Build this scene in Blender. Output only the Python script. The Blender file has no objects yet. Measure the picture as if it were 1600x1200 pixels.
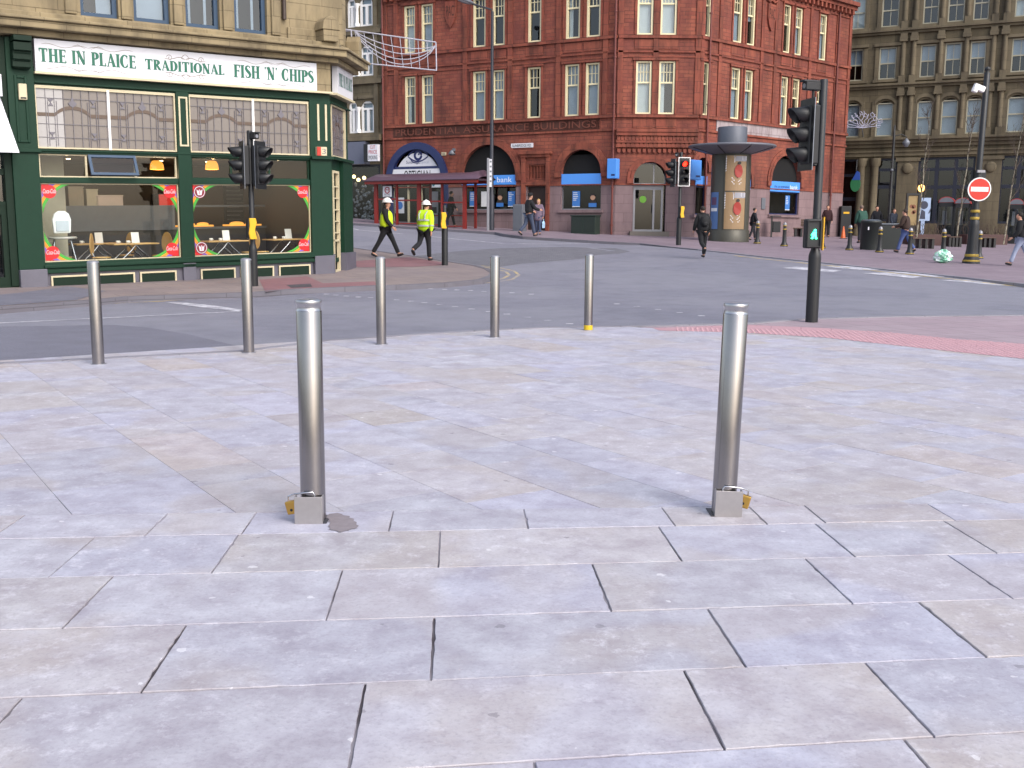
import bpy, math, random
import numpy as np
from mathutils import Matrix, Vector, geometry
R = math.radians
rnd = random.Random(7)
scene = bpy.context.scene
COL = scene.collection
# ------------------------------------------------------------------ camera
F = 1600.0; CAMZ = 1.35; HY = 357.0; ROLL = 0.007
PITCH = math.atan((600 - HY) / F)
_X0 = Vector((1, 0, 0)); FW = Vector((0, math.cos(PITCH), -math.sin(PITCH))); _U0 = Vector((0, math.sin(PITCH), math.cos(PITCH)))
CR = _X0 * math.cos(ROLL) + _U0 * math.sin(ROLL); CU = _U0 * math.cos(ROLL) - _X0 * math.sin(ROLL)
CP = Vector((0, 0, CAMZ))
cd = bpy.data.cameras.new("camera"); cam = bpy.data.objects.new("camera", cd); COL.objects.link(cam)
cd.sensor_width = 36; cd.lens = 36 * F / 1600; cd.clip_start = .05; cd.clip_end = 2000
mw = Matrix((CR, CU, -FW)).transposed().to_4x4(); mw.translation = CP
cam.matrix_world = mw; scene.camera = cam
# ------------------------------------------------------------------ light
w = bpy.data.worlds.new("World"); scene.world = w; w.use_nodes = True
nt = w.node_tree; bg = nt.nodes["Background"]
sky = nt.nodes.new("ShaderNodeTexSky"); sky.sky_type = 'NISHITA'; sky.sun_disc = False
SUN_EL, SUN_AZ = 40, 142          # azimuth the light comes from, clockwise from +Y
sky.sun_elevation = R(SUN_EL); sky.sun_rotation = R(SUN_AZ); sky.air_density = 1.0; sky.dust_density = 3.0
hs = nt.nodes.new("ShaderNodeHueSaturation"); hs.inputs['Saturation'].default_value = .64
nt.links.new(sky.outputs[0], hs.inputs['Color']); nt.links.new(hs.outputs[0], bg.inputs[0]); bg.inputs[1].default_value = .15
sl = bpy.data.lights.new("sun", 'SUN'); sl.energy = 0.5; sl.angle = R(24); sl.color = (1, .96, .92)
so = bpy.data.objects.new("sun", sl); COL.objects.link(so)
sd = Vector((math.sin(R(SUN_AZ)) * math.cos(R(SUN_EL)), math.cos(R(SUN_AZ)) * math.cos(R(SUN_EL)), math.sin(R(SUN_EL))))
so.rotation_euler = sd.to_track_quat('Z', 'Y').to_euler(); so.location = sd * 60
scene.view_settings.view_transform = 'Standard'; scene.view_settings.look = 'None'
scene.view_settings.exposure = 1.1; scene.view_settings.gamma = 1
# ------------------------------------------------------------------ helpers
def ray(u, v): return CR * ((u - 800) / F) - CU * ((v - 600) / F) + FW
def gz(X, Y):
    t = min(Y, 75) - 21.0
    s = 3 * math.log1p(math.exp(min(t / 3, 40)))
    return s * (.045 - .0009 * max(-12, min(X, 22)))
def G(u, v, dz=0.0):
    d = ray(u, v); t = 1.0
    while t < 160:
        P = CP + d * t
        if P.z < gz(P.x, P.y) + (dz(P.x, P.y) if callable(dz) else dz): break
        t += .02
    return CP + d * t
def at(u, v, Y):
    d = ray(u, v); return CP + d * (Y / d.y)
def og(x, y, dz=0): return Vector((x, y, gz(x, y) + dz))
def lin(c):
    if isinstance(c, str):
        c = tuple(int(c[i:i + 2], 16) / 255 for i in (0, 2, 4))
        return tuple(x / 12.92 if x < .04045 else ((x + .055) / 1.055) ** 2.4 for x in c)
    return c
ORG = {}
class M:
    """collects shapes; build() links them as ONE mesh object (uv = metres in local coordinates)"""
    def __init__(s, xf=None): s.v = []; s.f = []; s.uv = []; s.mi = []; s.sm = []; s.co = []; s.xf = xf or Matrix.Identity(4); s.m = 0; s.c = None; s.smooth = False
    def add(s, vs, fs, sm=None):
        vs = [Vector(p) for p in vs]; b = len(s.v); s.v += [s.xf @ p for p in vs]
        for f in fs:
            n = geometry.normal([vs[i] for i in f]) if len(f) > 2 else Vector((0, 0, 1))
            a = (abs(n.x), abs(n.y), abs(n.z)); k = a.index(max(a))
            s.uv.append([((vs[i].y, vs[i].z), (vs[i].x, vs[i].z), (vs[i].x, vs[i].y))[k] for i in f])
            s.f.append([b + i for i in f]); s.mi.append(s.m); s.sm.append(s.smooth if sm is None else sm); s.co.append(s.c)
        return s
    def box(s, x0, x1, y0, y1, z0, z1):
        if x0 > x1: x0, x1 = x1, x0
        if y0 > y1: y0, y1 = y1, y0
        if z0 > z1: z0, z1 = z1, z0
        v = [(x, y, z) for z in (z0, z1) for y in (y0, y1) for x in (x0, x1)]
        return s.add(v, [(0, 2, 3, 1), (4, 5, 7, 6), (0, 1, 5, 4), (2, 6, 7, 3), (0, 4, 6, 2), (1, 3, 7, 5)])
    def frame(s, x0, x1, z0, z1, y0, y1, t, tb=None):
        tb = t if tb is None else tb
        s.box(x0, x0 + t, y0, y1, z0, z1); s.box(x1 - t, x1, y0, y1, z0, z1)
        s.box(x0 + t, x1 - t, y0 + .001, y1, z1 - tb, z1); return s.box(x0 + t, x1 - t, y0 + .001, y1, z0, z0 + tb)
    def quad(s, a, b, c, d): return s.add([a, b, c, d], [(0, 1, 2, 3)])
    def lathe(s, prof, cx=0, cy=0, z0=0, seg=16, sm=True, squash=1.0):
        v = []; n = len(prof)
        for r, z in prof:
            for k in range(seg):
                a = 2 * math.pi * k / seg; v.append((cx + r * math.cos(a), cy + r * squash * math.sin(a), z0 + z))
        f = [(i * seg + k, i * seg + (k + 1) % seg, (i + 1) * seg + (k + 1) % seg, (i + 1) * seg + k) for i in range(n - 1) for k in range(seg)]
        s.add(v, f, sm)
        return s.add(v[:seg][::-1] + v[-seg:], [tuple(range(seg)), tuple(range(seg, 2 * seg))], False)
    def tube(s, pts, r, seg=8, sm=True, caps=True):
        pts = [Vector(p) for p in pts]; n = len(pts); rr = r if isinstance(r, (list, tuple)) else [r] * n
        v = []; ref = None
        for i, p in enumerate(pts):
            t = (pts[min(i + 1, n - 1)] - pts[max(i - 1, 0)])
            t = t.normalized() if t.length > 1e-9 else Vector((0, 0, 1))
            if ref is None: ref = Vector((0, 0, 1)) if abs(t.z) < .9 else Vector((1, 0, 0))
            a = t.cross(ref).normalized(); b = a.cross(t); ref = b
            for k in range(seg):
                q = 2 * math.pi * k / seg; v.append(p + (a * math.cos(q) + b * math.sin(q)) * rr[i])
        f = [(i * seg + k, i * seg + (k + 1) % seg, (i + 1) * seg + (k + 1) % seg, (i + 1) * seg + k) for i in range(n - 1) for k in range(seg)]
        s.add(v, f, sm)
        if caps: s.add(v[:seg] + v[-seg:], [tuple(range(seg))[::-1], tuple(range(seg, 2 * seg))], False)
        return s
    def prism(s, poly, y0, y1):
        """polygon in (x,z), extruded along y"""
        n = len(poly); v = [(x, y0, z) for x, z in poly] + [(x, y1, z) for x, z in poly]
        return s.add(v, [tuple(range(n)), tuple(range(2 * n - 1, n - 1, -1))] + [(i, i + n, (i + 1) % n + n, (i + 1) % n) for i in range(n)])
    def disc(s, cx, cz, r, y0, y1, seg=24): return s.prism([(cx + r * math.cos(2 * math.pi * k / seg), cz + r * math.sin(2 * math.pi * k / seg)) for k in range(seg)], y0, y1)
    def ball(s, c, r, seg=12, rings=8, sc=(1, 1, 1)):
        v = []; c = Vector(c)
        for i in range(rings + 1):
            t = math.pi * i / rings
            for k in range(seg):
                a = 2 * math.pi * k / seg; v.append(c + Vector((r * sc[0] * math.sin(t) * math.cos(a), r * sc[1] * math.sin(t) * math.sin(a), r * sc[2] * math.cos(t))))
        f = [(i * seg + k, (i + 1) * seg + k, (i + 1) * seg + (k + 1) % seg, i * seg + (k + 1) % seg) for i in range(rings) for k in range(seg)]
        return s.add(v, f, True)
    def wall(s, x0, x1, z0, z1, holes, depth=.2, y=0.0, back=True):
        """flat wall with openings: hole = (x0,x1,z0,z1[,rise]); rise > 0 makes an arched head of that rise inside z1"""
        xs = sorted({x0, x1} | {h[0] for h in holes} | {h[1] for h in holes}); zs = sorted({z0, z1} | {h[2] for h in holes} | {h[3] for h in holes})
        for i in range(len(xs) - 1):
            for j in range(len(zs) - 1):
                cx, cz = (xs[i] + xs[i + 1]) / 2, (zs[j] + zs[j + 1]) / 2
                if not (x0 < cx < x1 and z0 < cz < z1) or any(h[0] < cx < h[1] and h[2] < cz < h[3] for h in holes): continue
                s.quad((xs[i], y, zs[j]), (xs[i + 1], y, zs[j]), (xs[i + 1], y, zs[j + 1]), (xs[i], y, zs[j + 1]))
        for h in holes:
            rise = h[4] if len(h) > 4 else 0; a, b, c, d = h[:4]; out = [(b, c), (a, c)]
            if rise:
                arc = arch_pts(a, b, d - rise, rise)
                out = [(b, c), (a, c)] + arc
                m = len(arc) // 2
                for k in range(m): s.add([(a, y, d), (arc[k][0], y, arc[k][1]), (arc[k + 1][0], y, arc[k + 1][1])], [(0, 1, 2)])
                for k in range(m, len(arc) - 1): s.add([(b, y, d), (arc[k][0], y, arc[k][1]), (arc[k + 1][0], y, arc[k + 1][1])], [(0, 1, 2)])
            else: out += [(a, d), (b, d)]
            for k in range(len(out)):
                p, q = out[k], out[(k + 1) % len(out)]
                s.quad((p[0], y, p[1]), (q[0], y, q[1]), (q[0], y + depth, q[1]), (p[0], y + depth, p[1]))
        return s
    def build(s, name, mat, parent=None, label=None, cat=None, group=None, kind=None, bevel=0, smooth_angle=None):
        me = bpy.data.meshes.new(name); O = ORG.get(parent.name, Vector((0, 0, 0))) if parent else Vector((0, 0, 0))
        me.from_pydata([tuple(p - O) for p in s.v], [], s.f); 
        ul = me.uv_layers.new(name="UVMap"); k = 0
        flat = [c for f in s.uv for p in f for c in p]; ul.data.foreach_set("uv", flat)
        mats = mat if isinstance(mat, (list, tuple)) else [mat]
        for m_ in mats: me.materials.append(m_)
        me.polygons.foreach_set("material_index", s.mi); me.polygons.foreach_set("use_smooth", s.sm)
        if any(c is not None for c in s.co):
            at_ = me.color_attributes.new("tone", 'FLOAT_COLOR', 'CORNER'); arr = []
            for f, c in zip(s.f, s.co): arr += list(c or (.5, .5, .5, 1)) * len(f)
            at_.data.foreach_set("color", arr)
        me.update()
        o = bpy.data.objects.new(name, me); COL.objects.link(o)
        if parent: o.parent = parent; ORG[o.name] = O
        if bevel:
            bm_ = o.modifiers.new("bevel", 'BEVEL'); bm_.width = bevel; bm_.segments = 2; bm_.limit_method = 'ANGLE'; bm_.angle_limit = R(40)
        tag(o, label, cat, group, kind); return o
def arch_pts(a, b, zs, rise, n=16):
    """points from left spring over the apex to the right spring"""
    w_ = (b - a) / 2; cx = (a + b) / 2; rad = (w_ * w_ + rise * rise) / (2 * rise); cz = zs + rise - rad
    t0 = math.atan2(zs - cz, w_)
    return [(cx - rad * math.cos(t0 + (math.pi - 2 * t0) * k / n), cz + rad * math.sin(t0 + (math.pi - 2 * t0) * k / n)) for k in range(n + 1)]
def tag(o, label=None, cat=None, group=None, kind=None):
    if label: o["label"] = label
    if cat: o["category"] = cat
    if group: o["group"] = group
    if kind: o["kind"] = kind
def thing(name, loc, label, cat, group=None):
    o = bpy.data.objects.new(name, None); COL.objects.link(o); o.location = loc; o.empty_display_size = .2
    ORG[o.name] = Vector(loc); tag(o, label, cat, group); return o
def copy_tree(o, parent=None):
    c = o.copy(); COL.objects.link(c); c.parent = parent
    for ch in list(o.children): copy_tree(ch, c)
    return c
def place(root, P, rz=0.0):
    root.location = P; root.rotation_euler = (0, 0, rz); return root
class Fac:
    """a vertical facade: local x along it, y into the building, z up; p() turns a photo point into local (x,z)"""
    def __init__(s, P0, ang, shear=0.0):
        s.P0 = Vector((P0[0], P0[1], 0)); s.a = R(ang); s.k = shear
        s.d = Vector((math.cos(s.a), math.sin(s.a), 0)); s.n = Vector((math.sin(s.a), -math.cos(s.a), 0))
        sh = Matrix.Identity(4); sh[2][0] = shear
        s.xf = Matrix.Translation(s.P0) @ Matrix.Rotation(s.a, 4, 'Z') @ sh
    def p(s, u, v, out=0.0):
        d = ray(u, v); Q = s.P0 + s.n * out; t = (Q - CP).dot(s.n) / d.dot(s.n); P = CP + d * t
        x = (P - s.P0).dot(s.d); return x, P.z - s.k * x
    def x(s, u, v=300, out=0.0): return s.p(u, v, out)[0]
    def z(s, u, v, out=0.0): return s.p(u, v, out)[1]
    def w(s, x, out=0.0, z=0.0): return s.xf @ Vector((x, -out, z))
    def m(s): return M(s.xf)
# ------------------------------------------------------------------ materials
class Nd:
    def __init__(s, name):
        s.mat = bpy.data.materials.new(name); s.mat.use_nodes = True; s.t = s.mat.node_tree; s.b = s.t.nodes["Principled BSDF"]; s.out = s.t.nodes["Material Output"]
    def n(s, typ, **kw):
        k = s.t.nodes.new(typ)
        for a, b in kw.items():
            if a.startswith('i_'):
                key = a[2:]; key = int(key) if key.isdigit() else key.replace('_', ' ')
                k.inputs[key].default_value = b
            else: setattr(k, a, b)
        return k
    def l(s, a, b): s.t.links.new(a, b)
    def uv(s): return s.n("ShaderNodeUVMap").outputs[0]
    def ob(s): return s.n("ShaderNodeTexCoord").outputs['Object']
    def geo(s): return s.n("ShaderNodeNewGeometry").outputs['Position']
    def noise(s, vec, scale, detail=4, rough=.6):
        k = s.n("ShaderNodeTexNoise", i_Scale=scale, i_Detail=detail, i_Roughness=rough); s.l(vec, k.inputs['Vector']); return k.outputs['Fac']
    def ramp(s, fac, stops):
        k = s.n("ShaderNodeValToRGB"); e = k.color_ramp.elements
        while len(e) < len(stops): e.new(.5)
        for el, (p, c) in zip(e, stops): el.position = p; el.color = (*lin(c), 1) if not isinstance(c, float) else (c, c, c, 1)
        s.l(fac, k.inputs[0]); return k.outputs[0]
    def mix(s, fac, a, b, mode='MIX'):
        k = s.n("ShaderNodeMix", data_type='RGBA', blend_type=mode)
        for sock, val in ((k.inputs[0], fac), (k.inputs[6], a), (k.inputs[7], b)):
            if hasattr(val, 'is_linked'): s.l(val, sock)
            elif isinstance(val, (int, float)): sock.default_value = val
            else: sock.default_value = (*lin(val), 1)
        return k.outputs[2]
    def math(s, op, a, b=None):
        k = s.n("ShaderNodeMath", operation=op)
        for sock, val in ((k.inputs[0], a), (k.inputs[1], b)):
            if val is None: continue
            if hasattr(val, 'is_linked'): s.l(val, sock)
            else: sock.default_value = val
        return k.outputs[0]
    def bump(s, h, dist=.01, strength=.5):
        k = s.n("ShaderNodeBump", i_Distance=dist, i_Strength=strength); s.l(h, k.inputs['Height']); s.l(k.outputs[0], s.b.inputs['Normal'])
    def col(s, c):
        if hasattr(c, 'is_linked'): s.l(c, s.b.inputs['Base Color'])
        else: s.b.inputs['Base Color'].default_value = (*lin(c), 1)
        return s
    def set(s, rough=.6, metal=0.0, spec=None):
        s.b.inputs['Roughness'].default_value = rough; s.b.inputs['Metallic'].default_value = metal
        if spec is not None: s.b.inputs['Specular IOR Level'].default_value = spec
        return s.mat
_pc = {}
def paint(name, c, rough=.5, metal=0.0, var=.12, scale=6.0, spec=None):
    """paint / cloth / plastic with a little unevenness"""
    if name in _pc: return _pc[name]
    k = Nd(name); n1 = k.noise(k.geo(), scale, 5); c = lin(c)
    k.col(k.mix(n1, tuple(x * (1 - var) for x in c), tuple(min(1, x * (1 + var)) for x in c)))
    if rough < .6: k.l(k.math('ADD', k.math('MULTIPLY', k.noise(k.geo(), scale * 3, 3), .18), rough - .09), k.b.inputs['Roughness'])
    _pc[name] = k.set(rough, metal, spec)
    if rough < .6: pass
    return _pc[name]
def glow(name, c, strength):
    k = Nd(name); k.col(c); k.b.inputs['Emission Color'].default_value = (*lin(c), 1); k.b.inputs['Emission Strength'].default_value = strength; return k.set(.4)
def glass(name, tint=(.85, .9, .9), rough=.01, refl=1.5):
    k = Nd(name); k.t.nodes.remove(k.b)
    tr = k.n("ShaderNodeBsdfTransparent"); tr.inputs[0].default_value = (*tint, 1)
    gl = k.n("ShaderNodeBsdfGlossy", i_Roughness=rough); fr = k.n("ShaderNodeFresnel", i_IOR=refl)
    mx = k.n("ShaderNodeMixShader"); k.l(k.math('MULTIPLY', fr.outputs[0], k.math('SUBTRACT', 1.0, k.n("ShaderNodeNewGeometry").outputs['Backfacing'])), mx.inputs[0]); k.l(tr.outputs[0], mx.inputs[1]); k.l(gl.outputs[0], mx.inputs[2]); k.l(mx.outputs[0], k.out.inputs[0])
    return k.mat
def masonry(name, c1, c2, mortar, bw, bh, ms=.012, stain='241c16', stain_amt=.5, rough=.85, bumpd=.006, stain_scale=.5, blotch=None, streak=True):
    k = Nd(name); uv = k.uv()
    br = k.n("ShaderNodeTexBrick", i_Scale=1.0, i_Mortar_Size=ms, i_Brick_Width=bw, i_Row_Height=bh, i_Bias=0.0, i_Mortar_Smooth=.2)
    br.offset = .5; k.l(uv, br.inputs['Vector'])
    for q, c in ((1, c1), (2, c2), (3, mortar)): br.inputs[q].default_value = (*lin(c), 1)
    n2 = k.noise(uv, 9, 6, .7); c = k.mix(k.ramp(n2, [(.3, .0), (.75, 1.0)]), br.outputs['Color'], k.mix(.65, br.outputs['Color'], c2))
    if blotch: c = k.mix(k.ramp(k.noise(uv, .8, 3), [(.45, 0.0), (.62, .8)]), c, blotch)
    mp = k.n("ShaderNodeMapping"); mp.inputs['Scale'].default_value = (1.0, .22 if streak else 1, 1); k.l(uv, mp.inputs[0])
    st = k.ramp(k.noise(mp.outputs[0], stain_scale * 2.2, 6, .65), [(.42, 0.0), (.72, 1.0)])
    c = k.mix(k.math('MULTIPLY', st, stain_amt), c, stain)
    k.col(c); k.bump(k.math('ADD', k.math('MULTIPLY', br.outputs['Fac'], -1.0), k.math('MULTIPLY', n2, .5)), bumpd, .6)
    return k.set(rough)
def flag_mat():
    k = Nd("flagstone"); P = k.geo()
    at_ = k.n("ShaderNodeAttribute", attribute_name="tone").outputs['Color']
    big = k.noise(P, 1.1, 4); mid = k.noise(P, 5, 7, .68); fine = k.noise(P, 60, 4, .7)
    c = k.mix(k.ramp(mid, [(.3, 0.0), (.7, 1.0)]), k.mix(1.0, at_, 'd2cbd0', 'MULTIPLY'), at_)
    ad = k.n("ShaderNodeVectorMath", operation='MULTIPLY_ADD'); k.l(at_, ad.inputs[0]); ad.inputs[1].default_value = (370, 290, 410); k.l(P, ad.inputs[2])
    own = k.ramp(k.noise(ad.outputs[0], 1.3, 2, .4), [(.5, 0.0), (.56, 1.0)])
    c = k.mix(k.math('MULTIPLY', own, .3), c, 'a89c92')
    c = k.mix(k.math('MULTIPLY', k.ramp(k.noise(ad.outputs[0], 3.0, 6, .7), [(.5, 0.0), (.7, 1.0)]), .4), c, 'bdbcc6')
    sp = k.ramp(k.noise(P, 11, 9, .8), [(.52, 0.0), (.68, 1.0)]); sp = k.math('MULTIPLY', sp, k.ramp(k.noise(P, .9, 3), [(.4, .2), (.65, .95)]))
    c = k.mix(k.math('MULTIPLY', sp, .75), c, 'd6d4dc')
    c = k.mix(k.math('MULTIPLY', k.ramp(fine, [(.5, 0.0), (.75, 1.0)]), .4), c, '76727a')
    vo = k.n("ShaderNodeTexVoronoi", voronoi_dimensions='2D', i_Scale=3.0, i_Randomness=1.0); wv = k.n('ShaderNodeVectorMath', operation='MULTIPLY_ADD'); k.l(k.n('ShaderNodeTexNoise', i_Scale=28.0, i_Detail=3.0).outputs['Color'], wv.inputs[0]); k.l(P, wv.inputs[0].links[0].from_node.inputs['Vector']); wv.inputs[1].default_value = (.05, .05, 0); k.l(P, wv.inputs[2]); k.l(wv.outputs[0], vo.inputs['Vector'])
    sz = k.math('MULTIPLY', k.n("ShaderNodeSeparateColor").outputs[0], 1.0)
    sc = sz.node.inputs[0].links[0].from_node; k.l(vo.outputs['Color'], sc.inputs[0])
    gum = k.math('LESS_THAN', vo.outputs['Distance'], k.math('MULTIPLY', k.math('SUBTRACT', sz, .5), .11))
    c = k.mix(k.math('MULTIPLY', gum, .42), c, k.mix(k.math('GREATER_THAN', sc.outputs[1], .45), '5b565c', 'e4e2e4'))
    k.col(c); k.bump(k.math('ADD', mid, k.math('MULTIPLY', fine, .4)), .007, .5)
    k.l(k.math('ADD', k.math('MULTIPLY', mid, .25), .42), k.b.inputs['Roughness']); k.b.inputs['Specular IOR Level'].default_value = .35
    return k.mat
def asphalt_mat(name, a, b, patch=True):
    k = Nd(name); P = k.geo(); f = k.noise(P, 45, 3, .7); m_ = k.noise(P, 2.0, 5, .6); g = k.noise(P, .22, 3)
    c = k.mix(f, a, b); c = k.mix(k.math('MULTIPLY', k.ramp(m_, [(.4, 0.0), (.7, 1.0)]), .3), c, '4a4a52')
    if patch: c = k.mix(k.math('MULTIPLY', k.ramp(g, [(.47, 0.0), (.53, 1.0)]), .25), c, '8c8c94')
    vo = k.n("ShaderNodeTexVoronoi", i_Scale=190.0); k.l(P, vo.inputs['Vector'])
    k.col(k.mix(k.math('MULTIPLY', k.ramp(vo.outputs['Distance'], [(.2, 1.0), (.5, 0.0)]), .35), c, 'b0aeb4')); k.bump(k.math('ADD', f, vo.outputs['Distance']), .006, .6); return k.set(.75, spec=.3)
def paver_mat(name, c1, c2, mortar, bw, bh, stain='5a5358', mot=.25, rough=.8):
    k = Nd(name); P = k.uv()
    br = k.n("ShaderNodeTexBrick", i_Scale=1.0, i_Mortar_Size=.007, i_Brick_Width=bw, i_Row_Height=bh, i_Mortar_Smooth=.1); k.l(P, br.inputs['Vector'])
    for q, c in ((1, c1), (2, c2), (3, mortar)): br.inputs[q].default_value = (*lin(c), 1)
    c = k.mix(k.math('MULTIPLY', k.ramp(k.noise(P, .8, 6, .65), [(.4, 0.0), (.7, 1.0)]), mot * 2), br.outputs['Color'], stain)
    c = k.mix(k.math('MULTIPLY', k.noise(P, 40, 3), .2), c, '4a464a')
    k.col(c); k.bump(k.math('MULTIPLY', br.outputs['Fac'], -1.0), .004, .5); return k.set(rough, spec=.3)
def steel_mat():
    k = Nd("brushed_steel"); P = k.ob()
    mp = k.n("ShaderNodeMapping"); mp.inputs['Scale'].default_value = (400, 400, 3); k.l(P, mp.inputs[0])
    nz = k.noise(mp.outputs[0], 1.0, 3); big = k.noise(P, 7, 4)
    k.col(k.mix(big, '8a8686', '9c9897'))
    k.l(k.math('ADD', k.math('MULTIPLY', nz, .1), .1), k.b.inputs['Roughness'])
    k.b.inputs['Metallic'].default_value = 1.0; k.b.inputs['Anisotropic'].default_value = .85; tg = k.n('ShaderNodeTangent', direction_type='RADIAL', axis='Z'); k.l(tg.outputs[0], k.b.inputs['Tangent']); k.b.inputs['Anisotropic Rotation'].default_value = .25
    k.bump(nz, .0006, .25); return k.mat
MT = {}
MT['flag'] = flag_mat(); MT['asphalt'] = asphalt_mat("asphalt", '64646f', '878693')
MT['asphalt_dark'] = asphalt_mat("asphalt_dark", '5c5c67', '787785', False)
MT['red_brick'] = masonry("red_brick", '75362c', '90503d', '4a2c28', .46, .17, .014, stain='2c1714', stain_amt=.68, blotch='6e3830', bumpd=.012)
MT['terracotta'] = masonry("terracotta", '7a3a2e', '894a38', '3e2420', .9, .5, .012, stain='20100d', stain_amt=.8, stain_scale=.9)
MT['pink_granite'] = masonry("pink_granite", '776466', '826d70', '5a4a4c', .8, .42, .01, stain='3e3436', stain_amt=.45)
MT['buff_stone'] = masonry("buff_stone", '86785e', '918264', '574c38', .85, .36, .008, stain='2e2820', stain_amt=.7, stain_scale=.7)
MT['dark_stone'] = masonry("dark_stone", '5c523e', '665c48', '3e352a', .8, .36, .01, stain='1e1a15', stain_amt=.65)
MT['dark_stone_trim'] = masonry("dark_stone_trim", '625846', '6a604c', '3c342b', 1.6, .5, .008, stain='1c1814', stain_amt=.65)
MT['shop_granite'] = masonry("shop_granite", '565460', '62606b', '45434e', 5, 3, .002, stain='34333c', stain_amt=.4, rough=.45, streak=False)
MT['green'] = paint("green_paint", '0e3021', .55, spec=.25); MT['green_dk'] = paint("dark_green_paint", '0b2216', .6, spec=.25)
MT['cream'] = paint("cream_paint", 'c2b697', .5); MT['white'] = paint("white_paint", 'e2e0de', .5, var=.05); MT['grey_frame'] = paint("weathered_frame", '9c9886', .6); MT['window_cream'] = paint("window_cream_paint", 'd8cda8', .55)
MT['sign_white'] = paint("sign_white", 'd0d0d6', .35, var=.03); MT['sign_green'] = paint("sign_green", '11604a', .4); MT['scroll'] = paint("scroll_taupe", '857b72', .5)
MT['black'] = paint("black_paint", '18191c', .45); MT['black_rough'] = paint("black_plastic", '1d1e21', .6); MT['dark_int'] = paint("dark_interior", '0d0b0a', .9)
MT['blue_frame'] = paint("slate_blue_paint", '26405a', .5); MT['steel'] = steel_mat(); MT['brass'] = paint("brass", 'b8924a', .35, .9); MT['gold'] = paint("gold_paint", 'a58a3a', .45, .3)
MT['glass'] = glass("window_glass", (.93, .95, .94), .01, 1.5); MT['pane'] = glass("pane_glass", (.82, .86, .88), .01, 1.8)
MT['blind'] = paint("window_blind", 'a4acb6', .9, var=.15, scale=2); MT['blind_pale'] = paint("pale_blind", 'cfd0cc', .9, var=.1, scale=2)
MT['lead'] = paint("lead_came", '67636a', .5); MT['yellow'] = paint("yellow_plastic", 'd9a514', .45); MT['zinc'] = paint("zinc_grey", '6c7078', .5, .3)
MT['bank_blue'] = paint("sign_blue", '4d8fe0', .4, var=.04); MT['navy'] = paint("navy_paint", '1f2a55', .4); MT['red_paint'] = paint("shelter_red", '7e2018', .4)
def worn(name, c):
    k = Nd(name); P = k.geo(); k.col(k.mix(k.ramp(k.math('ADD', k.math('MULTIPLY', k.noise(P, 3.5, 6, .75), .7), k.math('MULTIPLY', k.noise(P, 40, 3), .3)), [(.42, 0.0), (.58, 1.0)]), '85848f', c)); return k.set(.75)
MT['line_white'] = worn("road_white", 'c9c8cf'); MT['line_yellow'] = worn("road_yellow", 'bfa765')
MT['ply'] = paint("pale_wood", 'c49c62', .5); MT['chrome'] = paint("chrome", 'b8b8bc', .2, 1.0); MT['grey_steel'] = paint("worn_grey_metal", '8a8a90', .45, .6)
# ------------------------------------------------------------------ text
def text_mesh(t, shear=0.0):
    cu = bpy.data.curves.new("t", 'FONT'); cu.body = t; cu.shear = shear; cu.resolution_u = 3; cu.fill_mode = 'FRONT'
    o = bpy.data.objects.new("t", cu); COL.objects.link(o); dg = bpy.context.evaluated_depsgraph_get(); dg.update()
    me = bpy.data.meshes.new_from_object(o.evaluated_get(dg)); vs = [tuple(v.co[:2]) for v in me.vertices]; fs = [tuple(p.vertices) for p in me.polygons]
    bpy.data.objects.remove(o); bpy.data.curves.remove(cu); bpy.data.meshes.remove(me); return vs, fs
def text(m, t, x0, x1, z0, z1, y, shear=0.0, keep=False):
    """writes t into the box on the builder's local xz plane"""
    vs, fs = text_mesh(t, shear); a = np.array(vs); lo, hi = a.min(0), a.max(0); sx = (x1 - x0) / (hi[0] - lo[0]); sz = (z1 - z0) / (hi[1] - lo[1])
    if keep: sx = min(sx, sz); x0 = (x0 + x1) / 2 - sx * (hi[0] - lo[0]) / 2
    return m.add([(x0 + (p[0] - lo[0]) * sx, y, z0 + (p[1] - lo[1]) * sz) for p in vs], fs)
def arc(cx, cy, rx, ry, a0, a1, n=14, w0=.07, w1=.2):
    """stroke points with a width that is w1 where the arc runs vertical, w0 where it runs flat"""
    o = []
    for k in range(n + 1):
        a = R(a0 + (a1 - a0) * k / n); o.append((cx + rx * math.cos(a), cy + ry * math.sin(a), w0 + (w1 - w0) * abs(math.cos(a)) ** 1.5))
    return o
def stem(x, y0=0, y1=1, w=.17):
    return [[(x, y0, w), (x, y1, w)], [(x - w / 2 - .07, y0 + .025, .05), (x + w / 2 + .07, y0 + .025, .05)], [(x - w / 2 - .07, y1 - .025, .05), (x + w / 2 + .07, y1 - .025, .05)]]
def tick(x, y0, y1): return [(x, y0, .03), (x, (y0 + y1) / 2, .06), (x, y1, .09)]
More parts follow.
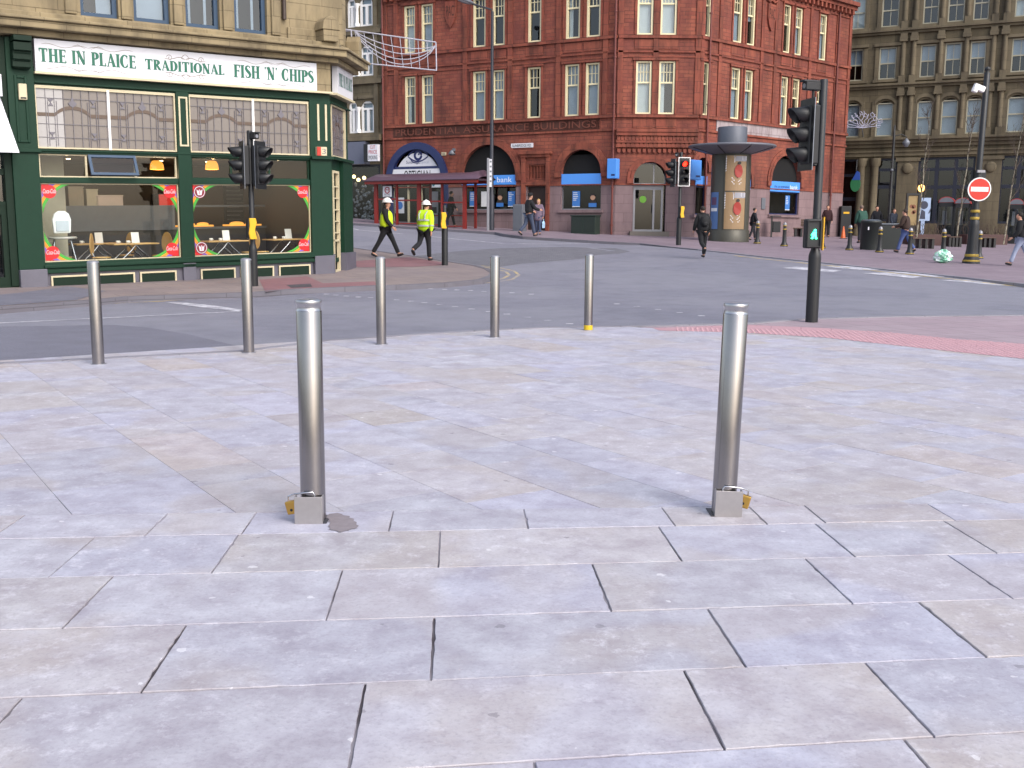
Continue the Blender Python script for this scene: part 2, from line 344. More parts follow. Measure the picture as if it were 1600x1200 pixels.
GL = {
 'T': (.62, stem(.31)[:2] + [[(0.02, .955, .09), (.6, .955, .09)], tick(.05, .72, .95), tick(.57, .72, .95)]),
 'H': (.66, stem(.14) + stem(.52) + [[(.2, .53, .07), (.46, .53, .07)]]),
 'E': (.52, stem(.14) + [[(.2, .965, .07), (.48, .965, .07)], [(.2, .52, .07), (.4, .52, .07)], [(.2, .035, .07), (.5, .035, .07)], tick(.46, .76, .96), tick(.48, .24, .03), [(.4, .42, .05), (.4, .62, .05)]]),
 'F': (.5, stem(.14) + [[(.2, .965, .07), (.48, .965, .07)], [(.2, .52, .07), (.4, .52, .07)], tick(.46, .74, .96), [(.4, .42, .05), (.4, .62, .05)]]),
 'L': (.5, stem(.14) + [[(.2, .035, .07), (.48, .035, .07)], tick(.46, .28, .03)]),
 'I': (.28, stem(.14)),
 'N': (.66, [[(.12, 0, .07), (.12, .96, .07)], [(.54, .04, .07), (.54, 1, .07)], [(.1, 1, .2), (.54, .0, .16)], [(.03, .025, .05), (.22, .025, .05)], [(.44, .975, .05), (.64, .975, .05)], [(0.0, .975, .05), (.14, .975, .05)]]),
 'P': (.52, stem(.14) + [[(.2, .965, .07)] + arc(.24, .73, .2, .235, 90, -90) + [(.2, .495, .07)]]),
 'R': (.6, stem(.14) + [[(.2, .965, .07)] + arc(.22, .74, .2, .225, 90, -90) + [(.2, .515, .07)], [(.28, .5, .14), (.5, .06, .17), (.6, .02, .1)]]),
 'D': (.62, stem(.14) + [[(.2, .965, .07)] + arc(.24, .5, .28, .465, 90, -90) + [(.2, .035, .07)]]),
 'O': (.66, [arc(.33, .5, .25, .465, 0, 360, 24)]),
 'C': (.6, [arc(.33, .5, .25, .465, 52, 308, 20), tick(.5, .66, .93), tick(.5, .34, .1)]),
 'A': (.64, [[(.08, 0, .06), (.32, 1, .08)], [(.3, 1, .12), (.54, 0, .19)], [(.18, .33, .06), (.44, .33, .06)], [(0, .025, .05), (.18, .025, .05)], [(.4, .025, .05), (.66, .025, .05)]]),
 'S': (.5, [[(.42, .8, .06), (.36, .95, .07), (.24, .965, .08), (.12, .88, .13), (.1, .74, .17), (.2, .58, .2), (.34, .45, .2), (.42, .3, .18), (.4, .14, .14), (.28, .04, .08), (.14, .05, .07), (.07, .22, .06)]]),
 "'": (.16, [[(.1, 1, .1), (.06, .78, .04)]]), ' ': (.3, []) }
def serif(m, t, x0, x1, z0, z1, y):
    tot = sum(GL[c][0] for c in t) + .05 * (len(t) - 1); sx = (x1 - x0) / tot; sz = z1 - z0; px = 0; i = 0
    for ch in t:
        for st in GL[ch][1]:
            L = []; Rr = []
            for k, (a, b, wd) in enumerate(st):
                p0 = st[max(k - 1, 0)]; p1 = st[min(k + 1, len(st) - 1)]; dx, dy = p1[0] - p0[0], p1[1] - p0[1]; q = math.hypot(dx, dy) or 1
                wd = wd * 1.22; nx, ny = -dy / q * wd / 2, dx / q * wd / 2; L.append((a + nx, b + ny)); Rr.append((a - nx, b - ny))
            i += 1; yy = y - .0005 * (i % 9); n = len(st)
            m.add([(x0 + (px + a) * sx, yy, z0 + b * sz) for a, b in L + Rr], [(k, k + 1, n + k + 1, n + k) for k in range(n - 1)])
        px += GL[ch][0] + .05
def ribbon(m, pts, wd, y):
    """flat stroke on the local xz plane"""
    L = []; Rr = []; n = len(pts)
    for k, (a, b) in enumerate(pts):
        p0 = pts[max(k - 1, 0)]; p1 = pts[min(k + 1, n - 1)]; dx, dy = p1[0] - p0[0], p1[1] - p0[1]; q = math.hypot(dx, dy) or 1
        w_ = wd * (1 if 0 < k < n - 1 else .4) / 2; L.append((a - dy / q * w_, y, b + dx / q * w_)); Rr.append((a + dy / q * w_, y, b - dx / q * w_))
    m.add(L + Rr, [(k, k + 1, n + k + 1, n + k) for k in range(n - 1)])
# ------------------------------------------------------------------ ground
def dens(pts, step, closed=True):
    o = []; n = len(pts)
    for i in range(n if closed else n - 1):
        a, b = Vector(pts[i]), Vector(pts[(i + 1) % n]); k = max(1, int((b - a).length / step))
        o += [a.lerp(b, j / k) for j in range(k)]
    return o if closed else o + [Vector(pts[-1])]
def patch(name, poly, dz, mat, grid=1.0, kind='structure', rot=0.0, build=True, m=None):
    b = dens([p[:2] for p in poly], grid * .6); xs = [p.x for p in b]; ys = [p.y for p in b]; vs = list(b)
    x = math.ceil(min(xs) / grid) * grid
    while x < max(xs):
        y = math.ceil(min(ys) / grid) * grid
        while y < max(ys):
            q = Vector((x + .013 * ((y * 7) % 1), y))
            if min((q - p).length for p in b) > grid * .3: vs.append(q)
            y += grid
        x += grid
    r = geometry.delaunay_2d_cdt(vs, [], [list(range(len(b)))], 1, 1e-5)
    m = m or M(); c, s = math.cos(rot), math.sin(rot); bb = len(m.v)
    up = []
    for f in r[2]:
        a_, b_, c_ = (r[0][i] for i in f); up.append(tuple(f) if (b_ - a_).cross(c_ - a_) > 0 else tuple(f)[::-1])
    dzf = dz if callable(dz) else (lambda x, y: dz); m.add([(p.x, p.y, gz(p.x, p.y) + dzf(p.x, p.y)) for p in r[0]], up, False)
    if rot:
        for k in range(len(m.uv) - len(r[2]), len(m.uv)): m.uv[k] = [(c * p - s * q, s * p + c * q) for p, q in m.uv[k]]
    return m.build(name, mat, kind=kind) if build else m
def px(pts, dz=0.0): return [G(u, v, dz).to_2d() for u, v in pts]
def ground_line(m, pts, wd, dz):
    pts = dens(pts, .5, False); n = len(pts); L = []; Rr = []
    for k, p in enumerate(pts):
        t = (pts[min(k + 1, n - 1)] - pts[max(k - 1, 0)]).normalized(); q = Vector((-t.y, t.x)) * wd / 2
        for arr, pt in ((L, p + q), (Rr, p - q)): arr.append((pt.x, pt.y, gz(pt.x, pt.y) + dz(pt.x, pt.y)))
    m.add(L + Rr, [(n + k, n + k + 1, k + 1, k) for k in range(n - 1)])
def kerb(name, pts, mat, wd=.14, top=.008, bot=-.13):
    """pts run with the pavement on the left"""
    m = M(); pts = dens(pts, .6, False); n = len(pts); A = []; B = []
    for k, p in enumerate(pts):
        t = (pts[min(k + 1, n - 1)] - pts[max(k - 1, 0)]).normalized(); q = Vector((-t.y, t.x)) * wd; A.append(p); B.append(p + q)
    v = [(p.x, p.y, gz(p.x, p.y) + bot) for p in A] + [(p.x, p.y, gz(p.x, p.y) + top) for p in A] + [(p.x, p.y, gz(p.x, p.y) + top) for p in B]
    m.add(v, [(k, k + 1, n + k + 1, n + k) for k in range(n - 1)] + [(n + k, n + k + 1, 2 * n + k + 1, 2 * n + k) for k in range(n - 1)])
    v2 = v[2 * n:] + [(p.x, p.y, gz(p.x, p.y) + bot) for p in B]; m.add(v2, [(k, n + k, n + k + 1, k + 1) for k in range(n - 1)])
    return m.build(name, mat, kind='structure')
def RD(x, y):
    f = lambda t: max(0, min(1, t)) ** 2 * (3 - 2 * max(0, min(1, t)))
    return -.10 + .08 * f((x - 3) / 4) * f((y - 22) / 6)
def D(x, y): return RD(x, y) + .006
m = M(); xs = [-300, -150, -80] + list(range(-50, 51, 2)) + [80, 150, 300]; ys = [-60, -30, -15] + list(range(-8, 80, 2)) + [110, 160, 260, 500]
m.add([(x, y, gz(x, y) + RD(x, y)) for y in ys for x in xs], [(j * len(xs) + i, j * len(xs) + i + 1, (j + 1) * len(xs) + i + 1, (j + 1) * len(xs) + i) for j in range(len(ys) - 1) for i in range(len(xs) - 1)], True)
m.build('road', MT['asphalt'], kind='structure')
# plaza: every flag a bevelled slab on a bed of mortar
edge_px = [(-60, 573), (0, 567), (165, 559), (375, 548), (504, 532), (620, 524), (740, 516.5), (860, 511), (960, 510), (1030, 515)]
edge = px(edge_px)
tact_near = px([(1030, 517), (1160, 520), (1290, 528), (1380, 538), (1500, 551), (1600, 561), (1700, 573)])
plz = [Vector((-16, -5)), Vector((16, -5)), Vector((16, 6))] + tact_near[::-1] + edge[::-1] + [edge[0] + (edge[0] - edge[3]) * 1.5]
mm = M(); patch('x', plz, lambda x, y: -.006 + .0052 * max(0, min(1, (y - 4.4) / .8)), None, .6, build=False, m=mm)
n0 = len(plz)
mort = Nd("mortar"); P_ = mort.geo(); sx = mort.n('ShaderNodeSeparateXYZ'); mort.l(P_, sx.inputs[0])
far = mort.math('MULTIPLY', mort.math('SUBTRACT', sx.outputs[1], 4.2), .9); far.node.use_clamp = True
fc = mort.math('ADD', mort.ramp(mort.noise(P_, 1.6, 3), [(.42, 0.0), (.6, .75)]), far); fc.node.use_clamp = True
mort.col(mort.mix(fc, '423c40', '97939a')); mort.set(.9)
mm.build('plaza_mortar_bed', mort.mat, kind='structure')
def clip(poly, clipper):
    """convex clip, clipper counter-clockwise"""
    out = poly
    for i in range(len(clipper)):
        a, b = clipper[i], clipper[(i + 1) % len(clipper)]; e = b - a; inp = out; out = []
        if not inp: return []
        for j in range(len(inp)):
            p, q = inp[j], inp[(j + 1) % len(inp)]; dp = e.cross(p - a); dq = e.cross(q - a)
            if dp >= 0: out.append(p)
            if (dp >= 0) != (dq >= 0): out.append(p.lerp(q, dp / (dp - dq)))
    return out
hull = [plz[i] for i in geometry.convex_hull_2d(plz)]
if sum(hull[i].cross(hull[(i + 1) % len(hull)]) for i in range(len(hull))) < 0: hull = hull[::-1]
A0 = R(3.2); DA = Vector((math.cos(A0), math.sin(A0))); DB = Vector((-DA.y, DA.x))
tones = [('a9a7b3', 5), ('a3a2b1', 5), ('aba5a6', 4), ('aba092', 2), ('a8998a', 1.4), ('9c9ba8', 3), ('b1afba', 3), ('b09c8a', .6)]
def tone(w_=None):
    mean = lin('bdbec9'); c = lin(w_ or rnd.choices([t[0] for t in tones], [t[1] for t in tones])[0]); j = rnd.uniform(.95, 1.05); c = tuple(a * .42 + b * .58 for a, b in zip(c, mean)); return (c[0] * j * 1.0, c[1] * j, c[2] * j * rnd.uniform(.97, 1.03), 1)
fm = M()
def flag(a0, a1, y0f, y1f, gap, c, dz=0.0):
    """a slab between two row lines (functions of x) and two joints"""
    def pt(a, f):
        x = a; 
        for _ in range(3): y = f(x); b = (y - x * math.tan(0)) ; x = (a + DA.y * 0 - DB.x * 0) if False else a * DA.x + DB.x * ((y - a * DA.y) / DB.y)
        return Vector((x, f(x)))
    q = [pt(a0, y0f), pt(a1, y0f), pt(a1, y1f), pt(a0, y1f)]
    q = clip(q, hull)
    if len(q) < 3: return
    cen = sum(q, Vector((0, 0))) / len(q)
    if gap > .005:
        e = []
        for i in range(len(q)):
            a_, b_ = q[i], q[(i + 1) % len(q)]; k_ = max(2, int((b_ - a_).length / .035)); nn = Vector((-(b_ - a_).y, (b_ - a_).x)).normalized()
            e += [a_] + [a_.lerp(b_, j / k_) + nn * (rnd.uniform(0, .0022) + (rnd.random() < .06) * rnd.uniform(.002, .006)) for j in range(1, k_)]
        q = e
    def inset(d): 
        o = []
        for p in q:
            r = cen - p; x_, y_ = r.dot(DA), r.dot(DB); o.append(p + DA * max(-d, min(d, x_ * .4)) + DB * max(-d, min(d, y_ * .4)))
        return o
    o_, i_ = inset(gap / 2), inset(gap / 2 + .0016); n = len(q); h = rnd.uniform(-.0012, .0012)
    fm.c = c
    fm.add([(p.x, p.y, gz(p.x, p.y) - .006) for p in o_] + [(p.x, p.y, gz(p.x, p.y) - .0015 + h) for p in o_] + [(p.x, p.y, gz(p.x, p.y) + .0015 + h) for p in i_],
           [(k, (k + 1) % n, n + (k + 1) % n, n + k) for k in range(n)] + [(n + k, n + (k + 1) % n, 2 * n + (k + 1) % n, 2 * n + k) for k in range(n)] + [tuple(range(2 * n, 3 * n))], False)
def line(y0, ang): return lambda x: y0 + math.tan(R(ang)) * x
near = [(1.40, 8.3), (1.93, 7.9), (2.44, 7.42), (2.945, 6.36), (3.455, 5.84), (3.985, 5.70), (4.495, 5.17), (4.83, 4.14)]
joints = {1: [-1.1, .2, 1.2], 2: [-1.25, -.27, .705, 1.29], 3: [-.92, -.075, .905, 1.70], 4: [-1.33, -.45, .555, 1.45, 2.07], 5: [-.96, -.07, .93, 1.67, 2.295], 6: [-2.02, -1.365, -.95, -.3, .33, 1.01, 1.445, 1.725]}
B_, U_, L_ = 'aba092', 'a3a2b1', 'b0aeb9'
ntones = {2: ['a99c94', 'a6a0a4', 'a6a0a2', 'aca193', U_], 3: ['aba192', 'a19fa9', 'a4a2ac', 'a2a2b2', B_], 4: ['aca296', 'aaa8b2', 'a5a4b0', 'a8a5ac', 'a3a2ad', 'a3a1b0'],
          5: ['a5a5b4', 'aba49c', 'aca296', 'a9a8b4', 'a9a8b2', 'a6988a'], 6: ['a9a5a8', L_, L_, L_, 'a6a4ae', 'a8a6b2', 'b0a69c', 'aca8b0', 'a89c94']}
for r_ in range(len(near) - 1):
    f0, f1 = line(*near[r_]), line(*near[r_ + 1]); js = list(joints.get(r_, [])); ct = list(ntones.get(r_, []))
    base = len(js); a = js[-1] if js else 0
    right = []; left = []
    while a < 5: a += rnd.uniform(.6, 1.05); right.append(a)
    a = js[0] if js else 0
    while a > -5: a -= rnd.uniform(.6, 1.05); left.append(a)
    allj = left[::-1] + (js or [0]) + right; k0 = len(left)
    for i in range(len(allj) - 1):
        k = i - k0 + 1; c = tone(ct[k]) if 0 <= k < len(ct) else tone()
        flag(allj[i], allj[i + 1], f0, f1, .0062 if r_ < 4 else .0052, c)
# the field beyond the bollard row is laid aslant: courses run away to the left
f0 = line(*near[-1]); hull_f = clip(hull, [Vector((-30, f0(-30))), Vector((30, f0(30))), Vector((30, 60)), Vector((-30, 60))])
CA = R(124); EA = Vector((math.cos(CA), math.sin(CA))); EB = Vector((EA.y, -EA.x))
bb = -14.0
while bb < 26:
    wd = rnd.choice([.36, .44, .5, .58, .66]); aa = -16 + rnd.uniform(0, 1)
    while aa < 24:
        ln = rnd.uniform(.38, 1.05); q = [EA * a_ + EB * b_ for a_, b_ in ((aa, bb), (aa, bb + wd), (aa + ln, bb + wd), (aa + ln, bb))]; aa += ln
        if sum((q[(i + 1) % 4] - q[i]).cross(q[(i + 2) % 4] - q[(i + 1) % 4]) for i in range(4)) < 0: q = q[::-1]
        q = clip(q, hull_f)
        if len(q) < 3: continue
        cen = sum(q, Vector((0, 0))) / len(q); o_ = [p + (cen - p).normalized() * min(.0026, (cen - p).length * .3) for p in q]; n = len(q); h = rnd.uniform(-.0007, .0007); fm.c = tone()
        fm.add([(p.x, p.y, gz(p.x, p.y) - .003) for p in o_] + [(p.x, p.y, gz(p.x, p.y) + .001 + h) for p in o_], [(k, (k + 1) % n, n + (k + 1) % n, n + k) for k in range(n)] + [tuple(range(n, 2 * n))])
    bb += wd
fm.build('plaza_paving', MT['flag'], kind='structure')
# plaza kerb toward the road, tactile band, pink paving by the crossing
pink_far = px([(1000, 511), (1165, 505), (1250, 498), (1400, 494), (1600, 492), (1800, 494)])
kerb('plaza_kerb', [edge[0] + (edge[0] - edge[3]) * 1.5] [::-1][:0] + (pink_far[::-1][:-1] + edge[::-1][1:] + [edge[0] + (edge[0] - edge[3]) * 1.5]), paver_mat("kerb_stone", '8e8c94', '96949c', '6a6870', 1.0, .5))
tact_far = px([(1020, 513), (1165, 508), (1290, 513), (1400, 521), (1500, 531), (1600, 538), (1700, 546)])
pink = tact_far + [Vector((16, tact_far[-1].y + .5))] + [pink_far[-1] + Vector((3, 0))] + pink_far[::-1]
mat_pink = paver_mat("concrete_paving", '9c8a92', 'a3939a', '7a6c74', .45, .6, stain='80747c')
patch('crossing_pavement', pink, -.004, mat_pink, .8, rot=R(-20))
mt_tac = paver_mat("tactile_red", 'b28a91', 'b99299', '9d7880', .4, .4, stain='a8929a')
mt = M(); patch('x', tact_near + tact_far[::-1], .004, None, .8, rot=R(15), build=False, m=mt)
cc = px([(1045, 516), (1165, 514), (1290, 520.5), (1395, 529.5), (1500, 541), (1600, 549.5), (1690, 559)])
hh = [tact_near[i] for i in range(7)] + tact_far[::-1]
def inside(p, poly):
    r = False; n = len(poly)
    for i in range(n):
        a, b = poly[i], poly[(i + 1) % n]
        if (a.y > p.y) != (b.y > p.y) and p.x < (b.x - a.x) * (p.y - a.y) / (b.y - a.y) + a.x: r = not r
    return r
x = 1.5
for i in range(140):
    for j in range(60):
        q = Vector((1.6 + i * .0667, 9.6 + j * .0667)); q.rotate(Matrix.Rotation(R(-8), 2)); q = q + Vector((-1.2, .9))
        if inside(q, hh): mt.lathe([(.02, 0), (.014, .006)], q.x, q.y, gz(q.x, q.y) + .004, 6)
mt.build('tactile_paving', mt_tac, kind='structure')
# far left pavement in front of the chip shop
kL = px([(-40, 484), (0, 481), (75, 475), (150, 469), (200, 464), (330, 459.5), (397, 457.5), (460, 452.5), (587, 447), (626, 446), (700, 442.5), (755, 437), (772, 431), (774, 426), (764, 420), (745, 415), (700, 408), (640, 399), (560, 388), (500, 380)])
pvL = kL + [Vector((-12, 40)), Vector((-40, 30)), Vector((-30, 14))]
mat_yorkish = paver_mat("grey_brown_paving", '85797a', '8f827e', '645c5e', .9, .45, stain='6a6062')
patch('shop_pavement', pvL, 0, mat_yorkish, 1.2, rot=R(-35))
mat_kerb = paver_mat("kerb_dark", '6a6870', '727078', '55535a', 1.0, .5)
kerb('shop_kerb', kL, mat_kerb)
patch('asphalt_footway', px([(-40, 481), (0, 478), (75, 472.5), (120, 469), (165, 455), (105, 448), (30, 458), (-30, 464)]), .006, MT['asphalt_dark'], .6)
mat_redp = paver_mat("red_paving", '866064', '8c666a', '725054', .4, .4, stain='786268')
patch('tactile_paving_shop_side', px([(415, 456.5), (462, 452), (590, 446.5), (585, 440), (505, 443), (480, 432), (405, 437)]), .006, mat_redp, .6, rot=R(-35))
patch('tactile_paving_corner', px([(545, 409), (610, 404), (640, 402), (690, 410), (700, 414), (650, 417), (560, 418)]), .006, mat_redp, .8, rot=R(-35))
mh = M(); patch('x', px([(448, 446), (485, 444), (488, 449), (455, 450.5)]), .011, None, .5, build=False, m=mh); mh.build('manhole_cover', paver_mat("iron_cover", '4e4a50', '565258', '2e2c30', .08, .08), kind='structure')
mat_setts = paver_mat("road_setts", '6a6a72', '7b7a80', '44444c', .22, .11, stain='5a5a62', mot=.15)
patch('paved_crossing', px([(650, 400), (700, 394), (780, 388), (880, 386), (962, 388), (985, 393), (945, 401), (880, 407), (815, 412), (768, 419), (745, 414), (700, 407)], RD), lambda x, y: RD(x, y) + .004, mat_setts, 1.2, rot=R(20))
# pavement in front of the brick building and the square on the right
kR = px([(1900, 489), (1700, 457), (1600, 444), (1500, 433), (1400, 423), (1300, 412), (1200, 402), (1147, 396), (1090, 390), (1050, 386), (1000, 380.5), (960, 378.5), (885, 374), (817, 370), (785, 366)])
kR += [Vector((-.8, 46.6)), Vector((-4.2, 48.6)), Vector((-8.5, 51.2)), Vector((-16, 55.2)), Vector((-40, 68))]
pvR = kR + [Vector((-40, 90)), Vector((60, 90)), Vector((60, 30))]
mat_sq = paver_mat("square_paving", '83757f', '8d7f88', '6a5e68', .6, .3, stain='74666f')
patch('square_pavement', pvR, 0, mat_sq, 1.6, rot=R(-30))
kerb('square_kerb', kR[:9][::-1], bpy.data.materials['kerb_stone']); kerb('road_kerb', kR[8:][::-1], mat_kerb)
# painted markings
mk = M()
ground_line(mk, px([(-30, 507), (5, 505), (375, 487)], RD), .09, D)
for poly in ([(258, 472.5), (292, 473.5), (335, 478), (380, 484.5), (372, 487), (320, 481.5)], [(1222, 419), (1245, 417), (1316, 423), (1300, 425.5), (1262, 422.5)], [(1290, 417), (1330, 415.5), (1382, 421), (1348, 422.5)],
             [(1345, 427), (1385, 426.2), (1442, 433), (1426, 435)], [(1388, 425.2), (1420, 424.6), (1500, 431.5), (1462, 433.2)], [(1470, 438), (1520, 437), (1604, 443), (1600, 446.5), (1560, 446)]):
    patch('x', px(poly, RD), D, None, .8, build=False, m=mk)
studs = [(510, 460), (525, 461.5), (541, 463), (560, 464.5), (579, 465.5), (620, 469), (642, 471), (663, 473.5), (687, 476.2), (711, 479.4), (737, 483.3), (764, 487.4), (792, 491.4), (824, 496.2), (856, 501), (890, 506.4),
         (673, 451.7), (695, 452.5), (714, 453.5), (735, 454.3), (756, 456), (800, 458), (964, 475.4), (995, 479.2), (1028, 484), (1062, 489), (1096, 494), (830, 460)]
for u, v in studs:
    c = G(u, v, RD); s_ = .055
    pp = [Vector((c.x, c.y)) + Vector((a, b)) for a, b in ((-s_, -s_), (s_, -s_), (s_, s_), (-s_, s_))]
    mk.add([(p.x, p.y, gz(p.x, p.y) + D(p.x, p.y)) for p in pp], [(0, 1, 2, 3)])
for l_ in ([(545, 356), (560, 359.5), (630, 365.5)], [(660, 368), (685, 371), (790, 381)], [(790, 381), (860, 381.5), (942, 380.5)]):
    ground_line(mk, px(l_, RD), .14, D)
mk.build('road_markings_white', MT['line_white'], kind='structure')
mk = M()
yl = px([(-40, 491), (0, 488), (75, 481.5), (150, 476), (250, 471.3), (330, 466.5), (397, 463), (460, 457.5), (587, 452), (626, 450.5), (700, 447), (765, 442.3), (800, 437), (811, 430), (803, 423.5), (780, 418.5), (752, 415.5)], RD)
ground_line(mk, yl[4:], .08, D); ground_line(mk, yl[:5], .08, D)
ground_line(mk, px([(760, 440), (786, 435.5), (796, 430), (790, 424.5), (765, 419), (745, 416.5)], RD), .08, D)
ground_line(mk, px([(500, 384), (560, 391.5), (640, 402)], RD), .1, D)
ground_line(mk, px([(1147, 399.5), (1200, 405.5), (1300, 415.8), (1400, 427.4), (1500, 437.6), (1600, 448.8), (1700, 462)], RD), .17, D)
mk.build('road_markings_yellow', MT['line_yellow'], kind='structure')
patch('road_repair', px([(-20, 511), (180, 508), (230, 512), (290, 522), (372, 541), (366, 548), (160, 558), (-20, 566)], RD), lambda x, y: RD(x, y) + .003, MT['asphalt_dark'], .8)
# damp patch of fresh mortar by the left folding bollard
mk = M(); q = px([(512, 806), (530, 803), (545, 808), (561, 822), (552, 830), (530, 832), (513, 828)])
q = [p + Vector((rnd.uniform(-.012, .012), rnd.uniform(-.012, .012))) for p in dens(q, .02)]; mk.add([(p.x, p.y, .0045) for p in q], [tuple(range(len(q)))[::-1]]); mk.build('mortar_patch', paint("damp_mortar", '7e767a', .8, var=.25, scale=30), kind='structure')
# ------------------------------------------------------------------ chip shop
SH = Fac((-4.87, 24.91), 39, .025)
def shx(u, v): return SH.x(u, v)
def shz(u, v): return SH.z(u, v)
c_ = SH.w(0, 0, .23)
shop = thing('corner_shop', (c_.x, c_.y, gz(c_.x, c_.y)), "corner shop with dark green timber front, large white fascia and stone upper floor", "shop")
xL = shx(63, 300); xR = shx(485, 300); xA = shx(40, 300); xE = shx(516, 260); xW = shx(14, 200)
zs = dict(sill=shz(480, 396), base=-.4, mw0=shz(480, 393), mw1=shz(480, 289), tr1=shz(480, 283), fan0=shz(480, 281), fan1=shz(480, 250), lead0=shz(482, 243), lead1=shz(482, 161), fr=shz(482, 157), sg0=shz(485, 142.5), sg1=shz(485, 100), cor=shz(485, 97))
p0, p1, p2_, p3_ = shx(66, 340), shx(279, 340), shx(302, 340), shx(484, 340)
Z = zs
# timber frame: pilasters, transoms, sill
m = SH.m()
def pil(a, b, z0, z1, d): m.box(a, b, -d, .12, z0, z1)
pil(xW, p0 - .02, 1.0 if 0 else .62, Z['sg1'] + .0, .10); pil(p1 + .02, p2_ - .02, .62, Z['fr'], .07); pil(p3_ + .02, xE, .62, Z['fr'], .07)
m.frame(xW + .12, p0 - .16, Z['lead0'] + .1, Z['sg0'] - .1, -.13, -.10, .05)
m.box(p0 - .02, p3_ + .02, -.05, .12, Z['lead0'] - .1, Z['lead0'] - .02); m.box(p0 - .02, p3_ + .02, -.08, -.05, Z['lead0'] - .06, Z['lead0'] - .02)
m.box(xW - .02, p0 + .03, -.16, .1, Z['lead0'] - .09, Z['lead0'] - .02); m.box(p3_ + .02, xE + .03, -.16, .1, Z['lead0'] - .09, Z['lead0'] - .02)
m.box(p0 - .02, p3_ + .02, -.04, .12, Z['mw1'] - .0, Z['fan0'])
m.box(p0 - .02, p3_ + .02, -.02, .12, Z['lead1'], Z['fr']); m.box(p0 - .02, p3_ + .02, -.07, -.02, Z['lead1'] + .1, Z['fr']); m.box(p0 - .02, xE, -.04, .12, Z['fr'] - .003, Z['sg0'] + .1)
m.box(p0 - .02, p3_ + .02, -.10, .12, Z['sill'] - .12, Z['mw0'] - .02); m.box(p0 - .05, p3_ + .05, -.15, -.1, Z['sill'] - .09, Z['sill'] - .03); m.box(p0 - .05, p3_ + .05, -.12, .1, Z['sill'] - .2, Z['sill'] - .12)
m.build('timber_frame', MT['green'], shop, bevel=.008)
# carved console over the left pilaster
m = SH.m(); zc = Z['sg0']
for k, (d, a, b) in enumerate([(.34, .52, .62), (.30, .34, .5), (.22, .18, .34), (.16, .04, .18)]): m.box(xW + .08, p0 - .1, -.1 - d, -.1, zc + a, zc + b)
for k in range(4): m.tube([SH.xf.inverted() @ SH.w(xW + .1, .34 - k * .05, zc + .45 - k * .13), SH.xf.inverted() @ SH.w(p0 - .12, .34 - k * .05, zc + .45 - k * .13)], .05)
m.build('console_bracket', MT['green_dk'], shop, bevel=.01)
# stall riser
m = SH.m(); m.box(xW, p0 + .0, -.16, .2, -.5, .62); m.box(p0, p1 + .04, -.04, .2, -.5, Z['sill'] - .2); m.box(p1 + .02, p2_ - .02, -.12, .2, -.5, .62); m.box(p2_ - .02, p3_ + .05, -.04, .2, -.5, Z['sill'] - .2); m.box(p3_ + .05, xE, -.14, .2, -.5, .66)
m.build('granite_plinth', MT['shop_granite'], shop, bevel=.01)
for a, b in ((78, 139), (147, 209), (217, 274), (312, 366), (374, 426), (434, 483)):
    a, b = shx(a, 430), shx(b, 430); z0, z1 = .09, .47
    m = SH.m(); m.box(a, b, -.065, -.04, z0, z1); pn = m.build('riser_panel', MT['green_dk'], shop)
    m = SH.m(); m.frame(a, b, z0, z1, -.085, -.04, .035); m.build('panel_border', MT['cream'], pn)
# cream trims
m = SH.m(); m.box(p0 - .02, xE, -.2, -.07, Z['sg0'] - .05, Z['sg0'] - .005)
for a, b in ((p0, p1), (p2_, p3_)):
    m.frame(a - .015, b + .015, Z['lead0'], Z['lead1'], -.03, .04, .03); m.frame(a - .015, b + .015, Z['mw0'] - .02, Z['mw1'] + .0, .0, .05, .02)
    m.box(a - .015, b + .015, -.032, .04, Z['lead1'] - .0, Z['lead1'] + .025)
x_ = (p1 + p2_) / 2
m.frame(x_ - .1, x_ + .1, Z['lead0'] + .12, Z['fr'] - .1, -.09, -.07, .035)
for q in (495, 507): q = shx(q, 200); m.box(q - .025, q + .025, -.085, -.07, Z['lead0'] + .35, Z['fr'] - .08)
m.build('cream_trim', MT['cream'], shop)
# fascia sign
sgn = thing('fascia_sign', SH.w(shx(270, 100), .2, Z['sg0']), "long white shop fascia with green lettering advertising fish and chips", "sign")
sa, sb = shx(51, 90), shx(489.5, 120); m = SH.m(); m.box(sa, sb, -.17, .05, Z['sg0'], Z['sg1']); m.build('sign_board', MT['sign_white'], sgn)
m = SH.m(); h = Z['sg1'] - Z['sg0']
def sx(u): return shx(u, 100)
serif(m, "THE IN PLAICE", sx(57.5), sx(208), Z['sg0'] + h * .30, Z['sg0'] + h * .72, -.173)
serif(m, "TRADITIONAL", sx(222), sx(345), Z['sg0'] + h * .31, Z['sg0'] + h * .65, -.173)
serif(m, "FISH 'N' CHIPS", sx(360), sx(484), Z['sg0'] + h * .27, Z['sg0'] + h * .71, -.173)
m.build('lettering', MT['sign_green'], sgn)
m = SH.m()
def scroll(cx, cz, sgnz, w_, h_):
    for s in (-1, 1):
        ribbon(m, [(cx + s * w_ * t, cz + sgnz * h_ * (math.sin(t * 5) * .5 * (1 - t) + .1)) for t in [k / 14 for k in range(15)]], .014, -.1725)
        q = [(cx + s * (w_ * .75 + .07 * (1 - k / 16) * math.cos(k * .6)), cz + sgnz * (h_ * .25 + .07 * (1 - k / 16) * math.sin(k * .6))) for k in range(15)]; ribbon(m, q, .012, -.173)
        ribbon(m, [(cx + s * .02, cz), (cx + s * .09, cz + sgnz * h_ * .35), (cx + s * .05, cz + sgnz * h_ * .75), (cx, cz + sgnz * h_)], .013, -.1735)
mid = (sx(222) + sx(345)) / 2
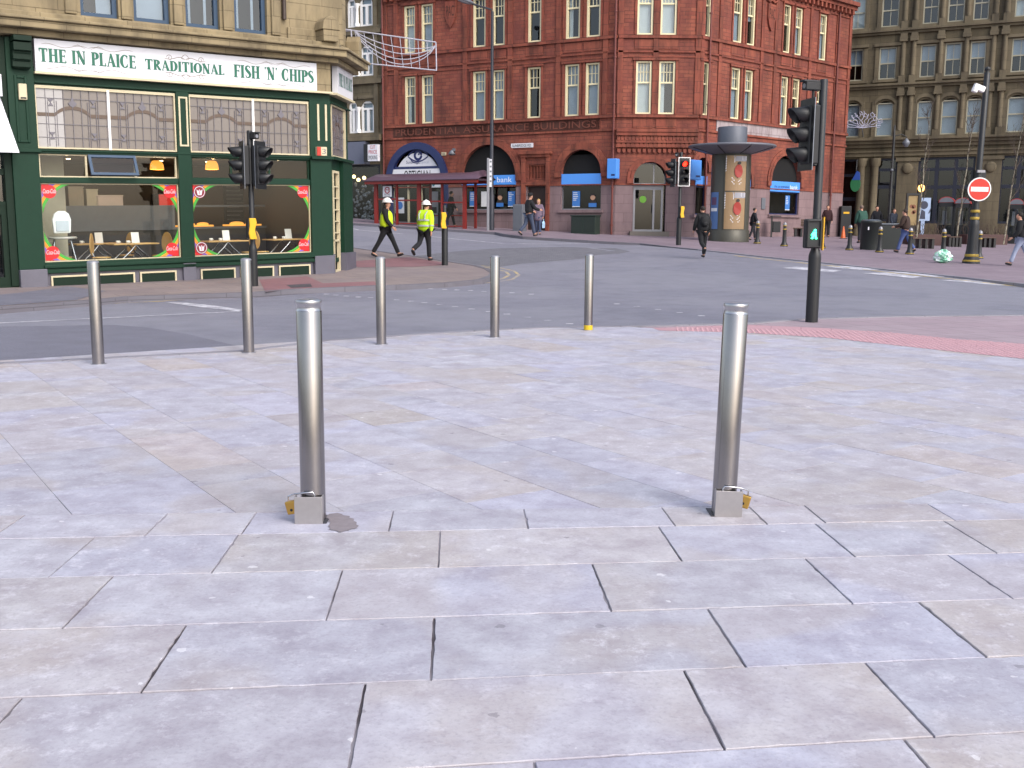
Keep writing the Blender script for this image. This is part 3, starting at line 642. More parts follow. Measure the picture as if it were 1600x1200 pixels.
scroll(mid, Z['sg0'] + h * .70, 1, .46, h * .2); scroll(mid, Z['sg0'] + h * .26, -1, .46, h * .2)
for a, b in ((57.5, 208), (360, 484)):
    mid = (sx(a) + sx(b)) / 2
    for zz, s in ((.83, 1), (.15, -1)):
        for q in (-1, 1):
            ribbon(m, [(mid + q * .9 * t, Z['sg0'] + h * zz + s * .03 * math.sin(t * 9)) for t in [k / 12 for k in range(13)]], .009, -.1725)
            ribbon(m, [(mid + q * .05, Z['sg0'] + h * zz - s * .02), (mid + q * .2, Z['sg0'] + h * zz + s * .05), (mid + q * .3, Z['sg0'] + h * zz + s * .02)], .01, -.173)
m.build('scrollwork', MT['scroll'], sgn)
# leaded upper lights
glass_lead = Nd("obscured_glass"); u_ = glass_lead.uv(); glass_lead.col(glass_lead.mix(glass_lead.noise(u_, .9, 3), '68605b', '7f7771')); glass_lead.bump(glass_lead.noise(u_, 30, 3), .003, .4); glass_lead.b.inputs['Specular IOR Level'].default_value = .5; glass_lead.set(.18)
pale_gl = Nd("pale_obscured_glass"); pale_gl.col('9f9c9b'); pale_gl.bump(pale_gl.noise(pale_gl.uv(), 30, 3), .003, .4); pale_gl.set(.18)
brown_gl = paint("amber_band_glass", '57463a', .35)
def leaded(fac, a, b, z0, z1, parent, first=False):
    m = fac.m(); m.box(a, b, .02, .03, z0, z1); pn = m.build('leaded_light', glass_lead.mat, parent)
    if first: m = fac.m(); m.box(a, a + (b - a) * .37, .012, .018, z0, z1); m.build('pale_glass', pale_gl.mat, pn)
    w_, h_ = b - a, z1 - z0; m = fac.m()
    def V(t, r0=0, r1=1): m.box(a + t * w_ - .0045, a + t * w_ + .0045, -.002, .01, z0 + r0 * h_, z0 + r1 * h_)
    def H(t, r0=0, r1=1): m.box(a + r0 * w_, a + r1 * w_, -.001, .0095, z0 + t * h_ - .0045, z0 + t * h_ + .0045)
    for t in (.13, .25, .38, .505, .63, .75, .87): V(t)
    for t in (.16, .28, .72, .84): V(t, .02, .8)
    for t in (.17, .40, .84): H(t)
    for t in (.15, .85):
        c = a + w_ * (t + .05 * (1 if t < .5 else -1)) 
        for zz in (.77, .2):
            m.prism([(c - .06, z0 + h_ * zz + .07), (c + .06, z0 + h_ * zz + .07), (c, z0 + h_ * zz), (c + .05, z0 + h_ * zz - .07), (c - .05, z0 + h_ * zz - .07), (c, z0 + h_ * zz - .01)], -.003, .011)
    c = a + w_ * .505; zt = z0 + h_ * .72
    m.prism([(c, zt + .2), (c + .035, zt + .1), (c + .085, zt + .05), (c + .05, zt), (c, zt - .03), (c - .05, zt), (c - .085, zt + .05), (c - .035, zt + .1)], -.003, .011)
    m.build('lead_came', MT['lead'], pn)
    m = fac.m(); zb = z0 + h_ * .56; ap = [(a, zb), (a + .25 * w_, zb)] + [(p, q) for p, q in arch_pts(a + .25 * w_, a + .76 * w_, zb, h_ * .13, 12)] + [(b, zb)]
    for k in range(len(ap) - 1):
        if ap[k + 1][0] - ap[k][0] > .002: m.add([(ap[k][0], .004, ap[k][1] - .035), (ap[k + 1][0], .004, ap[k + 1][1] - .035), (ap[k + 1][0], .004, ap[k + 1][1] + .035), (ap[k][0], .004, ap[k][1] + .035)], [(0, 1, 2, 3)])
    m.build('amber_band', brown_gl, pn)
for i, (a, b, mu) in enumerate(((p0, p1, 170), (p2_, p3_, 395))):
    mx_ = shx(mu, 190); leaded(SH, a + .015, mx_ - .025, Z['lead0'] + .03, Z['lead1'] - .03, shop, i == 0); leaded(SH, mx_ + .025, b - .015, Z['lead0'] + .03, Z['lead1'] - .03, shop)
    m = SH.m(); m.box(mx_ - .025, mx_ + .025, -.035, .04, Z['lead0'], Z['lead1']); m.build('white_mullion', MT['white'], shop)
# fanlights and display windows
for i, (a, b, ms) in enumerate(((p0, p1, (135, 212)), (p2_, p3_, (361, 421)))):
    ms = [shx(q, 262) for q in ms]; xs = [a] + ms + [b]
    m = SH.m(); m.frame(a, b, Z['fan0'], Z['fan1'], -.0, .06, .025)
    for q in ms: m.box(q - .02, q + .02, -.0, .06, Z['fan0'], Z['fan1'])
    wf = m.build('fanlight_frame', MT['cream'] if i == 0 else MT['green'], shop)
    for k in range(3):
        if i == 0 and k == 1: continue
        m = SH.m(); m.box(xs[k] + .02, xs[k + 1] - .02, .03, .036, Z['fan0'] + .02, Z['fan1'] - .02); m.build('fanlight_pane', MT['glass'], wf)
    m = SH.m(); m.box(a + .02, b - .02, .03, .038, Z['mw0'], Z['mw1'] - .01); m.build('display_window', MT['glass'], shop)
a, b = shx(137, 262), shx(211, 262); zt, zb = Z['fan1'] - .01, Z['fan0'] + .0
m = SH.m(); X4 = SH.xf @ Matrix.Translation((0, -.03, zt)) @ Matrix.Rotation(R(-24), 4, 'X'); m.xf = X4; hh_ = zt - zb
m.frame(a, b, -hh_, 0, -.03, .02, .055); hop = m.build('hopper_window', MT['blue_frame'], shop)
m = M(X4); m.box(a + .05, b - .05, -.008, -.002, -hh_ + .05, -.05); m.build('hopper_pane', MT['glass'], hop)
# stickers in the window corners
st_m = [paint("sticker_red", 'c3161c', .4), paint("sticker_purple", '7a5ab4', .4), paint("sticker_orange", 'e08a1e', .4), paint("sticker_green", '3f9a34', .4), MT['sign_white'], paint("sticker_wine", '7c1428', .4)]
def sticker(cx, cz, sx_, sz_, kind, r=.6):
    m = SH.m(); y = .018; cc_ = .78; bands = [(.80, .86, 3), (.86, .92, 2), (.92, .99, 1), (.99, 2, 0)]; N = 28
    for r0, r1, mi in bands:
        m.m = mi
        for k in range(N):
            q = []
            for t in (k, k + 1):
                a_ = math.pi / 2 * t / N; mxr = min(cc_ / max(1e-6, math.cos(a_)), cc_ / max(1e-6, math.sin(a_))); q.append([(min(rr, mxr) * math.cos(a_), min(rr, mxr) * math.sin(a_)) for rr in (r0, r1)])
            if max(abs(q[0][0][0] - q[0][1][0]) + abs(q[0][0][1] - q[0][1][1]), abs(q[1][0][0] - q[1][1][0]) + abs(q[1][0][1] - q[1][1][1])) < 1e-4: continue
            pts = [q[0][0], q[0][1], q[1][1], q[1][0]]; m.add([(cx + sx_ * (cc_ - p), y, cz + sz_ * (cc_ - w_)) for p, w_ in pts], [(0, 1, 2, 3)])
    x, z = cx + sx_ * .15, cz + sz_ * .16; m.m = 0
    if kind: 
        m.m = 5; m.disc(x, z, .14, y - .006, y - .002); m.m = 4; m.disc(x, z, .125, y - .008, y - .006); m.m = 5; m.disc(x, z, .11, y - .010, y - .008); m.m = 4
        m.add([(x - .07, y - .0105, z + .06), (x - .045, y - .0105, z - .07), (x + .045, y - .0105, z - .07), (x + .07, y - .0105, z + .06), (x + .03, y - .0105, z + .02), (x, y - .0105, z + .06), (x - .03, y - .0105, z + .02)], [(0, 1, 6), (1, 2, 5), (1, 5, 6), (2, 4, 5), (2, 3, 4)])
        m.m = 0; m.box(x - .006, x + .006, y - .0125, y - .011, z - .05, z + .04)
    else:
        m.disc(x, z, .135, y - .006, y - .002); m.m = 4; text(m, "Coca-Cola", x - .125, x + .125, z - .035, z + .055, y - .0065, .35)
    m.build('window_sticker', st_m, shop)
for a, b, kinds in ((p0 + .02, p1 - .02, (0, 0, 0, 0)), (p2_ + .02, p3_ - .02, (1, 0, 1, 0))):
    sticker(a, Z['mw1'] - .01, 1, -1, kinds[0]); sticker(b, Z['mw1'] - .01, -1, -1, kinds[1]); sticker(a, Z['mw0'] + .01, 1, 1, kinds[2]); sticker(b, Z['mw0'] + .01, -1, 1, kinds[3])
# interior room
tan = paint("tan_plaster", '54473a', .9, var=.15); cream_w = paint("cream_plaster", 'b5ad9a', .9)
m = SH.m(); xa, xb, zf, zc_, dp = xW + .1, xE - .1, .32, 2.98, 4.8
m.box(xa, xb, .15, dp, zf - .1, zf); ifl = m.build('interior_floor', paint("shop_floor", '3c342e', .5), shop)
m = SH.m(); m.box(xa, xb, .15, dp, zc_, zc_ + .08); m.build('interior_ceiling', paint("ceiling_tan", '6a5d4a', .9), shop)
m = SH.m(); m.box(xa, xb, dp, dp + .1, zf, zc_); m.box(xa - .1, xa, .15, dp, zf, zc_); m.box(xb, xb + .1, .15, dp, zf, zc_); m.build('interior_wall', tan, shop)
m = SH.m(); m.box(xa, SH.x(104, 340, -1.0), 1.0, 1.1, zf, zc_); m.build('interior_partition', cream_w, shop)
m = SH.m(); m.box(xa, xb, .06, .14, zc_, Z['fr']); m.build('light_backing', paint("backing_tan", '4a3e36', .9), shop)
warm = glow("lamp_shade_glow", 'e8963c', .8)
def sl(u, v, out): return SH.p(u, v, out)
for u, v, lab in ((245, 264, "orange glowing pendant lamp shade seen in the left shop window"), (331, 264, "orange glowing pendant lamp shade seen in the right shop window")):
    x, z = sl(u, 258, -1.0); L = SH.w(x, -1.0, z)
    t = thing('pendant_lamp', L, lab, 'lamp', 'pendant lamps in the shop'); m = M()
    m.lathe([(.06, .1), (.1, .09), (.14, .02), (.155, -.1), (.15, -.1), (.09, .08)], L.x, L.y, L.z, 20); m.build('lamp_shade', warm, t)
    m = M(); m.tube([(L.x, L.y, L.z + .1), (L.x, L.y, SH.w(x, -1, zc_).z)], .008, 6); m.build('cord', MT['black'], t)
    pl = bpy.data.lights.new("lamp", 'POINT'); pl.energy = 9; pl.color = (1, .75, .45); pl.shadow_soft_size = .1
    po = bpy.data.objects.new("lamp_light", pl); COL.objects.link(po); po.parent = t; po.location = (0, 0, -.22)
dl = glow("downlight_glow", 'ffe0b0', 6)
m = SH.m()
for u, v in ((104, 256), (265, 257), (303, 262), (345, 265), (345, 259), (450, 262)):
    m.m = 0; x = shx(u, v) ; 
    for yy in (1.2, 2.6): m = SH.m(); m.lathe([(.05, zc_ - .012), (.045, zc_ - .002)], x + .3 * yy, yy, 0, 10); m.build('downlight', dl, shop)
for i, xx in enumerate((xa + 2.2, xb - 2.0)):
    al = bpy.data.lights.new("downlights", 'AREA'); al.energy = 7; al.size = 1.6; al.color = (1, .84, .62); ao = bpy.data.objects.new("downlight_light", al); COL.objects.link(ao); ao.location = SH.w(xx, -2.4, zc_ - .05) - ORG[shop.name]; ao.parent = shop
# counter with hot cabinet
m = SH.m(); y0 = 3.0; x0, x1 = shx(118, 345) + .6, xb - .2
m.box(x0, x1, y0, y0 + .6, zf, zf + 1.0); ctr = thing('shop_counter', SH.w((x0 + x1) / 2, -y0, zf), "long stainless serving counter inside the shop behind the tables", "counter")
m.build('counter_body', paint("counter_front", '3f3c3b', .5), ctr)
m = SH.m(); m.box(x0, x1, y0 - .06, y0 + .66, zf + 1.0, zf + 1.05); m.box(x0, x0 + (x1 - x0) * .52, y0 - .02, y0, zf + 1.05, zf + 1.55); m.box(x0, x1, y0 - .02, y0 + .5, zf + 1.55, zf + 1.6); m.build('counter_top', MT['zinc'], ctr)
for a, b in ((.54, .72), (.8, .98)):
    m = SH.m(); q0, q1 = x0 + (x1 - x0) * a, x0 + (x1 - x0) * b; m.box(q0, q1, y0 + .02, y0 + .4, zf + 1.06, zf + 1.1); m.ball((q0 + .3, y0 + .2, zf + 1.12), .09, sc=(2.2, 1, .6)); m.ball((q0 + .7, y0 + .2, zf + 1.12), .08, sc=(2, 1, .6)); m.build('hot_food', glow("hot_food_glow", 'd08a3a', .9), ctr)  # food is no lamp: warm light put into its material as emission
for u, wd, h_, c, lab in ((118, .34, .42, '8e8578', "grey appliance on the counter beside the partition"), (143, .26, .36, 'b0a898', "pale box with dark spot on the counter"), (170, .62, .22, 'c9b8b2', "wide low pale box on the counter")):
    x, _ = sl(u, 340, -(y0 + .3)); m = SH.m(); m.box(x - wd / 2, x + wd / 2, y0 + .15, y0 + .45, zf + 1.601, zf + 1.6 + h_); m.box(x - wd / 2 - .01, x + wd / 2 + .01, y0 + .14, y0 + .46, zf + 1.6 + h_, zf + 1.63 + h_)
    m.box(x + .02, x + .08, y0 + .145, y0 + .15, zf + 1.7, zf + 1.7 + h_ * .4); m.build('counter_box', paint("box_" + c, c, .6), None, lab, 'box')
x, _ = sl(372, 320, -(dp - .05)); m = SH.m(); m.box(x - .4, x + .4, dp - .05, dp - .01, zf + 1.0, zf + 2.2); cb = m.build('menu_board', paint("chalkboard", '1c2020', .8), None, "tall black chalk menu board on the shop's back wall", "menu board")
m = SH.m()
for k in range(9): m.box(x - .33, x - .33 + rnd.uniform(.3, .62), dp - .056, dp - .052, zf + 2.1 - k * .11, zf + 2.115 - k * .11)
m.build('chalk_writing', paint("chalk", '8a8a86', .9), cb)
x, _ = sl(263, 315, -(y0 + 1.0)); m = SH.m(); m.box(x - .3, x + .3, y0 + .9, y0 + 1.4, zf, zf + 1.9); fr_ = m.build('drinks_fridge', paint("fridge_black", '241a1a', .4), None, "dark drinks fridge with red lit header behind the counter", "fridge")
m = SH.m(); m.box(x - .28, x + .28, y0 + .86, y0 + .9, zf + 1.55, zf + 1.88); m.build('lit_header', glow("fridge_red", '9e1c14', .6), fr_)
# tables, chairs and things on them
def table(x, y, lab):
    O = SH.w(x, -y, zf); t = thing('cafe_table', O, lab, 'table', 'cafe tables in the shop windows')
    m = SH.m(); m.box(x - .5, x + .5, y - .32, y + .32, zf + .72, zf + .75); m.build('table_top', MT['ply'], t, bevel=.01)
    for s in (-1, 1):
        m = SH.m(); m.tube([(x + s * .48, y - .25, zf), (x + s * .3, y - .25, zf + .42), (x + s * .1, y - .25, zf + .6), (x, y - .25, zf + .72)], .018, 8); m.tube([(x + s * .48, y + .25, zf), (x + s * .3, y + .25, zf + .42), (x + s * .1, y + .25, zf + .6), (x, y + .25, zf + .72)], .018, 8); m.build('leg', MT['chrome'], t)
def chair(x, y, rz, lab):
    X4 = SH.xf @ Matrix.Translation((x, y, zf)) @ Matrix.Rotation(R(rz), 4, 'Z'); O = X4 @ Vector((0, 0, 0)); t = thing('cafe_chair', O, lab, 'chair', 'chairs at the cafe tables')
    m = M(X4); m.lathe([(.02, 0), (.19, 0), (.2, .015), (.19, .03), (.02, .03)], 0, 0, .44, 20); m.build('seat', MT['ply'], t)
    m = M(X4); q = [(.17 * math.cos(k * .2618) * (1 - .12 * math.sin(k * .2618)), .24 * math.sin(k * .2618)) for k in range(24)]; m.prism([(a, b + .74) for a, b in q], .18, .2); m.build('backrest', MT['ply'], t)
    for sx_, sy in ((-1, -1), (1, -1), (-1, 1), (1, 1)):
        m = M(X4); m.tube([(sx_ * .13, sy * .13, .44), (sx_ * .18, sy * .18, 0)], .013, 6); m.build('leg', MT['chrome'], t)
    m = M(X4); m.tube([(0, .14, .44), (0, .2, .6), (0, .205, .75)], .014, 6); m.build('back_stem', MT['chrome'], t)
tb = [(207, .75), (350, .75), (448, .75), (150, 1.6)]
names = ["table in the left shop window", "left table in the right shop window", "right table in the right shop window", "table behind the high chair"]
for (u, y), nm in zip(tb, names):
    x, _ = sl(u, 395, -y); table(x, y, "light wood cafe " + nm)
    for s, wd in ((-1, 'left'), (1, 'right')):
        chair(x + s * .66, y + .05, 90 * -s + (22 if s > 0 else -30), "plywood chair at %s end of the %s" % (wd, nm))
    m = SH.m(); m.xf = SH.xf @ Matrix.Translation((x + .12, y + .1, zf + .751)) @ Matrix.Rotation(R(-12), 4, 'X'); m.box(-.085, .085, 0, .012, 0, .24); m.box(-.012, .012, -.003, 0, .215, .228); m.build('menu_card', MT['white'], None, "white menu card standing on the " + nm, 'menu card', 'menu cards on the cafe tables')
    for k, (dx, dy) in enumerate(((-.12, -.1), (-.3, .02))):
        m = SH.m(); m.lathe([(.02, 0), (.035, .005), (.042, .06), (.036, .06), (.03, .012)], x + dx, y + dy, zf + .752, 12); cu_ = m.build('cup', MT['white'], None, "small white cup %s on the %s" % ("nearer the menu card" if k == 0 else "towards the end", nm), 'cup', 'white cups on the cafe tables')
        m = SH.m(); m.tube([(x + dx + .04, y + dy, zf + .765), (x + dx + .065, y + dy, zf + .78), (x + dx + .04, y + dy, zf + .8)], .006, 5); m.build('handle', MT['white'], cu_)
# white high chair in the left window
x, _ = sl(99, 380, -.3); zz = SH.z(99, 366, -.3); O = SH.w(x, -.3, zf); t = thing('high_chair', O, "white plastic baby high chair in the left shop window", 'high chair')
m = SH.m(); m.prism([(x - .17, zz + .02), (x + .17, zz + .02), (x + .19, zz + .3), (x + .15, zz + .42), (x + .07, zz + .48), (x - .07, zz + .48), (x - .15, zz + .42), (x - .19, zz + .3)], .30, .38); m.build('backrest', paint('chair_white', 'f0f0f0', .5, var=.03), t, bevel=.03)
m = SH.m(); m.box(x - .13, x + .13, .28, .298, zz + .06, zz + .28); m.build('seat_pad', paint("seat_pad", 'b9c2cc', .6), t, bevel=.008)
m = SH.m(); m.lathe([(.05, 0), (.26, .0), (.28, .03), (.25, .05), (.05, .04)], x, .30, zz - .1, 24); m.build('tray', paint("tray", 'b4b0a8', .4), t)
for sx_, sy in ((-1, .2), (1, .2), (-1, .6), (1, .6)):
    m = SH.m(); m.tube([(x + sx_ * .16, .34, zz - .1), (x + sx_ * .3, sy, zf)], .016, 8); m.build('leg', MT['chrome'], t)
m = SH.m(); m.box(shx(26, 145), shx(39, 145), -.17, -.10, shz(33, 157), shz(33, 132)); al_ = m.build('alarm_box', MT['cream'], None, "cream alarm box on the left green pilaster of the corner shop", "alarm box", bevel=.015)
m = SH.m(); m.box(shx(28, 145), shx(37, 145), -.172, -.17, shz(33, 155.5), shz(33, 153)); m.build('alarm_strobe', MT['black_rough'], al_)
a, b = shx(490.5, 236), shx(506, 236); m = SH.m(); m.box(a, b, -.16, -.07, shz(498, 244), shz(498, 230)); al_ = m.build('alarm_box', MT['cream'], None, "small cream and red alarm box under the corner sign", "alarm box", bevel=.01)
m = SH.m(); m.box(a - .002, a + .1, -.165, -.15, shz(498, 243.8), shz(498, 230.2)); m.build('red_panel', paint("alarm_red", 'b03020', .5), al_)
m = SH.m(); m.m = 0; text(m, "3", a + .13, b - .03, shz(498, 241), shz(498, 233), -.1605); m.build('lettering', MT['lead'], al_)
# splayed corner
e = SH.w(xE, .0, 0); SP = Fac((e.x, e.y), 84); spx = lambda u, v=200: SP.x(u, v)
L_ = spx(541.5, 130); K = SH.k * xE; zz = lambda k: Z[k] + K
m = SP.m(); a, b = spx(516, 350), spx(541.5, 350)
m.wall(0, L_, .5, zz('sg0') - .02, [(.12, L_ * .82, zz('lead0') + .02, zz('lead1')), (.15, L_ * .42, .6, 2.7)], .12); m.box(L_ * .5, L_ + .05, -.1, .0, .7, zz('lead0') - .06); m.box(-.04, L_ + .08, -.14, 0, zz('lead0') - .08, zz('lead0') - .01); m.box(-.02, L_ + .05, -.08, 0, zz('lead1') + .02, zz('fr'))
m.build('corner_timber', MT['green'], shop)
leaded(SP, .14, L_ * .8, zz('lead0') + .03, zz('lead1') - .02, shop)
m = SP.m(); m.box(L_ * .45, L_ + .07, -.16, .1, -.4, .72); m.build('corner_plinth', MT['shop_granite'], shop); m = SP.m(); m.box(-.02, .12, -.05, .1, -.4, .7); m.build('corner_plinth', MT['shop_granite'], shop)
m = SP.m(); m.frame(.15, L_ * .42, .25, 2.72, -.03, .05, .06); m.box(.15, L_ * .42, -.03, .05, 1.0, 1.05)
for k in range(5): m.box(.16, L_ * .42, -.02, .04, 1.2 + k * .28, 1.23 + k * .28)
m.frame(.1, L_ * .84, zz('lead0'), zz('lead1') + .02, -.03, .03, .035); m.box(-.03, L_ + .05, -.2, -.0, zz('sg0') - .06, zz('sg0') - .01); m.build('corner_trim', MT['cream'], shop)
m = SP.m(); m.box(.1, L_ * .5, .1, .13, .2, 2.7); m.build('corner_glass', MT['pane'], shop)
m = SP.m(); a, b = spx(517.5, 120), spx(541.5, 130); z0, z1 = SP.z(541.5, 157.5), SP.z(517.5, 99)
m.box(a, b, -.16, -.02, z0, z1 + .0); cs = thing('corner_sign', SP.w((a + b) / 2, .1, z0), "small white shop sign on the splayed corner, seen edge-on", "sign"); m.build('sign_board', MT['sign_white'], cs)
m = SP.m(); serif(m, "THE IN PLAICE", a + .1, b - .08, z0 + .2, z0 + .5, -.165); m.build('lettering', paint("faded_sign_green", '5f7f7a', .5), cs)
# stone pier behind the sign end, cornice, upper floor
zt_ = Z['sg1'] + .02; top = 11.5
m = SH.m(); m.box(sb, xE + .0, -.1, .1, Z['sg0'] - .0, zt_ + .05)
m.build('stone_pier', MT['buff_stone'], shop)
cz0 = shz(485, 98) ; cz1 = shz(485, 74)
m = SH.m()
for d, a, b in ((.28, cz0, cz0 + .12), (.5, cz0 + .12, cz0 + .27), (.56, cz0 + .27, cz0 + .33), (.3, cz0 + .33, cz0 + .46)): m.box(xW - 2.5, xE + d * .45, -d, .3, a, b)
m.xf = SP.xf
for d, a, b in ((.28, cz0, cz0 + .12), (.5, cz0 + .12, cz0 + .27), (.56, cz0 + .27, cz0 + .33), (.3, cz0 + .33, cz0 + .46)): m.box(-d * .4, L_ + d * .6, -d, .3, a + K - .003, b + K - .003)
m.build('stone_cornice', MT['buff_stone'], shop, bevel=.02)
WN = [(126, 185), (209, 266), (290, 343), (366, 417)]; wz = shz(366, 52); holes = []
xs4 = [(shx(a, 20), shx(b, 20)) for a, b in WN]; zw = sum(shz((a + b) / 2, v) for (a, b), v in zip(WN, (26, 35, 44, 52))) / 4
holes = [(a, b, zw, zw + 2.6) for a, b in xs4]; xU = shx(535, 30)
m = SH.m(); m.wall(xW - 2.5, xU, cz0 + .4, top, holes, .3); m.xf = SH.xf; m.box(xU - .001, xU, 0, .1, cz0 + .4, top); m.xf = SP.xf
x535 = 0.0; m.wall(0, L_, cz0 + .4 + K, top + K, [], .2); m.build('upper_wall', MT['buff_stone'], shop)
m = SH.m(); m.box(xs4[0][0] - .35, xs4[3][1] + .35, -.08, .0, zw - .2, zw - .02)
for q in [xs4[0][0] - .2] + [(xs4[i][1] + xs4[i + 1][0]) / 2 for i in range(3)] + [xs4[3][1] + .2]: m.box(q - .11, q + .11, -.07, .0, zw - .0, top)
m.box(shx(440, 20) + .12, xU, -.05, 0, cz0 + .46, cz0 + .75)
m.build('stone_mullions', MT['buff_stone'], shop, bevel=.015)
m = SH.m(); q = shx(442, 15); m.tube([(q, -.06, cz0 + .9), (q, -.06, top)], .05, 10); m.build('drainpipe', paint("pipe_brown", '3a2c24', .5), shop)
q = shx(504, 60); m = SH.m(); m.box(q - .2, q + .2, -.42, -.05, cz0 + .46, cz0 + .72); m.prism([(q - .24, cz0 + .72), (q + .24, cz0 + .72), (q + .2, cz0 + .9), (q + .1, cz0 + 1.0), (q, cz0 + 1.04), (q - .1, cz0 + 1.0), (q - .2, cz0 + .9)], -.44, -.03); m.build('stone_gablet', MT['buff_stone'], shop, bevel=.02)
q = spx(553, 78); m = SP.m(); m.prism([(L_ - .05, cz0 + .44 + K), (L_ + .25, cz0 + .44 + K), (L_ + .22, cz0 + .8 + K), (L_ + .1, cz0 + .95 + K), (L_ - .02, cz0 + .8 + K)], -.35, -.0); m.build('stone_gablet', MT['buff_stone'], shop, bevel=.02)
for i, (a, b) in enumerate(xs4):
    m = SH.m(); m.frame(a, b, zw, zw + 2.6, .1, .2, .09); wf = m.build('window', MT['blue_frame'], shop)
    m = SH.m(); m.box(a + .08, b - .08, .15, .156, zw + .08, zw + 2.5); m.build('pane', MT['pane'], wf)
    m = SH.m()
    if i < 2: m.box(a + .08 + (.3 if i == 0 else 0), b - .08, .24, .25, zw + .1, zw + 2.5)
    else: m.box(a + .08, a + .2, .24, .25, zw + .1, zw + 2.5); m.box(a + .5, a + .56, .24, .25, zw + .1, zw + 2.5)
    m.build('blind', MT['blind'], wf)
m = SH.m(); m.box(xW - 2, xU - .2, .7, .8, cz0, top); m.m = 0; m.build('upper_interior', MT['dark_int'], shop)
m = SH.m(); m.box(xW - 2.5, xU, .32, 6, top - .2, top); m.box(xW - 2.5, xU, 6, 6.2, -.3, top); m.build('roof', paint("slate", '3a3c42', .7), shop)
s2 = Fac(SP.w(L_).to_2d(), 129); m = s2.m(); m.wall(0, 9, -.5, top + K, [], .2); m.build('side_wall', MT['buff_stone'], shop)
# neighbouring shop on the left
nb = thing('green_shop_front', SH.w(xW - .7, 0, 0), "dark green shop doorway at the left edge of the photo, beside the corner shop", "shop")
m = SH.m(); x0 = xW - 2.4
m.box(x0, xW - .002, .06, .2, 2.95, Z['sg1'] + .05); m.box(x0, xW - .002, -.0, .2, -.5, .3); m.box(xW - .14, xW - .002, -.04, .2, .3, Z['sg1']); m.box(x0, xW - .14, .02, .2, 2.5, 2.62); m.box(x0, xW - .14, .02, .2, 1.9, 1.98); m.frame(xW - .95, xW - .14, .3, 1.9, .03, .12, .1, .18)
m.build('door_frame', MT['green_dk'], nb)
m = SH.m(); m.box(x0, xW - .14, .1, .11, .3, 2.95); m.build('door_glass', MT['pane'], nb); m = SH.m(); m.box(x0, xW - .1, .8, .9, .2, 3); m.build('door_interior', MT['dark_int'], nb)
m = SH.m(); m.box(x0, xW + .1, -.35, 0, -.3, shz(20, 452)); m.build('doorstep', paint("step_stone", '6a645e', .8), nb)
m = SH.m(); m.box(x0, shx(0, 155) + .0, -.22, -.02, shz(0, 152), shz(0, 118)); m.build('sign_board', MT['sign_white'], nb)
za, zb_ = shz(8, 240), shz(4, 150); m = SH.m(); m.box(x0, xW - .1, -.62, -.1, 3.4, 3.45)
m = SH.m(); xq = shx(14, 235); m.add([(x0, -.05, zb_), (xq - .12, -.05, zb_), (xq + .08, -.45, za), (x0, -.45, za), (x0, -.03, zb_ + .03), (xq - .12, -.03, zb_ + .03), (xq + .08, -.43, za + .03), (x0, -.43, za + .03)], [(0, 1, 2, 3), (7, 6, 5, 4), (0, 3, 7, 4), (1, 5, 6, 2), (3, 2, 6, 7), (0, 4, 5, 1)]); m.build('white_canopy', MT['sign_white'], nb)
# ------------------------------------------------------------------ red brick corner building
C1 = at(960, 360, 48.0); C2 = at(1085, 362, 48.0)
RA = Fac((C1.x, C1.y), -28.5); RB = Fac((C1.x, C1.y), 0); RC = Fac((C2.x, C2.y), 42)
red = thing('brick_building', (6.5, 48, gz(6.5, 48)), "red brick and terracotta corner building with arched ground floor windows", "building")
EV = 13.2
wA = [(632.5, 649.5), (659, 677), (739, 758.5), (769, 788), (824, 844.5), (882.5, 904.5), (914.5, 936)]
wB = [(993, 1017.5), (1029, 1054)]
wC = [(1094, 1106.5), (1141, 1155), (1162.5, 1175), (1219, 1230), (1237, 1248), (1275, 1286)]
ZA = dict(b1=RA.z(640, 194), t1=RA.z(640, 120), b2=RA.z(640, 83), t2=RA.z(640, 9.5))
aA = [(RA.x(a, 150), RA.x(b, 150)) for a, b in wA]; aB = [(RB.x(a, 150), RB.x(b, 150)) for a, b in wB]; aC = [(RC.x(a, 160), RC.x(b, 160)) for a, b in wC]
zb1, zt1, zb2, zt2 = 6.5, 8.9, 9.98, 12.35
zb1, zt1, zb2, zt2 = ZA['b1'], ZA['t1'], ZA['b2'], ZA['t2']
LA = RA.x(600, 150); LB = (C2 - C1).length; LC = RC.x(1327, 120)
HA = [(a, b, zb1, zt1) for a, b in aA] + [(a, b, zb2, zt2) for a, b in aA]
HB = [(a, b, zb1, zt1) for a, b in aB] + [(a, b, zb2, zt2) for a, b in aB]
HC = [(a, b, zb1, zt1) for a, b in aC] + [(a, b, zb2, zt2) for a, b in aC]
# ground-floor openings
o1 = (RA.x(612, 300), RA.x(694, 300)); o2 = (RA.x(722, 300), RA.x(806, 300)); o3 = (RA.x(877, 300), RA.x(939, 300)); dA = (RA.x(823, 320), RA.x(852, 320))
zsill = RA.z(760, 328); zt_o1 = RA.z(655, 231); zt_o2 = RA.z(764, 226); zt_o3 = RA.z(908, 234)
GA = [(o1[0], o1[1], .9, zt_o1, (o1[1] - o1[0]) / 2 - .02), (o2[0], o2[1], zsill, zt_o2, (o2[1] - o2[0]) / 2 - .02), (o3[0], o3[1], zsill, zt_o3, (o3[1] - o3[0]) / 2 - .02), (dA[0], dA[1], .9, RA.z(837, 291)), (RA.x(825), RA.x(851), RA.z(838, 281), RA.z(838, 257))]
bx = (RB.x(989, 320), RB.x(1040, 320)); GB = [(bx[0], bx[1], 1.05, RB.z(1014, 253), (bx[1] - bx[0]) / 2 - .02)]
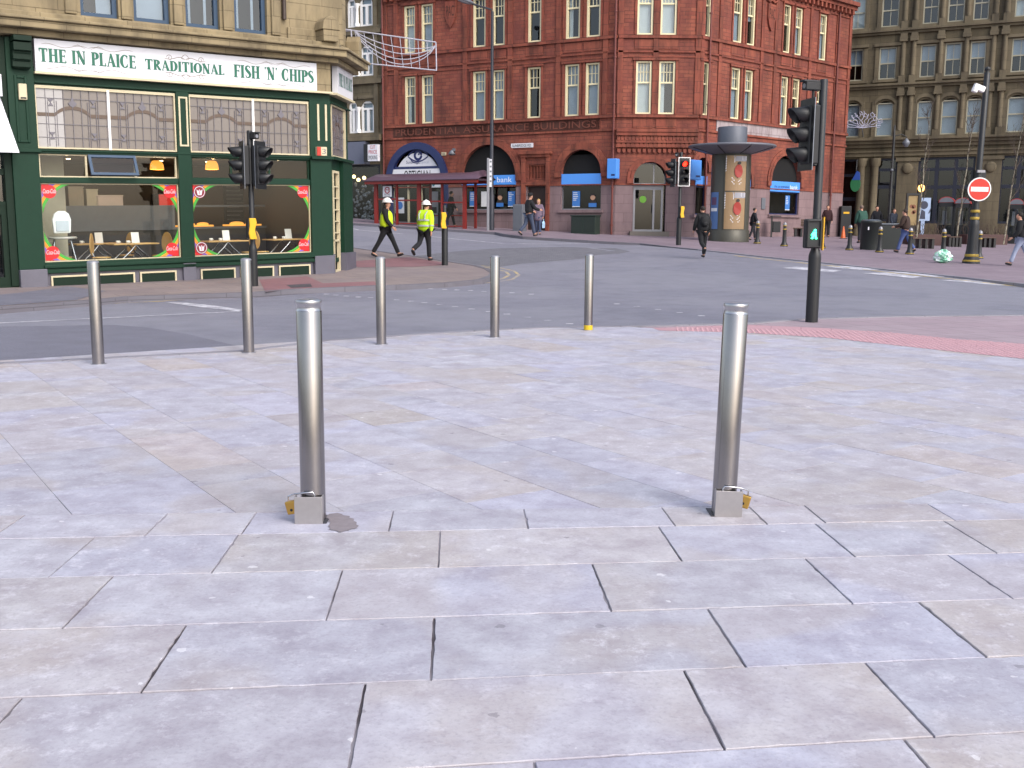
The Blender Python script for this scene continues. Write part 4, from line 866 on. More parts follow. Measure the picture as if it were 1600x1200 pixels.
c1 = (RC.x(1086, 300), RC.x(1104, 300)); c2 = (RC.x(1129, 300), RC.x(1172, 300)); c3 = (RC.x(1203, 300), RC.x(1249, 300)); c4 = (RC.x(1276, 300), RC.x(1298, 300))
GC = [(c1[0], c1[1], zsill - .2, RC.z(1095, 246), (c1[1] - c1[0]) / 2 - .02), (c2[0], c2[1], zsill - .1, RC.z(1150, 247), (c2[1] - c2[0]) / 2 - .02), (c3[0], c3[1], zsill - .1, RC.z(1226, 243), (c3[1] - c3[0]) / 2 - .02)]
zpl = RA.z(760, 290)
for fac, x0, x1, HH, GG, gx in ((RA, LA, 0, HA, GA, -1), (RB, 0, LB, HB, GB, 0), (RC, 0, LC, HC, GC, 1)):
    m = fac.m(); m.m = 0; m.wall(x0, x1, zpl, EV, [h for h in HH] + [(h[0], h[1], max(h[2], zpl), *h[3:]) for h in GG if h[3] > zpl], .22)
    m.m = 1; m.wall(x0, x1, -.8, zpl, [(h[0], h[1], h[2], min(h[3], zpl)) for h in GG if h[2] < zpl], .22)
    m.build('brick_wall', [MT['red_brick'], MT['pink_granite']], red)
# terracotta trim
def trim_face(fac, x0, x1, HH, cols):
    m = fac.m()
    def band(z0, z1, d): m.box(x0, x1, -d, .02, z0, z1)
    band(zb1 - .16, zb1 - .02, .12); band(zb1 - .75, zb1 - .66, .07); band(zb2 - .16, zb2 - .02, .10); band(zb2 - .78, zb2 - .7, .06); band(zt1 + .16, zt1 + .22, .035)
    band(zt2 + .12, zt2 + .2, .05); band(EV - .5, EV - .38, .12); band(EV - .38, EV - .2, .28); band(EV - .2, EV, .42); band(zpl - .06, zpl + .0, .035)
    k = x0 + .2
    while k < x1 - .2: m.box(k, k + .14, -.26, 0, EV - .62, EV - .38); k += .38
    for c in cols: m.box(c - .12, c + .12, -.06, .02, zb1 + .0, EV - .5)
    for a, b, z0, z1 in [h[:4] for h in HH]:
        m.box(a - .12, a - .02, -.05, .02, z0, z1 + .06); m.box(b + .02, b + .12, -.05, .02, z0, z1 + .06); m.box(a - .16, b + .16, -.10, .02, z1 + .03, z1 + .14); m.box(a - .1, b + .1, -.03, .02, z0 - .62, z0 - .22)
    return m
def pts_arch(m, a, b, zt, wd, d, fac):
    r_ = (b - a) / 2; cx = (a + b) / 2; zs_ = zt - r_
    for w0, w1, dd in ((.0, wd * .5, d), (wd * .5, wd, d * .6)):
        for k in range(20):
            t0, t1 = math.pi * k / 20, math.pi * (k + 1) / 20; q = []
            for rr, t in ((r_ + w0, t0), (r_ + w1, t0), (r_ + w1, t1), (r_ + w0, t1)): q.append((cx + rr * math.cos(t), zs_ + rr * math.sin(t)))
            m.prism(q, -dd, .02)
    for s in (-1, 1): m.box(cx + s * (r_ + .01), cx + s * (r_ + wd), -d, .02, zs_ - .22, zs_)
m = trim_face(RA, LA, -.02, HA, [LA + .12, RA.x(620, 150), RA.x(727, 150), RA.x(797, 150), RA.x(872, 150), RA.x(945, 150)])
pts_arch(m, *o2, zt_o2, .34, .09, RA); pts_arch(m, *o3, zt_o3, .34, .09, RA)
xd0, xd1 = RA.x(812, 260), RA.x(863, 260); zd = RA.z(837, 241)
m.box(xd0, xd1, -.22, .02, zd, zd + .14); m.box(xd0 + .1, xd1 - .1, -.14, .02, zd - .14, zd); m.box(xd0 + .12, dA[0] - .05, -.09, .02, .9, zd - .14); m.box(dA[1] + .05, xd1 - .12, -.09, .02, .9, zd - .14); m.box(dA[0] - .05, dA[1] + .05, -.1, .02, RA.z(838, 289), RA.z(838, 284))
m.build('terracotta_trim', MT['terracotta'], red)
m = trim_face(RB, 0, LB, HB, [.1, LB - .1, RB.x(1023, 150)]); pts_arch(m, *bx, RB.z(1014, 253), .3, .1, RB)
for k, (z0, d) in enumerate(((zb1 - .82, .2), (zb1 - .98, .16), (zb1 - 1.3, .1), (zb1 - 1.5, .06))): m.box(-.02, LB + .02, -d - .1, .02, z0, z0 + .14)
for row, (zz_, n_) in enumerate(((zb1 - 1.12, 22), (zb1 - 1.42, 18), (zb1 - 1.66, 16))):
    for k in range(n_):
        q = (k + .5) * LB / n_; m.prism([(q + .075 * math.cos(t), zz_ + .08 * math.sin(t)) for t in [math.pi * j / 6 + math.pi for j in range(7)]] + [(q + .075, zz_ + .1), (q - .075, zz_ + .1)], -.22 + row * .05, .02)
m.build('terracotta_trim', MT['terracotta'], red)
m = trim_face(RC, .02, LC, HC, [.12, LC - .15, RC.x(1122, 150), RC.x(1187, 150), RC.x(1208, 150), RC.x(1262, 150), RC.x(1303, 150)])
for q, h in ((c1, GC[0]), (c2, GC[1]), (c3, GC[2])): pts_arch(m, *q, h[3], .3, .09, RC)
m.build('terracotta_trim', MT['terracotta'], red)
# windows: cream sashes, glazed, with a blind behind some
def sash(fac, a, b, z0, z1, parent, frame_m, blind=0, open_=False, cols=3, rows=2, split=.6, depth=.12, name='window', fr=.085):
    m = fac.m(); m.frame(a, b, z0, z1, depth - .09, depth + .05, fr, .07); zm = z0 + (z1 - z0) * split; m.box(a + fr, b - fr, depth - .03, depth + .04, zm - .035, zm + .035); w_ = b - a - 2 * fr; a2, b2 = a + fr, b - fr
    for k in range(1, cols): m.box(a2 + w_ * k / cols - .014, a2 + w_ * k / cols + .014, depth, depth + .03, zm, z1 - .07)
    for k in range(1, rows): q = zm + (z1 - zm) * k / rows; m.box(a2, b2, depth, depth + .031, q - .014, q + .014)
    if cols == 2: m.box((a2 + b2) / 2 - .016, (a2 + b2) / 2 + .016, depth, depth + .03, z0 + .07, zm)
    f = m.build(name, frame_m, parent)
    m = fac.m(); m.box(a2, b2, depth + .035, depth + .04, z0 + .05, z1 - .05); m.build('pane', MT['pane'], f)
    if blind:
        m = fac.m(); zz = z0 + .05 if blind != 2 else z0 + (z1 - z0) * .5
        if blind == 4: m.box(a2, a2 + w_ * .35, depth + .1, depth + .11, z0 + .05, z1 - .05)
        else: m.box(a2, b2, depth + .1, depth + .11, zz, z1 - .05 if blind != 5 else zm)
        m.build('blind', MT['blind_pale'] if blind in (3, 4) else MT['blind'], f)
    return f
B1 = [4, 1, 1, 1, 0, 1, 1]; B2 = [3, 1, 0, 0, 0, 4, 0]
for i, (a, b) in enumerate(aA): sash(RA, a, b, zb1, zt1, red, MT['window_cream'], B1[i]); sash(RA, a, b, zb2, zt2, red, MT['window_cream'], B2[i])
for i, (a, b) in enumerate(aB): sash(RB, a, b, zb1, zt1, red, MT['window_cream'], (3, 4)[i], cols=4); sash(RB, a, b, zb2, zt2, red, MT['window_cream'], 3, cols=4)
for i, (a, b) in enumerate(aC): sash(RC, a, b, zb1, zt1, red, MT['window_cream'], (1, 1, 1, 1, 0, 5)[i]); sash(RC, a, b, zb2, zt2, red, MT['window_cream'], (1, 5, 2, 4, 1, 1)[i])
# carved band with the building's name, shields
zn0, zn1 = zb1 - .64, zb1 - .18
soot = paint("sooty_carving", '4a2a22', .9, var=.3, scale=12); carv = paint("carved_letters", '6e3e32', .9, var=.25, scale=20)
m = RA.m(); x0, x1 = RA.x(615, 205), RA.x(937, 195); m.box(x0, x1, -.03, 0, zn0, zn1); nb_ = m.build('name_band', soot, red)
m = RA.m(); text(m, "PRUDENTIAL ASSURANCE BUILDINGS", x0 + .15, x1 - .15, zn0 + .07, zn1 - .06, -.045); m.build('carved_lettering', carv, nb_)
m = RC.m(); x0, x1 = RC.x(1119, 195), RC.x(1287, 215); m.box(x0, x1, -.035, 0, zn0 - .05, zn1 + .02); m.build('blank_panel', masonry("weathered_panel", '9a8f92', 'a59a9c', '7c7074', .5, .6, .02, stain='5e4a4a', stain_amt=.7, stain_scale=1.6), red)
for fac, u, v in ((RA, 705, 19), (RC, 1204, 24)):
    x, z = fac.p(u, v); wd = .62 if fac is RA else .62
    m = fac.m(); m.prism([(x - wd * .5, z + .5), (x + wd * .5, z + .5), (x + wd * .5, z - .15), (x + wd * .3, z - .5), (x, z - .75), (x - wd * .3, z - .5), (x - wd * .5, z - .15)], -.1, 0); m.tube([(x - wd * .7, -.06, z + .68), (x - wd * .3, -.06, z + .6), (x, -.06, z + .7), (x + wd * .3, -.06, z + .6), (x + wd * .7, -.06, z + .68)], .05, 6); sh_ = m.build('shield', MT['terracotta'], red)
    m = fac.m(); text(m, "PAC", x - wd * .36, x + wd * .36, z - .2, z + .3, -.112); m.build('carved_lettering', soot, sh_)
for fac, q in ((RA, LA + .02), (RA, -.1), (RC, .55), (RC, RC.x(1303, 150))):
    m = fac.m(); m.tube([(q, -.12, -.2), (q, -.12, EV - .4)], .05, 8); [m.lathe([(.08, 0), (.08, .06)], q, -.12, z_, 8) for z_ in (1.5, 3.2, 5, 7, 9, 11)]; m.build('rainwater_pipe', paint("pipe_oxide", '6a332c', .5), red)
# interiors, roof, glazing of the ground floor
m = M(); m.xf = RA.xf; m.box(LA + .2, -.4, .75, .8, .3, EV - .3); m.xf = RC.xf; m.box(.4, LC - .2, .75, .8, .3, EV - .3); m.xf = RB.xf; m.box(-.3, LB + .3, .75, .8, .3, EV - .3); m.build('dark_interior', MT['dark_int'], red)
top_ = [RA.w(LA), RA.w(0), RC.w(0), RC.w(LC)]; bk = [RC.w(LC, -12), RA.w(LA, -12)]
m = M(); q = [(p.x, p.y, EV) for p in top_ + bk]; pk = [(p.x, p.y, EV + 3) for p in (RA.w(LA, -5), RA.w(-3, -5), RC.w(3, -5), RC.w(LC, -5))]
m.add(q + pk, [(0, 1, 7, 6), (1, 2, 8, 7), (2, 3, 9, 8), (3, 4, 9), (5, 0, 6), (4, 5, 6, 9), (6, 7, 8, 9)]); m.build('slate_roof', paint("slate", '3a3c42', .7), red)
m = M(); m.xf = RC.xf; m.wall(0, 0.001, -.5, EV, []); m.add([(LC, 0, -.5), (LC, 12, -.5), (LC, 12, EV), (LC, 0, EV)], [(0, 1, 2, 3)]); m.xf = RA.xf; m.add([(LA, 12, -.5), (LA, 0, -.5), (LA, 0, EV), (LA, 12, EV)], [(0, 1, 2, 3)]); m.build('end_wall', MT['red_brick'], red)
for fac, (a, b), z0, z1 in ((RA, o2, zsill, RA.z(764, 289)), (RA, o3, zsill, RA.z(908, 288)), (RC, c1, zsill - .2, RC.z(1095, 291)), (RC, c2, zsill - .1, RC.z(1150, 295)), (RC, c3, zsill - .1, RC.z(1226, 300))):
    m = fac.m(); m.frame(a, b, z0, z1, .1, .18, .05); f = m.build('shop_window', MT['grey_steel'] if fac is RA else MT['navy'], red); m = fac.m(); m.box(a + .04, b - .04, .14, .146, z0 + .04, z1 - .04); m.build('pane', MT['pane'], f)
    m = fac.m(); m.box(a - .02, b + .02, .18, .2, z1 + .3, z1 + 3 if False else z1 + (b - a) / 2 + .35); m.build('arch_infill', paint("arch_black", '08080a', .9), red)
    m = fac.m(); m.box(a - .12, b + .12, -.1, .2, z0 - .14, z0 - .005); m.build('stone_sill', MT['pink_granite'], red)
m = RA.m(); a, b = dA; m.box(a, b, .16, .2, .8, RA.z(837, 291)); dr = m.build('side_door', paint("brown_door", '2e1e1a', .5), red)
m = RA.m(); m.frame((a + b) / 2 - .5, (a + b) / 2 + .5, RA.z(838, 280.5), RA.z(838, 257.5), .06, .16, .06)
for k in range(1, 6): q = (a + b) / 2 - .5 + k / 6; m.box(q - .02, q + .02, .08, .14, RA.z(838, 280), RA.z(838, 258))
m.box((a + b) / 2 - .5, (a + b) / 2 + .5, .16, .17, RA.z(838, 280.5), RA.z(838, 257.5)); m.build('door_grille', MT['terracotta'], red)
# bank door in the corner
a, b = bx; z0 = RB.z(1014, 361); z1 = RB.z(1014, 288)
m = RB.m(); m.frame(a + .03, b - .1, z0 - .02, z1, .2, .3, .09); m.box(a + (b - a) * .62, a + (b - a) * .68, .2, .3, z0, z1 - .2); m.box(a + .1, b - .15, .21, .29, z1 - .24, z1 - .09); m.frame(a, b, z1 + .01, RB.z(1014, 254), .24, .3, .05); m.box(a + (b - a) * .62, a + (b - a) * .65, .24, .3, z1, RB.z(1014, 256)); dd = m.build('entrance_door', MT['grey_steel'], red)
m = RB.m(); m.box(a + .05, b - .05, .255, .26, z0, RB.z(1014, 256)); m.build('pane', MT['pane'], dd)
m = RB.m(); m.tube([(a + (b - a) * .6, .18, z0 + .8), (a + (b - a) * .6, .18, z0 + 1.2)], .02, 6); m.build('handle', MT['black'], dd)
m = RB.m(); m.disc(a + (b - a) * .32, z0 + 1.45, .16, .245, .25); m.build('door_sticker', paint("lime", '5f9a2a', .5), dd)
m = RB.m(); m.box(a - .15, b + .15, -.35, .3, .3, z0 - .02); m.build('doorstep', paint("step_stone", '6a645e', .8), red)
# ---- bank and optician signs hung on the building
def sign(name, fac, a, b, z0, z1, y0, y1, mat, label, txt=None, tm=None, tbox=None, group=None, shear=0):
    t = thing(name, fac.w((a + b) / 2, -(y0 + y1) / 2, z0), label, 'sign', group); m = fac.m(); m.box(a, b, y0, y1, z0, z1); m.build('sign_board', mat, t, bevel=.01)
    for tx, tm_, (p, q, r_, s) in (txt or []):
        m = fac.m(); text(m, tx, a + (b - a) * p, a + (b - a) * q, z0 + (z1 - z0) * r_, z0 + (z1 - z0) * s, min(y0, y1) - .006, shear); m.build('lettering', tm_, t)
    return t
navy_t = paint("navy_letters", '1a2358', .5); pale_t = paint("pale_letters", 'dfe8f6', .5)
sign('bank_fascia', RA, o2[0], o2[1], RA.z(764, 289), RA.z(764, 274), -.02, .1, MT['bank_blue'], "bright blue bank fascia in the big arch behind the lamp post", [("the co-operative", navy_t, (.08, .60, .2, .6)), ("bank", pale_t, (.66, .93, .25, .8))])
sign('bank_fascia', RA, o3[0], o3[1], RA.z(908, 288), RA.z(908, 271.5), -.02, .1, MT['bank_blue'], "plain bright blue fascia in the arch left of the corner door")
sign('bank_fascia', RC, c3[0], c3[1], RC.z(1226, 300), RC.z(1226, 284), -.02, .1, MT['bank_blue'], "bright blue bank fascia in the arch right of the poster column", [("the co-operative", navy_t, (.12, .62, .3, .65)), ("bank", pale_t, (.66, .92, .3, .7))])
sign('bank_fascia', RC, c1[0], c1[1], RC.z(1095, 290), RC.z(1095, 275), -.02, .1, MT['bank_blue'], "small plain blue fascia in the narrow arch beside the red traffic signal")
sign('bank_fascia', RC, c2[0], c2[1], RC.z(1150, 295), RC.z(1150, 279), -.02, .1, MT['bank_blue'], "plain blue fascia mostly hidden behind the poster column")
for fac, ua, ub, va, vb, lab in ((RA, 950, 964.5, 279, 248, "tall blue box sign on the wall left of the corner door"), (RC, 1077, 1093, 281, 250, "tall blue box sign behind the red traffic signal")):
    a, b = fac.x(ua, 265, .3), fac.x(ub, 265, .3); m = fac.m(); z0, z1 = fac.z((ua + ub) / 2, va, .3), fac.z((ua + ub) / 2, vb, .3); t = thing('box_sign', fac.w(a, .2, z0), lab, 'sign'); m.box(a, b, -.42, -.02, z0, z1); m.build('sign_board', MT['bank_blue'], t, bevel=.02); m = fac.m(); m.box(a + (b - a) * .45, a + (b - a) * .85, -.425, -.42, z0 + .12, z0 + .2); m.build('small_print', navy_t, t)
# posters in the bank windows
def portrait(m, x, z, s):
    m.m = 1; m.disc(x, z, .13 * s, .115, .12, 16); m.m = 2; m.prism([(x - .22 * s, z - .34 * s), (x + .22 * s, z - .34 * s), (x + .14 * s, z - .13 * s), (x - .14 * s, z - .13 * s)], .112, .118); m.prism([(x - .13 * s, z + .03 * s), (x - .12 * s, z + .13 * s), (x, z + .17 * s), (x + .12 * s, z + .13 * s), (x + .13 * s, z + .03 * s), (x + .06 * s, z + .09 * s), (x - .06 * s, z + .09 * s)], .108, .116)
pm = [paint("poster_blue", '3a72b8', .5), paint("poster_skin", 'b08a72', .6), paint("poster_dark", '2a2422', .6), paint("poster_white", 'd4d6d8', .5)]
for fac, u, v, kind, lab in ((RA, 739, 311, 0, "blue text poster in the bank window, left of the bus stop post"), (RA, 781, 311, 1, "portrait poster in the bank window right of the lamp post"), (RA, 757, 311, 3, "plain pale poster in the bank window beside the bus stop post"), (RA, 799, 311, 0, "blue text poster at the right end of the big bank window"),
                             (RA, 900, 311, 0, "blue text poster in the window left of the corner door"), (RA, 926, 311, 1, "portrait poster in the window left of the corner door"), (RC, 1231, 317, 0, "blue poster in the bank window right of the poster column")):
    x, z = fac.p(u, v, -.1); m = fac.m(); wd, hg = .2, .37
    if kind == 1: m.m = 0; m.box(x - wd, x + wd, .1, .105, z - hg, z - hg * .5); portrait(m, x, z + .08, 1.0)
    else:
        m.m = 0 if kind == 0 else 3; m.box(x - wd, x + wd, .12, .125, z - hg, z + hg)
        if kind == 0:
            m.m = 3
            for k in range(5): m.box(x - wd * .8, x - wd * .8 + rnd.uniform(.15, .28), .116, .1195, z + hg * .75 - k * .085, z + hg * .8 - k * .085 + .012)
            m.box(x - wd, x + wd, .116, .1195, z - hg, z - hg * .9)
    m.build('window_poster', pm, None, lab, 'poster', 'posters in the bank windows')
# optician
t = thing('optician_front', RA.w((o1[0] + o1[1]) / 2, 0, 1.2), "optician's shop front with navy arch, white eye sign and glazed doors", "shop front"); cx = (o1[0] + o1[1]) / 2; rr = (o1[1] - o1[0]) / 2; zs_ = zt_o1 - rr + .02
m = RA.m()
for k in range(24):
    t0, t1 = math.pi * k / 24, math.pi * (k + 1) / 24; m.prism([(cx + r_ * math.cos(q), zs_ + r_ * math.sin(q)) for r_, q in ((rr * .94, t0), (rr + .26, t0), (rr + .26, t1), (rr * .94, t1))], -.16, .05)
for s in (-1, 1): m.box(cx + s * (rr * .94), cx + s * (rr + .26), -.16, .05, .8, zs_)
zl = RA.z(655, 260); zo = RA.z(655, 277)
m.box(o1[0] + .0, o1[1] - .0, -.08, .05, zl - .12, zl); m.build('arch_frame', MT['navy'], t)
m = RA.m(); r_ = rr * .84; q = [(cx + r_ * math.cos(math.pi * k / 24), max(zl, zs_ + r_ * math.sin(math.pi * k / 24))) for k in range(25)]; m.prism(q, .0, .06); lun = m.build('white_lunette', MT['sign_white'], t)
m = RA.m(); xe, ze = cx + .05, zl + (zt_o1 - zl) * .55
eye = [(xe - .62 + 1.24 * k / 16, ze + .34 * math.sin(math.pi * k / 16) ** .8) for k in range(17)]; ribbon(m, eye, .09, -.006); ribbon(m, [(xe - .62 + 1.24 * k / 16, ze - .26 * math.sin(math.pi * k / 16) ** .9) for k in range(17)], .07, -.0065)
ribbon(m, [(xe + .2 * math.cos(k * .2618), ze + .04 + .2 * math.sin(k * .2618)) for k in range(25)], .13, -.007); m.disc(xe + .05, ze + .1, .05, -.009, -.0075, 10)
ribbon(m, [(xe - .6, ze - .02), (xe - .3, ze - .3), (xe + .1, ze - .36)], .05, -.0072); m.build('eye_symbol', navy_t, lun)
m = RA.m(); text(m, "Sunbridge", cx - .68, cx + .12, zl + .1, zl + .3, -.006); m.build('lettering', navy_t, lun); m = RA.m(); text(m, "Optical", cx + .16, cx + .68, zl + .1, zl + .27, -.006); m.build('lettering', paint("grey_letters", '9aa2b4', .5), lun)
m = RA.m(); m.box(o1[0] + .0, o1[1] - .1, -.1, .04, zo - .3, zl - .13); of = m.build('white_fascia', MT['sign_white'], t); m = RA.m(); text(m, "OPTICIAN", cx - .75, cx + .85, zo - .22, zl - .2, -.106); m.build('lettering', MT['black'], of)
m = RA.m(); zd_ = zo - .32; m.frame(o1[0], o1[1], 1.1, zd_, .1, .18, .07)
for q in (.3, .55, .72): q = o1[0] + (o1[1] - o1[0]) * q; m.box(q - .05, q + .05, .1, .18, 1.1, zd_)
m.build('door_frame', MT['cream'], t); m = RA.m(); m.box(o1[0] + .05, o1[1] - .05, .13, .137, 1.1, zd_); m.build('pane', MT['pane'], t)
a = o1[0] + (o1[1] - o1[0]) * .72; m = RA.m(); m.box(a + .05, a + .5, .05, .12, 1.4, zd_ - .4); m.build('cash_machine', MT['grey_steel'], t); m = RA.m(); m.box(a + .12, a + .42, .04, .05, 2.1, 2.4); m.build('cash_machine_screen', MT['black_rough'], t)
m = RA.m(); x, z = RA.p(624, 321, -.05); m.box(x - .28, x + .28, .08, .085, z - .4, z + .4); m.m = 1; m.disc(x, z, .2, .074, .08, 16); m.build('window_poster', [MT['sign_white'], pm[0]], None, "white poster with a blue disc low on the optician's glass", 'poster')
m = RA.m(); x, z = RA.p(682, 289, .1); m.box(x - .28, x + .28, -.12, -.04, z - .12, z + .12); ps = m.build('hanging_sign', MT['sign_white'], None, "small white sign under the bus shelter roof", 'sign'); m = RA.m(); m.disc(x - .16, z, .07, -.126, -.121, 12); m.build('logo_disc', paint("teal", '2a6a7a', .5), ps)
# street name plate, plaque, wall lamp
a, b = RA.x(799, 227), RA.x(833.5, 227); z0, z1 = RA.z(816, 231), RA.z(816, 224)
sign('street_sign', RA, a, b, z0, z1, -.05, 0, MT['sign_white'], "white street name plate reading SUNBRIDGE RD.", [("SUNBRIDGE RD.", MT['black'], (.06, .94, .2, .8))])
a, b = RA.x(690, 240), RA.x(697.5, 240); sign('name_plate', RA, a, b, RA.z(694, 243), RA.z(694, 238), -.04, 0, MT['cream'], "tiny cream number plate above and right of the navy arch", [("102", MT['black'], (.15, .85, .2, .8))])
x, z = RA.p(710, 240); m = RA.m(); m.box(x - .06, x + .06, -.1, 0, z + .1, z + .25); m.lathe([(.04, .16), (.2, -.05), (.16, -.07), (.05, -.1)], x, -.25, z, 10); m.build('wall_lamp', MT['zinc'], None, "small grey lamp on the brick wall between the two arches", 'lamp')
x, z = RC.p(1192, 318); m = RC.m(); m.box(x - .16, x + .16, -.05, 0, z - .28, z + .28); m.build('wall_plaque', MT['zinc'], None, "grey plaque on the granite wall right of the poster column", 'plaque', bevel=.01)
# ------------------------------------------------------------------ grey stone building on the right
g0 = at(1317, 300, 61.0); GR = Fac((g0.x, g0.y), -27)
grey = thing('stone_building', GR.w(4, 0, 1.2), "sooty grey-brown stone commercial building filling the right side", "building")
def gx(u, v): return GR.x(u, v)
rows = [(GR.z(1382, 213), GR.z(1382, 158), [(1320, 1343.5), (1368.5, 1395), (1432, 1456), (1470, 1495.5), (1509, 1533), (1573, 1601)], 185), (GR.z(1385, 124), GR.z(1385, 74), [(1324, 1345.5), (1373, 1399), (1437, 1460), (1475, 1500), (1514, 1540), (1578, 1605)], 100), (GR.z(1390, 42), GR.z(1390, -10), [(1327, 1350), (1376.5, 1402.5), (1441, 1463.5), (1479, 1503.5), (1519, 1543), (1583, 1610)], 20)]
base = [(gx(a, 185), gx(b, 185)) for a, b in rows[0][2]]; per = base[5][0] - base[1][0]
cols_ = base + [(base[2][0] + per, base[2][1] + per), (base[3][0] + per, base[3][1] + per), (base[4][0] + per, base[4][1] + per), (base[5][0] + per, base[5][1] + per)] + [(base[0][0] - 2.1, base[0][1] - 2.1)]
gx0, gx1 = base[0][0] - 4.5, cols_[9][1] + 7; GT = 17.0
zc0 = GR.z(1400, 244); zc1 = GR.z(1400, 216)
zst = [zc1, GR.z(1400, 131), GR.z(1400, 46.5)]
hol = []
for k, (z0, z1, _, _) in enumerate(rows): hol += [(a, b, z0, z1, .22 if k == 0 else 0) if k == 0 else (a, b, z0, z1) for a, b in cols_]
gro = [(gx(1309.5, 300), gx(1340, 300)), (gx(1367, 300), gx(1400, 300)), (gx(1432, 300), gx(1521, 300)), (gx(1560, 300), gx(1650, 300))]
zgt = GR.z(1400, 247); zg0 = [.4, 1.9, 1.8, 1.8]; hol += [(a, b, z_, zgt) for (a, b), z_ in zip(gro, zg0)]
m = GR.m(); m.wall(gx0, gx1, -.5, GT, hol, .3); m.build('stone_wall', MT['dark_stone'], grey)
m = GR.m()
def band(z0, z1, d): m.box(gx0, gx1, -d, .02, z0, z1)
band(zc0, zc0 + .22, .12); band(zc0 + .22, zc0 + .3, .2); band(zc0 + .5, zc1 - .3, .16); band(zc1 - .3, zc1 - .12, .34); band(zc1 - .12, zc1, .5)
for z_ in zst[1:]: band(z_ - .24, z_ - .1, .14); band(z_ - .1, z_ + .02, .28)
band(GT - .5, GT, .6); band(GT - .9, GT - .5, .3)
for k in range(3):
    za = (zst[k] + .02); zb = (zst[k + 1] - .24 if k < 2 else GT - .9)
    for q in [(base[1][1] + base[2][0]) / 2 - .28, (base[1][1] + base[2][0]) / 2 + .28, (base[4][1] + base[5][0]) / 2 - .28, (base[4][1] + base[5][0]) / 2 + .28] + [(base[2][1] + base[3][0]) / 2, (base[3][1] + base[4][0]) / 2]:
        r0 = .17; m.box(q - r0, q + r0, -.2, .02, za, za + .4); m.lathe([(r0 * .85, za + .4), (r0 * .75, zb - .45)], q, -.08, 0, 10); m.box(q - r0 * 1.2, q + r0 * 1.2, -.28, .02, zb - .45, zb - .2); m.box(q - r0, q + r0, -.22, .02, zb - .2, zb)
    for i, (a, b) in enumerate(cols_):
        z0, z1 = rows[k][0], rows[k][1]; m.box(a - .22, a - .03, -.07, .02, z0, z1); m.box(b + .03, b + .22, -.07, .02, z0, z1); m.box(a - .28, b + .28, -.14, .02, z0 - .16, z0 - .01)
        if k == 0: 
            ap = arch_pts(a - .1, b + .1, z1 - .22, .34, 8)
            for j in range(8): m.prism([(ap[j][0], ap[j][1]), (ap[j][0] , ap[j][1] + .2), (ap[j + 1][0], ap[j + 1][1] + .2), (ap[j + 1][0], ap[j + 1][1])], -.1, .02)
        else: m.box(a - .28, b + .28, -.16, .02, z1 + .05, z1 + .22)
m.build('stone_trim', MT['dark_stone_trim'], grey)
for k, (z0, z1, _, _) in enumerate(rows):
    for i, (a, b) in enumerate(cols_):
        if k == 0: sash(GR, a, b, z0, z1 - .1, grey, MT['grey_frame'], 1, cols=1, rows=1, split=.52, fr=.06)
        else: sash(GR, a, b, z0, z1, grey, MT['grey_frame'], (2 if k == 1 else (3 if i in (0, 5) else 0)) if rnd.random() < .7 else 0, cols=2, rows=1, split=.5, fr=.06)
for q in (gx(1353.5, 300) - .32, gx(1353.5, 300) + .42): m = GR.m(); m.lathe([(.3, .4), (.3, 1.4), (.22, 1.5), (.2, zgt - .5), (.3, zgt - .35), (.32, zgt)], q, -.15, 0, 14); m.build('column', MT['dark_stone_trim'], grey)
for u in (1416, 1545):
    m = GR.m(); q = gx(u, 300); m.box(q - .55, q + .55, -.12, .02, .4, zgt); m.box(q - .65, q + .65, -.2, .02, .4, 1.6); m.ball((q, -.16, zgt - .6), .3, sc=(1, .3, 1)); m.box(q - .65, q + .65, -.2, .02, zgt - .2, zgt - .003); m.build('pier', MT['dark_stone_trim'], grey)
dkblue = paint("dark_blue_frame", '171b2c', .5)
for i, ((a, b), z_) in enumerate(zip(gro, zg0)):
    m = GR.m(); m.frame(a, b, z_, zgt, .12, .24, .12); n = 3 if i > 1 else 1
    for k in range(1, n): q = a + (b - a) * k / n; m.box(q - .1, q + .1, .12, .24, z_, zgt)
    q = z_ + (zgt - z_) * .55; m.box(a, b, .13, .24, q - .1, q + .1); q = z_ + (zgt - z_) * .82; m.box(a, b, .13, .24, q - .08, q + .08)
    f = m.build('shop_window', dkblue, grey); m = GR.m(); m.box(a + .1, b - .1, .2, .207, z_ + .1, zgt - .1); m.build('pane', MT['pane'], f)
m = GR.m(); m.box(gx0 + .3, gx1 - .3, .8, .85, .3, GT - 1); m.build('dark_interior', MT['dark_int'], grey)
m = GR.m(); m.box(gx0, gx1, .3, 14, GT - .1, GT + .2); m.build('roof', paint("slate", '3a3c42', .7), grey); m = GR.m(); m.box(gx0 - .2, gx0 - .001, 0, 14, -.5, GT - .2); m.box(gx1 + .001, gx1 + .2, 0, 14, -.5, GT - .2); m.build('end_wall', MT['dark_stone'], grey)
